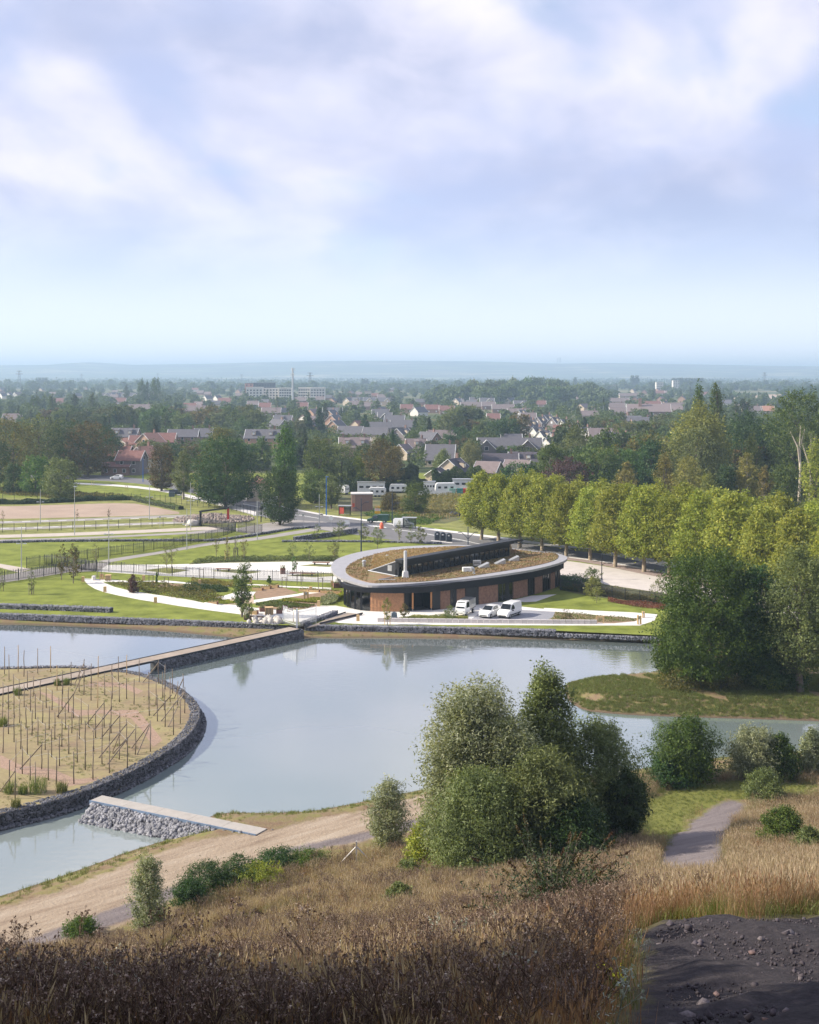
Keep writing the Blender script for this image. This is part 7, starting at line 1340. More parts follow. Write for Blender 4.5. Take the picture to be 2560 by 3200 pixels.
for s in (-.45, .45): b = MB(); b.box(s, 0, .5, .16, .16, 1.0); b.obj('post', TIMBER, r_)
b = MB(); b.box(0, 0, .85, 1.1, .14, .2); b.obj('cross_beam', TIMBER, r_)
# ================================================================ saplings with stakes
def sapling(px, yb, yt, wpx, mat, label, n=420, stakes=0, sh=1.7, kind='loose', leaf=.14, lean=0, name='sapling'):
    x, y = G(px, yb); Hh = (yb-yt)*y/F; rg = np.random.default_rng(int(px*7+yb)); W_ = wpx*y/F; pr = make_tree(kind, Hh, W_, int(px), int(n*1.6), leaf*1.15, mat, M('young_bark', (.22, .18, .14), .9, .3, 4.), False, int(max(26, n/22))); r_ = plant(name, pr, x, y, 0, 1., label, 'young tree', None, 0)
    if stakes:
        ps = [(-.35, 0), (.35, 0), (0, .35)][:stakes]
        for a, c in ps: b = MB(); b.tube([(a, c, 0), (a, c, sh)], .05, 6); b.obj('stake', STAKE if mat is not LY else TIMBER, r_)
        b = MB(); b.tube([(-.4, 0, sh-.1), (.4, 0, sh-.1)], .035, 5); b.obj('cross_bar', STAKE, r_)
    return r_
SP = [(756, 1927, 1762, 74, LG, 'leafy slim young tree at the end of the white kerb wall', 2600, 0, 'loose', .16), (772, 1938, 1870, 44, LO, 'staked young tree beside the slim leafy one', 500, 3, 'loose', .14), (417, 1852, 1790, 36, LPU, 'purple leaved shrub tree in the flower bed', 1100, 0, 'bush', .14), (229, 1823, 1695, 50, LA, 'reddish sapling with bare stem in front of the short picket return', 700, 0, 'loose', .16), (192, 1812, 1698, 36, LA, 'reddish sapling left of the stouter reddish one', 480, 0, 'loose', .15), (98, 1858, 1778, 32, LO, 'sapling with three stakes on the left lawn', 260, 3, 'loose', .12), (3, 1848, 1776, 30, LO, 'staked sapling cut by the left edge', 200, 2, 'loose', .12), (235, 1800, 1690, 30, LO, 'thin sapling behind the reddish ones', 260, 3, 'loose', .12), (490, 1823, 1785, 8, LG, 'small dark garden fir', 300, 0, 'conifer', .14), (841, 1824, 1798, 17, LG, 'small garden fir near the picket fence', 360, 0, 'conifer', .14), (300, 1760, 1680, 30, LW, 'pale sapling beside the diagonal fence', 240, 0, 'loose', .12), (537, 1775, 1685, 46, LW, 'wispy leaning sapling left of the plaza', 420, 0, 'loose', .12), (520, 1780, 1700, 40, LW, 'wispy sapling on the grass rhombus', 300, 0, 'loose', .12), (676, 1740, 1660, 24, LY, 'wispy pale sapling behind the left bench', 240, 0, 'loose', .12), (710, 1752, 1672, 24, LY, 'white stemmed sapling left of the stake frame', 300, 3, 'loose', .12), (763, 1752, 1675, 30, LY, 'white stemmed sapling right of the stake frame', 300, 0, 'loose', .12), (736, 1742, 1648, 16, LO, 'very thin sapling inside a green stake frame', 120, 2, 'loose', .12), (915, 1745, 1690, 42, LW, 'pale willow sapling on the green lawn', 420, 0, 'loose', .12), (966, 1752, 1688, 44, LW, 'grey willow sapling on the green lawn', 420, 0, 'loose', .12), (1045, 1752, 1690, 50, LW, 'whitish willow sapling touching the roof edge', 700, 0, 'loose', .13), (920, 1790, 1735, 22, LG, 'leafy staked sapling on the plaza', 340, 2, 'loose', .12), (772, 1784, 1752, 30, LG, 'small round topped sapling on the plaza', 240, 0, 'loose', .12), (990, 1686, 1635, 30, LO, 'bare wispy tree on the lawn left of the dark retaining wall', 240, 0, 'loose', .14), (1060, 1690, 1618, 46, LO, 'pale sapling in front of the round sign', 500, 0, 'loose', .15), (1137, 1694, 1632, 38, LW, 'pale round sapling left of the blue lamp', 520, 0, 'loose', .15), (1180, 1715, 1640, 52, LW, 'light green bushy sapling right of the blue lamp', 700, 0, 'loose', .15), (1247, 1696, 1622, 22, LY, 'thin yellow sapling in front of the bus shelter', 240, 0, 'loose', .14), (1285, 1700, 1640, 32, LO, 'two stemmed sapling right of the bus shelter', 300, 0, 'loose', .14), (1316, 1700, 1640, 38, LW, 'pale green sapling beside the waste containers', 560, 0, 'loose', .15), (1211, 1953, 1862, 36, LY, 'staked young tree standing in front of the openwork brick panel', 520, 2, 'loose', .12), (1262, 1932, 1880, 34, LA, 'small autumn coloured tree by the timber column', 320, 0, 'loose', .12), (1407, 1934, 1886, 44, LO, 'bushy young tree left of the utility truck', 520, 0, 'bush', .12), (1848, 1845, 1768, 64, LO, 'pale open shrub in front of the parking court', 900, 0, 'loose', .14), (1856, 1860, 1800, 70, LY, 'yellow-green bush behind the dark fence', 1500, 0, 'bush', .14), (1865, 1885, 1830, 50, LW, 'leaning bare shrub on the small lawn', 240, 0, 'loose', .10), (2055, 1870, 1808, 60, LW, 'wispy pale shrub beside the big robinia', 520, 0, 'loose', .12), (1770, 1938, 1898, 50, LA, 'small reddish shrub on the planted bed right of the van', 260, 0, 'bush', .10), (2010, 1645, 1600, 30, LO, 'young tree under the planes', 300, 0, 'loose', .15), (9, 1640, 1590, 16, LA, 'bare sapling at the left of the parking strip', 80, 0, 'loose', .12), (241, 1628, 1590, 14, LA, 'bare sapling right of the tall lamp by the parking', 80, 0, 'loose', .12), (341, 1620, 1584, 16, LA, 'bare sapling above the slim pole with side lamps', 90, 0, 'loose', .12)]
for px, yb, yt, w, mt, lb, n, stk, kd, lf in SP: sapling(px, yb, yt, w, mt, lb, n, stk, kind=kd, leaf=lf)
for k, (px, yb, h) in enumerate(((472, 1830, 1.7), (520, 1837, 1.6), (888, 1838, 1.7), (935, 1828, 1.7), (1002, 1840, 1.7), (310, 1805, 1.8), (630, 1812, 1.7), (738, 1742, 1.8), (1320, 1622, 1.2), (1378, 1622, 1.2), (1400, 1622, 1.2), (1437, 1614, 1.2), (290, 1518, 1.5), (395, 1532, 1.3))):
    x, y = G(px, yb); r_ = empty('stake_frame', (x, y, 0), 0, ['stake frame beside the garden fir', 'stake frame over the small brown bed', 'stake frame behind the brown bed, left one', 'stake frame behind the brown bed, middle one', 'stake frame near the building end', 'stake frame behind the slatted bin', 'stake frame in front of the picket fence', 'green stake frame on the lawn strip', 'stake pair under the multi stemmed tree', 'stake pair left in the far meadow', 'stake pair right in the far meadow', 'stake pair beside the dark rocks', 'stake frame by the street at left', 'stake frame on the grass by the curved footpath'][k], 'stake frame')
    for s in (-.32, .32): b = MB(); b.tube([(s, 0, 0), (s, 0, h)], .05, 5); b.obj('stake', TIMBER if k > 7 else STAKE, r_)
    b = MB(); b.tube([(-.38, 0, h-.08), (.38, 0, h-.08)], .035, 5); b.obj('cross_bar', STAKE, r_)
for px, yb, lb in ((1450, 1612, 'low pile of dark rocks in the meadow'), ): x, y = G(px, yb); V, Fc = stones(np.c_[x+np.linspace(-3, 3, 12), np.full(12, y), np.full(12, .2)], np.full(12, 1.0), np.random.default_rng(4)); tag(link('rock_pile', np_mesh('rock_pile', V, Fc, STONED)), lb, 'rocks', kind='stuff')
x, y = G(720, 1628); rg = np.random.default_rng(6); n = 1500; a = rg.uniform(0, 2*PI, n); q = np.sqrt(rg.random(n)); P = np.c_[x-4+q*np.cos(a)*9, y+2+q*np.sin(a)*7, np.clip((1-q)*1.3+rg.normal(0, .12, n), .05, None)]; V, Fc = stones(P, np.full(n, .42), rg); tag(link('rubble_heap', np_mesh('rubble_heap', V, Fc, M('pink_rubble', (.30, .245, .215), .95, .25, .6))), 'broad low heap of pale pinkish rubble behind the portal', 'rubble heap', kind='stuff')
# ================================================================ masts on the horizon
def lattice(px, yt, d, label, w=6, name='pylon'):
    x = (px-1280)*d/F; Hh = CH-(yt-HOR)*d/F; r_ = empty(name, (x, d, 0), .3, label, 'pylon'); m = M('pylon_steel', (.12, .13, .15), .7, .1, 1.)
    for sx in (-1, 1):
        for sy in (-1, 1): b = MB(); b.tube([(sx*w/2, sy*w/2, 0), (sx*w*.12, sy*w*.12, Hh)], .35, 4); b.obj('leg', m, r_)
    b = MB(); n = 7
    for k in range(n): t0, t1 = k/n, (k+1)/n; a0, a1 = w/2*(1-t0*.76), w/2*(1-t1*.76); b.tube([(-a0, -a0, Hh*t0), (a1, -a1, Hh*t1)], .2, 4); b.tube([(a0, -a0, Hh*t0), (-a1, -a1, Hh*t1)], .2, 4)
    tag(b.obj('bracing', m, r_), kind='stuff')
    for z, L in ((.97, 10), (.82, 14)): b = MB(); b.box(0, 0, Hh*z, L, .6, .9); b.obj('cross_arm', m, r_)
lattice(60, 1158, 2600, 'dark lattice pylon on the far left horizon', 8); lattice(969, 1164, 2500, 'lattice pylon right of the white flats on the horizon', 7); lattice(2390, 1164, 3000, 'lattice pylon on the far right horizon', 8); lattice(255, 1168, 4200, 'hazy lattice pylon left of the red roofed villa', 8); lattice(493, 1166, 4600, 'hazy lattice pylon above the dome crowned tree', 8); lattice(755, 1170, 4300, 'hazy lattice pylon left of the white flats', 8)
d = 1250; x = (915-1280)*d/F; Hh = CH-(1150-HOR)*d/F; r_ = empty('cell_tower', (x, d, 0), 0, 'tall pale cell tower rising in front of the white flats', 'tower'); b = MB(); b.tube([(0, 0, 0), (0, 0, Hh)], [1.2, .8], 10); b.obj('mast', GALV, r_)
for k in range(6): a = k*PI/3; b = MB(); b.box(1.6*math.cos(a), 1.6*math.sin(a), Hh-1.2-(k % 2)*5, .5, .4, 2.6, a); b.obj('antenna', WHITE, r_)
b = MB(); b.lathe(0, 0, [(1.9, Hh-6.2), (1.9, Hh-5.9)], 10); b.obj('platform', GALV, r_)
x, d = (1747-1280)*9400/F, 9400; r_ = empty('monument', (x, d, 92), 0, 'pale twin pillared monument on the distant ridge', 'monument')
for s in (-9, 9): b = MB(); b.box(s, 0, 26, 9, 9, 52, 0, .8); b.obj('pylon', WHITEC, r_)
b = MB(); b.box(0, 0, 2, 70, 20, 8); b.obj('base', WHITEC, r_)
for k, (px, yb, yt) in enumerate(sorted(((136, 1262, 1230), (254, 1352, 1306), (290, 1350, 1310), (1109, 1290, 1252), (1431, 1242, 1208), (1565, 1250, 1212), (1682, 1296, 1262), (503, 1364, 1300), (958, 1362, 1318), (1886, 1308, 1266), (1075, 1250, 1210), (2262, 1300, 1262)))):
    d = 132000/(yb-HOR); x = (px-1280)*d/F; b = MB(); b.tube([(x, d, 0), (x, d, (yb-yt)*d/F)], [.16, .1], 5); tag(b.obj('utility_pole', GALV), 'thin pale pole %s, %s from the left' % ('among the distant houses', ORD[k]), 'pole', 'thin poles among the distant houses')
# ================================================================ island poles
PO = '28,242,415;57,292,450;114,233,402;150,265,430;237,252,410;318,240,402;358,360,515;393,390,540;445,337,490;497,365,525;527,320,465;526,400,545;573,347,475;615,300,435;571,420,580;612,455,625;657,405,545;703,350,480;703,410,570;743,303,460;794,293,420;794,440,570;750,465,590;873,312,465;933,400,580;840,445,605;978,455,610;994,325,475;1020,400,565;1035,355,510;1082,380,535;1067,432,590;1112,460,610;1149,412,570;1158,495,660;1030,480,640;987,543,710;937,505,675;1130,570,725;1088,600,797;1035,580,745;943,705,900;848,730,920;795,695,850;798,810,1005;752,655,800;748,760,950;700,520,640;697,620,785;653,580,750;640,680,830;640,790,980;686,720,880;686,835,1035;599,645,815;588,750,900;583,870,1075;555,602,745;535,705,850;535,820,1015;510,565,730;497,670,820;485,775,965;464,900,1103;461,540,690;450,630,785;431,730,915;428,495,655;410,590,755;390,510,640;388,697,870;373,805,990;352,932,1105;368,555,690;344,655,825;326,517,640;324,760,935;305,890,1080;308,617,760;290,485,625;284,720,890;261,838,1010;250,452,580;267,580,720;238,682,860;221,965,1165;222,540,695;212,424,550;200,640,800;188,918,1080;190,510,650;172,748,920;174,392,520;162,605,760;140,865,1040;152,475,620;130,708,885;122,570,720;120,445,570;98,820,1000;95,1000,1195;88,670,840;90,530,690;84,415,540;60,952,1120;53,630,790;53,485,640;18,735,910;15,600,730;19,465,620'
rg = np.random.default_rng(12); tops = []; allp = []
for q in PO.split(';'):
    a, t, b_ = map(float, q.split(',')); px, yb, yt = a/2.006, 1900+b_/2.006, 1900+t/2.006; x, y = G(px, yb); allp.append((x, y, (yb-yt)*y/F, px, yb))
SM = [MB() for _ in range(5)]; SMs = []
for k, m in enumerate(SM):
    w1, w2 = rg.normal(0, .025, 2); m.tube([(0, 0, -.05), (w1, w2, 1.0), (w2*.6, -w1, 2.0), (w1*1.5, w2, 3.0)], [.052, .047, .043, .038], 6); SMs.append(m.mesh('wooden_pole', STAKE, True))
PALEP = M('new_pole', (.42, .30, .17), .8, .2, 4.); pm = SM[0].mesh('wooden_pole', PALEP, True)
from collections import Counter
def zonelab(px, yb):
    col = ['far left', 'left', 'centre', 'right', 'by the wall'][min(4, int(px/120))]; rw = ['back rows', 'second rows', 'central rows', 'lower rows', 'front rows'][int(np.clip((yb-2100)/80, 0, 4))]; return 'on the island, %s, %s' % (rw, col)
def hlab(i, h, pal): return ('tall' if h > 2.95 else 'short' if h < 2.5 else 'medium')+(' new pale' if pal else ' weathered')
grp = {}
for i, (x, y, h, px, yb) in enumerate(allp): grp.setdefault(zonelab(px, yb), []).append(i)
labs = {}
for zn, ii in grp.items():
    ii.sort(key=lambda i: allp[i][3])
    for k, i in enumerate(ii): labs[i] = 'pole, %s from the left %s' % (ORD[min(k, 19)], zn)
for i, (x, y, h, px, yb) in enumerate(allp):
    pal = i in (2, 5, 13, 20, 15, 6); o = link('wooden_pole', pm if pal else SMs[i % 5], None, (x, y, 0), rg.uniform(0, 6)); o.scale = (1, 1, h/3.0); tag(o, ('pale ' if pal else 'brown ')+labs[i], 'pole', 'wooden poles standing on the round island')
BR_ = [(357, 683, 460, 540), (460, 545, 527, 400), (125, 1010, 260, 860), (0, 1150, 92, 1025), (540, 730, 650, 597), (580, 775, 695, 635), (630, 820, 752, 675), (620, 940, 795, 725), (705, 905, 750, 790), (675, 980, 845, 760), (825, 880, 940, 725), (860, 918, 943, 725), (708, 912, 800, 812), (962, 675, 1075, 545), (1010, 710, 1150, 530), (1055, 745, 1155, 530), (1090, 570, 1150, 440), (895, 468, 992, 345), (465, 485, 527, 345)]
for k, (a, b_, c, d_) in enumerate(sorted(BR_)):
    p0 = G(a/2.006, 1900+b_/2.006); p1 = G(c/2.006, 1900+d_/2.006, 2.3); v = MB(); v.tube([(*p0, 0), (*p1, 2.3)], [.055, .05], 6); tag(v.obj('diagonal_brace', STAKE), '%s slanting brace pole from the left on the round island' % ORD[k], 'pole', 'slanting brace poles on the round island')
wi = MB(); srt = sorted(allp, key=lambda q: (round(q[1]/4.5), q[0]))
for a, b_ in zip(srt, srt[1:]):
    if abs(a[1]-b_[1]) < 3.5 and 0 < b_[0]-a[0] < 7: wi.tube([(a[0], a[1], a[2]*.9), (b_[0], b_[1], b_[2]*.9)], .008, 3, False)
tag(wi.obj('training_wire', GALV), 'thin wires strung between the tops of the island poles', 'wires', kind='stuff')
# ================================================================ ground plants by geometry nodes
def scatter(name, P, scale, protos, label, cat, tilt=.12, seed=0):
    rg = np.random.default_rng(seed); pc = bpy.data.collections.new(name+'_kinds'); names = []
    for i, me in enumerate(protos): o = bpy.data.objects.new('%s_kind_%02d' % (name, i), me); pc.objects.link(o)
    m = bpy.data.meshes.new(name); P = np.asarray(P, np.float32); n = len(P); m.vertices.add(n); m.vertices.foreach_set('co', P.ravel())
    a = m.attributes.new('sc', 'FLOAT', 'POINT'); a.data.foreach_set('value', np.asarray(scale, np.float32)); rot = np.c_[rg.normal(0, tilt, n), rg.normal(0, tilt, n), rg.uniform(0, 2*PI, n)].astype(np.float32); a = m.attributes.new('rt', 'FLOAT_VECTOR', 'POINT'); a.data.foreach_set('vector', rot.ravel())
    o = link(name, m); ng = bpy.data.node_groups.new(name, 'GeometryNodeTree'); ng.interface.new_socket('Geometry', in_out='INPUT', socket_type='NodeSocketGeometry'); ng.interface.new_socket('Geometry', in_out='OUTPUT', socket_type='NodeSocketGeometry')
    N = ng.nodes; L = ng.links; gi = N.new('NodeGroupInput'); go = N.new('NodeGroupOutput'); ci = N.new('GeometryNodeCollectionInfo'); ci.inputs['Collection'].default_value = pc; ci.inputs['Separate Children'].default_value = True; ci.inputs['Reset Children'].default_value = True
    ip = N.new('GeometryNodeInstanceOnPoints'); ip.inputs['Pick Instance'].default_value = True; rv = N.new('FunctionNodeRandomValue'); rv.data_type = 'INT'; rv.inputs[4].default_value = 0; rv.inputs[5].default_value = len(protos)-1
    s = N.new('GeometryNodeInputNamedAttribute'); s.data_type = 'FLOAT'; s.inputs[0].default_value = 'sc'; r = N.new('GeometryNodeInputNamedAttribute'); r.data_type = 'FLOAT_VECTOR'; r.inputs[0].default_value = 'rt'; er = N.new('FunctionNodeEulerToRotation')
    L.new(gi.outputs[0], ip.inputs['Points']); L.new(ci.outputs[0], ip.inputs['Instance']); L.new(rv.outputs[2], ip.inputs['Instance Index']); L.new(s.outputs[0], ip.inputs['Scale']); L.new(r.outputs[0], er.inputs[0]); L.new(er.outputs[0], ip.inputs['Rotation']); L.new(ip.outputs[0], go.inputs[0])
    md = o.modifiers.new('plants', 'NODES'); md.node_group = ng; return tag(o, label, cat, kind='stuff')
def blades(n, h, spread, w, lean, mat, seed, plume=0., pm=None, name='tuft'):
    rg = np.random.default_rng(seed); V = []; Fc = []; mi = []; k = 0
    for i in range(n):
        a = rg.uniform(0, 2*PI); r = spread*math.sqrt(rg.random()); x, y = r*math.cos(a), r*math.sin(a); hh = h*rg.uniform(.65, 1.1); lx, ly = rg.normal(0, lean, 2)*hh; b = rg.uniform(0, PI); cx, cy = math.cos(b)*w/2, math.sin(b)*w/2
        p0 = np.array([x, y, 0]); p1 = np.array([x+lx*.35, y+ly*.35, hh*.55]); p2 = np.array([x+lx, y+ly, hh]); c = np.array([cx, cy, 0])
        V += [p0-c, p0+c, p1+c*.8, p1-c*.8, p2]; Fc += [(k, k+1, k+2), (k, k+2, k+3), (k+3, k+2, k+4)]; mi += [0]*3; k += 5
        if plume and rg.random() < .8:
            d = np.array([lx, ly, hh])/max(hh, .01); pw = w*plume; pl = hh*rg.uniform(.13, .2); q = p2-d*pl*.6; V += [q, q+c/np.linalg.norm(c)*pw/2+d*pl*.5, q+d*pl*1.3, q-c/np.linalg.norm(c)*pw/2+d*pl*.5]; Fc += [(k, k+1, k+2), (k, k+2, k+3)]; mi += [1, 1]; k += 4
    return np_mesh(name, V, Fc, [mat, pm or mat], False, mi)
def weed(h, seed, mat, head, nb=9, hs=.05, leaf=None, nl=0):
    rg = np.random.default_rng(seed); b = MB(); tip = np.array([rg.normal(0, .1), rg.normal(0, .1), 1.])*h; mid = tip*.5+rg.normal(0, .03, 3); b.tube([(0, 0, 0), mid, tip], [.010, .008, .004], 3, False); hp = [tip]
    for i in range(nb):
        t = rg.uniform(.35, .95); a = rg.uniform(0, 2*PI); L = h*(1-t)*.7+.10; s = mid*(2*t) if t < .5 else mid+(tip-mid)*(2*t-1); e = s+np.array([math.cos(a)*L*.6, math.sin(a)*L*.6, L*.8]); b.tube([s, (s+e)/2+[0, 0, -.02], e], [.005, .004, .003], 3, False); hp.append(e)
        for _ in range(2): f = e+np.array([rg.normal(0, .07), rg.normal(0, .07), rg.uniform(-.03, .10)]); b.tube([(s+e)/2, f], .003, 3, False); hp.append(f)
    V = np.array(b.v, np.float32); Fq = np.array(b.f); T = np.r_[Fq[:, [0, 1, 2]], Fq[:, [0, 2, 3]]]; hp = np.repeat(np.array(hp), 5, 0)+rg.normal(0, hs*.45, (len(hp)*5, 3)); v2, f2 = leaves(hp, rg.normal(size=hp.shape), hs, rg, .8); mi = [0]*len(T)+[1]*len(f2); mats = [mat, head]; VV = [V, v2]; FF = [T, f2+len(V)]
    if nl: lp = np.c_[rg.normal(0, .06, nl), rg.normal(0, .06, nl), rg.uniform(.05, h*.75, nl)]; v3, f3 = leaves(lp, rg.normal(size=lp.shape), .055, rg, .22); VV.append(v3); FF.append(f3+len(V)+len(v2)); mi += [2]*len(f3); mats.append(leaf)
    return np_mesh('weed', np.concatenate(VV), np.concatenate(FF), mats, False, mi)
DG = LEAF('dry_grass', (.21, .165, .105), (.30, .245, .165), (.40, .34, .24), .3, .18, .01); DGP = LEAF('dry_plume', (.27, .20, .155), (.38, .295, .23), (.50, .40, .32), .3, .15, .01)
RGm = LEAF('russet_grass', (.20, .11, .075), (.30, .175, .115), (.38, .25, .17), .3, .2, .01); GG = LEAF('green_grass', (.075, .105, .025), (.135, .165, .045), (.24, .25, .09), .3, .2, .02)
WB = LEAF('weed_brown', (.09, .055, .045), (.15, .10, .075), (.22, .16, .12), .1, .25, .01); WBH = LEAF('weed_heads', (.08, .05, .04), (.17, .11, .09), (.36, .29, .25), .1, .25, .01); YF = LEAF('yellow_flower', (.65, .50, .02), (.75, .62, .04), None, .2, .05); SLV = LEAF('silver_leaf', (.20, .23, .20), (.32, .35, .32), None, .2)
dry = [blades(44, .82, .34, .007, .20, DG, 400+i, 2.4, DGP, 'dry_tuft') for i in range(4)]; rus = [blades(38, .72, .32, .007, .18, RGm, 410+i, 2.4, RGm, 'russet_tuft') for i in range(3)]; grn = [blades(46, .42, .30, .009, .34, GG, 420+i, 0, None, 'green_tuft') for i in range(4)]
low = [blades(26, .22, .22, .02, .5, GG, 430+i, 0, None, 'low_tuft') for i in range(3)]
weeds = [weed(1.05, 440+i, WB, WBH, 12, .022, WB, 10) for i in range(6)]+[weed(.75, 450+i, WB, WBH, 12, .02, WB, 8) for i in range(3)]
yel = [weed(.6, 460+i, GG, YF, 6, .03, GG, 16) for i in range(3)]; slv = [weed(.9, 470, SLV, SLV, 5, .03, SLV, 60), weed(.7, 471, SLV, SLV, 6, .03, SLV, 60)]
rg = np.random.default_rng(200)
def cand(n, d0, d1, p=2.0):
    d = (d0**p+(d1**p-d0**p)*rg.random(n))**(1/p); x = rg.uniform(-.345, .345, n)*d+rg.normal(0, .5, n); P = np.c_[x, d]; return P
def okground(P, edge=0.0):
    k = np.ones(len(P), bool)
    for z in (Z_SLAG, Z_PATH2, Z_SAND): k &= sdf(P, z) > edge+rg.normal(0, .2, len(P))+(.45 if z is Z_SLAG else .35 if z is Z_PATH2 else 0)
    k &= sdf(P, Z_PATH1) > .35+rg.normal(0, .12, len(P)); k &= sdf(P, PONDW) > 1.0; return k
def noise2(P, s, o=0): return np.sin(P[:, 0]*s+o)*np.cos(P[:, 1]*s*.8+o*2)+.5*np.sin(P[:, 0]*s*2.3+P[:, 1]*s*1.7+o)
P = cand(85000, 10.5, 104, 1.35); P = P[okground(P)]; hz_ = hill(P); P = P[(hz_ > .05) | (P[:, 0] > 8)]; z = height(P); px = 1280+P[:, 0]*F/P[:, 1]; py = HOR+(CH-z)*F/P[:, 1]
g1 = sdf(P, Z_GREEN); isg = g1 < 0
u = rg.random(len(P)); nn = noise2(P, .16, 1.)
# picture-like zoning by place: dark weeds low on the left and near, dry grass higher, russet at right
near = (P[:, 1] < 44) & (P[:, 0] < .15*P[:, 1]); n2 = noise2(P, .38, 2.); wd = (u < np.interp(P[:, 1], [8, 22, 34, 60], [.22, .22, .17, .06])*(1+.95*np.clip(n2, -1, 1))) & (P[:, 0] < .17*P[:, 1]+rg.normal(0, 1., len(P))); gr = (~wd) & (u > np.where(near, .76, .50)+.10*(nn > .3)); rest_ = ~(wd | gr); ru = rest_ & ((rg.random(len(P)) < np.where(P[:, 1] < 48, .45, .22)) )
dr = rest_ & ~ru; kd = ~isg
sel = dr & kd; scatter('dry_grass', np.c_[P, z][sel], rg.uniform(.6, 1.15, sel.sum())*np.clip((sdf(P[sel], Z_SLAG)+.2)/1.6, .35, 1), dry, 'tall straw coloured grass covering the slope in front', 'grass', .10, 1)
sel = ru & kd; scatter('russet_grass', np.c_[P, z][sel], rg.uniform(.65, 1.15, sel.sum()), rus, 'reddish brown grass mixed through the slope', 'grass', .10, 2)
sel = gr | (isg & (u < .25)); scatter('green_grass', np.c_[P, z][sel], rg.uniform(.5, 1.1, sel.sum())*np.where(isg[sel], .45, 1), grn, 'green grass tufts among the dry grass', 'grass', .2, 3)
sel = wd & kd; scatter('seed_head_weeds', np.c_[P, z][sel], rg.uniform(.65, 1.15, sel.sum()), weeds, 'dark brown dead weeds with seed heads in the foreground', 'weeds', .12, 4)
Q = cand(700, 11, 42, 1.6); Q = Q[okground(Q) & (Q[:, 0] < 4) & (noise2(Q, .35, 3.) > -.2)]; scatter('yellow_ragwort', np.c_[Q, height(Q)], rg.uniform(.6, 1.0, len(Q)), yel, 'small yellow flowers scattered in the foreground weeds', 'flowers', .15, 5)
Q = cand(120, 11, 40, 1.6); Q = Q[okground(Q) & (Q[:, 0] < 3)]; scatter('silver_weed', np.c_[Q, height(Q)], rg.uniform(.8, 1.3, len(Q)), slv, 'pale grey leaved weeds in the foreground', 'weeds', .15, 6)
# taller single weeds at the front left
tw = [weed(1.75, 480+i, WB, WBH, 16, .032) for i in range(3)]
for k, (px_, py_, s) in enumerate(((85, 2990, 1.0), (240, 3120, .9), (640, 3100, 1.05), (930, 2960, 1.1), (1190, 3040, .95), (500, 3160, .95), (1330, 3100, .9), (820, 3180, 1.0), (60, 3180, .9), (1010, 3150, .95))):
    x, y, z = Gt(px_, min(3195, py_+60), 9, 60); o = link('tall_weed', tw[k % 3], None, (x, y, z), k*1.3); o.scale = (s,)*3; tag(o, 'tall dark dead weed with branching seed heads, %s from the left in the foreground' % ORD[sorted([85, 240, 640, 930, 1190, 500, 1330, 820, 60, 1010]).index(px_)], 'weed', 'tall dead weeds in the foreground')
# banks, peninsula and shore
def bankpts(n, box, cond, mx=1e9):
    Q = np.c_[rg.uniform(box[0], box[1], n), rg.uniform(box[2], box[3], n)]; s = sdf(Q, PONDW); return Q[(s > .35) & cond(Q, s)]
Q = bankpts(15000, (-60, 60, 70, 168), lambda q, s: (s < 4.2) & (sdf(q, ISLW) > 1) & (sdf(q, Z_SAND) > -.8) & (sdf(q, PLAT) > 1.0)); scatter('bank_plants', np.c_[Q, height(Q)], rg.uniform(.4, 1.0, len(Q)), low, 'low green plants sprouting along the pond banks', 'plants', .2, 7)
Q = bankpts(26000, (16, 62, 118, 140), lambda q, s: noise2(q, .5, 2.) > -1.0); scatter('peninsula_grass', np.c_[Q, height(Q)], rg.uniform(.6, 1.3, len(Q)), low, 'yellow green grass and weeds on the peninsula', 'grass', .2, 8)
Q = bankpts(5000, (-30, 50, 80, 112), lambda q, s: (s < 3.0) & (q[:, 1] > 60)); scatter('shore_plants', np.c_[Q, height(Q)], rg.uniform(.6, 1.3, len(Q)), low, 'yellowish plants along the near shore', 'plants', .2, 9)
Q = np.c_[rg.uniform(-60, 0, 9000), rg.uniform(90, 142, 9000)]; Q = Q[(sdf(Q, ISLW) < -1.3) & (noise2(Q, .45, 4.) > .15)]; scatter('island_grass', np.c_[Q, np.full(len(Q), .0)], rg.uniform(.25, .75, len(Q)), low, 'thin green grass on the island soil', 'grass', .2, 10)
for k, (px_, py_, h) in enumerate(((238, 1160, 1.5), (60, 1160, 1.1), (388, 1155, 1.0), (145, 1165, .8), (100, 1250, .8), (110, 545, .9), (360, 485, .8), (415, 480, .8), (20, 740, 1.0))):
    x, y = G(px_/2.006, 1900+py_/2.006); o = link('reed_clump', blades(150, h, .45*h, .03, .28, GG, 500+k, 0, None, 'reed_clump'), None, (x, y, 0)); tag(o, ['largest green reed clump on the island front', 'reed clump near the left edge of the island', 'reed clump right of the largest one', 'small reed clump left of the largest one', 'low tuft on the island rim at the front', 'grass clump beside the footbridge at left', 'grass clump under the poles by the footbridge', 'second grass clump by the footbridge', 'dark grass clump at the left edge midway'][k], 'reeds')
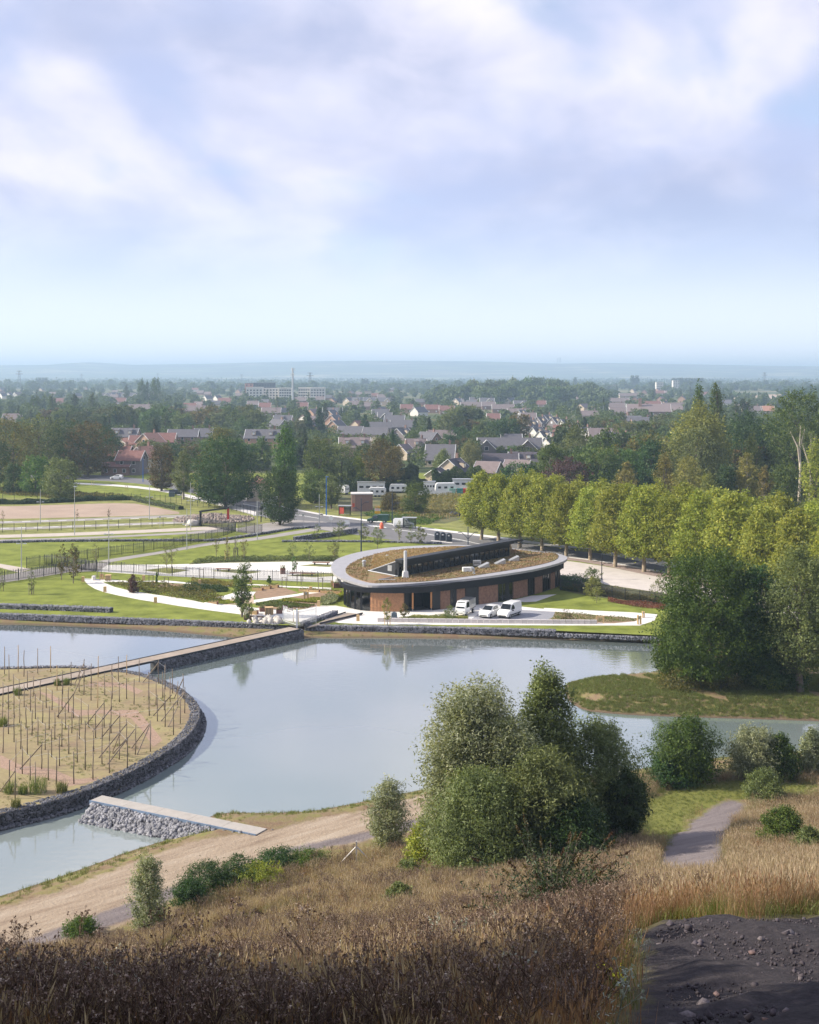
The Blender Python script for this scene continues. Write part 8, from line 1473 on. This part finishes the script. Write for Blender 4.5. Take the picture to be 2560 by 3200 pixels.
# beds: dense low planting
def bed(name, pts, n, size, mat, label, h=.5, cat='plants', world=False):
    pg = pts if world else poly(pts); A_ = np.array(pg); Q = np.c_[rg.uniform(A_[:, 0].min(), A_[:, 0].max(), n*3), rg.uniform(A_[:, 1].min(), A_[:, 1].max(), n*3)]; Q = Q[inside(Q, pg)][:n]; hh = h*(.55+.45*noise2(Q, .9, n % 7)); hh = np.clip(hh, .15*h, h*1.4); V, Fc = leaves(np.c_[Q, .03+rg.random(len(Q))**.6*hh], rg.normal(size=(len(Q), 3))+[0, 0, .4], size, rg); tag(link(name, np_mesh(name, V, Fc, mat)), label, cat, kind='stuff')
bed('flower_bed', [(322, 1821), (360, 1826), (420, 1822), (480, 1835), (540, 1832), (620, 1845), (665, 1856), (700, 1872), (690, 1884), (640, 1884), (560, 1872), (476, 1856), (406, 1846)], 9000, .17, LA, 'mixed brownish shrub planting inside the curved white path', 1.1)
bed('herb_bed', [(580, 1833), (640, 1829), (715, 1842), (712, 1850), (640, 1853), (560, 1846)], 6000, .16, LD, 'dense blue green herb patch in the middle of the garden', .8)
bed('tall_grass_bed', [(600, 1812), (740, 1822), (735, 1838), (640, 1830), (595, 1822)], 5000, .16, LY, 'pale tall grass patch before the picket fence', .7)
bed('vegetable_rows', [(885, 1873), (1001, 1877), (1001, 1886), (960, 1884), (880, 1878)], 3000, .18, LP, 'bright green vegetable rows in front of the glass end', .45)
bed('vegetable_patch', [(800, 1885), (880, 1881), (985, 1891), (960, 1901), (880, 1899), (800, 1893)], 4200, .15, LG, 'low green vegetable patch behind the woven planters', .35)
bed('lavender_bed', [(1003, 1873), (1050, 1866), (1060, 1876), (1040, 1890), (1003, 1892)], 2600, .18, LS, 'grey lavender cushion beside the glass end', .9)
bed('leafy_edge', [(1046, 1868), (1074, 1853), (1076, 1862), (1052, 1882)], 1400, .18, LP, 'green leafy edging along the building end', .6)
bed('leafy_patch', [(640, 1870), (720, 1878), (745, 1886), (700, 1889), (650, 1885)], 2600, .15, LP, 'bright green patch next to the slim garden tree', .4)
bed('plaza_planting', [(600, 1763), (612, 1751), (700, 1743), (900, 1741), (1055, 1741), (1055, 1754), (912, 1752), (700, 1757)], 9000, .2, LO, 'low shrub strip between the green lawn and the white plaza', .55)
bed('fence_weeds', [(1745, 1838), (1850, 1838), (1990, 1868), (2080, 1878), (2080, 1892), (1960, 1876), (1850, 1858), (1755, 1846)], 12000, .15, LA, 'russet weeds growing through the fence beside the parking court', 1.1)
bed('fence_foot_weeds', [(1900, 1872), (2080, 1895), (2075, 1907), (1980, 1896), (1900, 1880)], 4000, .14, LEAF('russet_leaf', (.16, .07, .04), (.24, .11, .06), (.28, .17, .09)), 'reddish weeds at the foot of the right fence', .5)
bed('dark_bank_shrubs', [(1745, 1802), (1800, 1806), (1840, 1815), (1850, 1850), (1800, 1852), (1750, 1845)], 5000, .18, LD, 'dark shrubs in the shadow at the right end of the pavilion', .9)
bed('car_park_planting', [(1735, 1914), (1860, 1923), (1995, 1934), (1985, 1941), (1920, 1946), (1712, 1941), (1729, 1930)], 3500, .12, LO, 'sparse young planting right of the gravel car park', .28)
bed('entrance_planting', [(1244, 1935), (1290, 1924), (1350, 1926), (1463, 1927), (1463, 1936)], 3000, .13, LY, 'pale grass bed between the entrance and the block wall', .35)
bed('meadow_weeds', [(1180, 1602), (1200, 1560), (1330, 1550), (1500, 1545), (1500, 1600), (1390, 1622), (1290, 1628)], 16000, .35, LEAF('meadow_russet', (.16, .12, .05), (.20, .14, .07), (.12, .13, .04)), 'reddish wild meadow below the caravans', .9)
bed('roadside_weeds', [(1130, 1606), (1200, 1600), (1390, 1618), (1340, 1640), (1290, 1640), (1180, 1622)], 7000, .28, LG, 'green weeds along the pavement below the substation', .7)
bed('bank_scrub', [(0, 1545), (200, 1560), (300, 1556), (480, 1566), (480, 1560), (250, 1540), (100, 1530), (0, 1525)], 9000, .35, LA, 'rough brownish scrub behind the far fence at left', .8)
# ---- buddleia
def buddleia():
    x, y = Gd(1725, 38); z = h1(x, y); r_ = empty('buddleia_bush', (x, y, z), 0, 'dark buddleia bush with drooping brown flower spikes in the centre foreground', 'bush'); rg = np.random.default_rng(31); st = MB(); LP_ = []; LN = []; SPK = []
    for i in range(84):
        a = rg.uniform(0, 2*PI); el = rg.uniform(.25, 1.35); L = rg.uniform(1.9, 3.5); d = np.array([math.cos(a)*math.cos(el), math.sin(a)*math.cos(el), math.sin(el)]); pts = [d*L*t+np.array([0, 0, -.28*L*t*t*math.cos(el)]) for t in np.linspace(0, 1, 6)]; st.tube(pts, [.025, .02, .016, .012, .008, .006], 4, False)
        for t in np.linspace(.25, 1, 26):
            p = d*L*t+np.array([0, 0, -.28*L*t*t*math.cos(el)])
            for _ in range(3): q = p+rg.normal(0, .10, 3); LP_.append(q); LN.append(rg.normal(0, 1, 3)+[0, 0, .6])
        if i % 2 == 0: e = pts[-1]; dd = (pts[-1]-pts[-2]); dd /= np.linalg.norm(dd); SPK.append((e, dd))
    V, Fc = leaves(np.array(LP_), np.array(LN), .13, rg, .28); link('foliage', np_mesh('foliage', V, Fc, LEAF('buddleia_leaf', (.02, .035, .012), (.035, .055, .02), (.07, .085, .03), .2, .05)), r_); st.obj('stem', BARK, r_); SPM = LEAF('spike_brown', (.05, .03, .015), (.09, .055, .02), None, .1)
    for e, dd in SPK: t = rg.random(70); P = e+dd*t[:, None]*.38+rg.normal(0, .028, (70, 3))*(1.2-t)[:, None]+np.array([0, 0, -.05])*t[:, None]; V, Fc = leaves(P, rg.normal(size=P.shape), .05, rg, .7); link('flower_spike', np_mesh('flower_spike', V, Fc, SPM), r_)
buddleia()
# concrete strut post
x, y, z = Gt(1114, 2711, 40, 110); r_ = empty('strut_post', (x, y, z), 0, 'pale concrete fence post with two slanting struts at the top of the grassy bank', 'post'); b = MB(); b.box(0, 0, .85, .10, .10, 1.7); b.obj('post', CONC, r_)
for s in (-1, 1): b = MB(); b.tube([(s*1.3, 0, 0), (s*.05, 0, 1.3)], .045, 4); b.obj('strut', CONC, r_)
# ---- slag stones
Sg = cand(30000, 8, 27, 1.6); Sg = Sg[sdf(Sg, Z_SLAG) < -.3]; sz = np.clip(rg.exponential(.013, len(Sg)), .007, .11); V, Fc = stones(np.c_[Sg, height(Sg)+sz*.2], sz, rg); tag(link('slag_pebbles', np_mesh('slag_pebbles', V, Fc, M('slag_stone', (.062, .052, .06), .9, .5, 1.5, scale2=3.))), 'dark slag pebbles strewn over the black path at lower right', 'pebbles', kind='stuff')
bm4 = [np_mesh('slag_rock', *stones(np.zeros((1, 3)), np.array([1.]), np.random.default_rng(80+k)), [M('slag_rock', (.13, .11, .115), .9, .4, 3.), M('red_slag', (.15, .10, .095), .9, .4, 3.)][k % 2]) for k in range(6)]
RK = [(2060, 2960), (2010+110, 3005), (2290, 3040), (2350, 2985), (2440, 3140), (2490, 3150), (2200, 3150), (2240, 3110), (2530, 2970), (2380, 2940), (2470, 2925), (2420, 3040), (2150, 3180), (2330, 3120), (2550, 3110), (2500, 3060), (2270, 2960), (2395, 3190), (2545, 3190), (2185, 3060)]
for k, (px_, py_) in enumerate(sorted(RK)):
    x, y, z = Gt(px_, py_, 6, 40); s = [.10, .07, .12, .08, .15][k % 5]*(1 if k % 3 else .7); o = link('slag_rock', bm4[k % 6], None, (x, y, z+s*.1), k*1.7); o.scale = (s, s*.8, s*.6); tag(o, '%s slag rock, %s from the left on the black path' % ('grey' if k % 2 == 0 else 'reddish', ORD[k]), 'rock', 'rocks on the black path')
for k, (px_, py_) in enumerate(((2105, 2875), (1990, 3000), (2020, 3080))): 
    x, y, z = Gt(px_, py_, 6, 40); o = link('silver_plant', slv[k % 2], None, (x, y, z), 1.*k); o.scale = (.6,)*3; tag(o, ['silvery plant at the upper corner of the black path', 'silvery plant on the left rim of the black path', 'lower silvery plant on the rim of the black path'][k], 'plant')
# ---- unseen trees added on the slag heap to throw shade over the foreground
HT_ = make_tree('round', 15, 9, 900, 2600, .6, LD)
for k, (x, y) in enumerate(((-30, -5), (-21, 5), (-25, 10), (-21, 15), (-33, 13))): plant('broadleaf_tree', HT_, x, y, None, 1., '%s unseen tree added for shade on the slag heap beside the viewpoint' % ORD[k], 'tree', 'unseen trees added for shade beside the viewpoint', k*1.1)
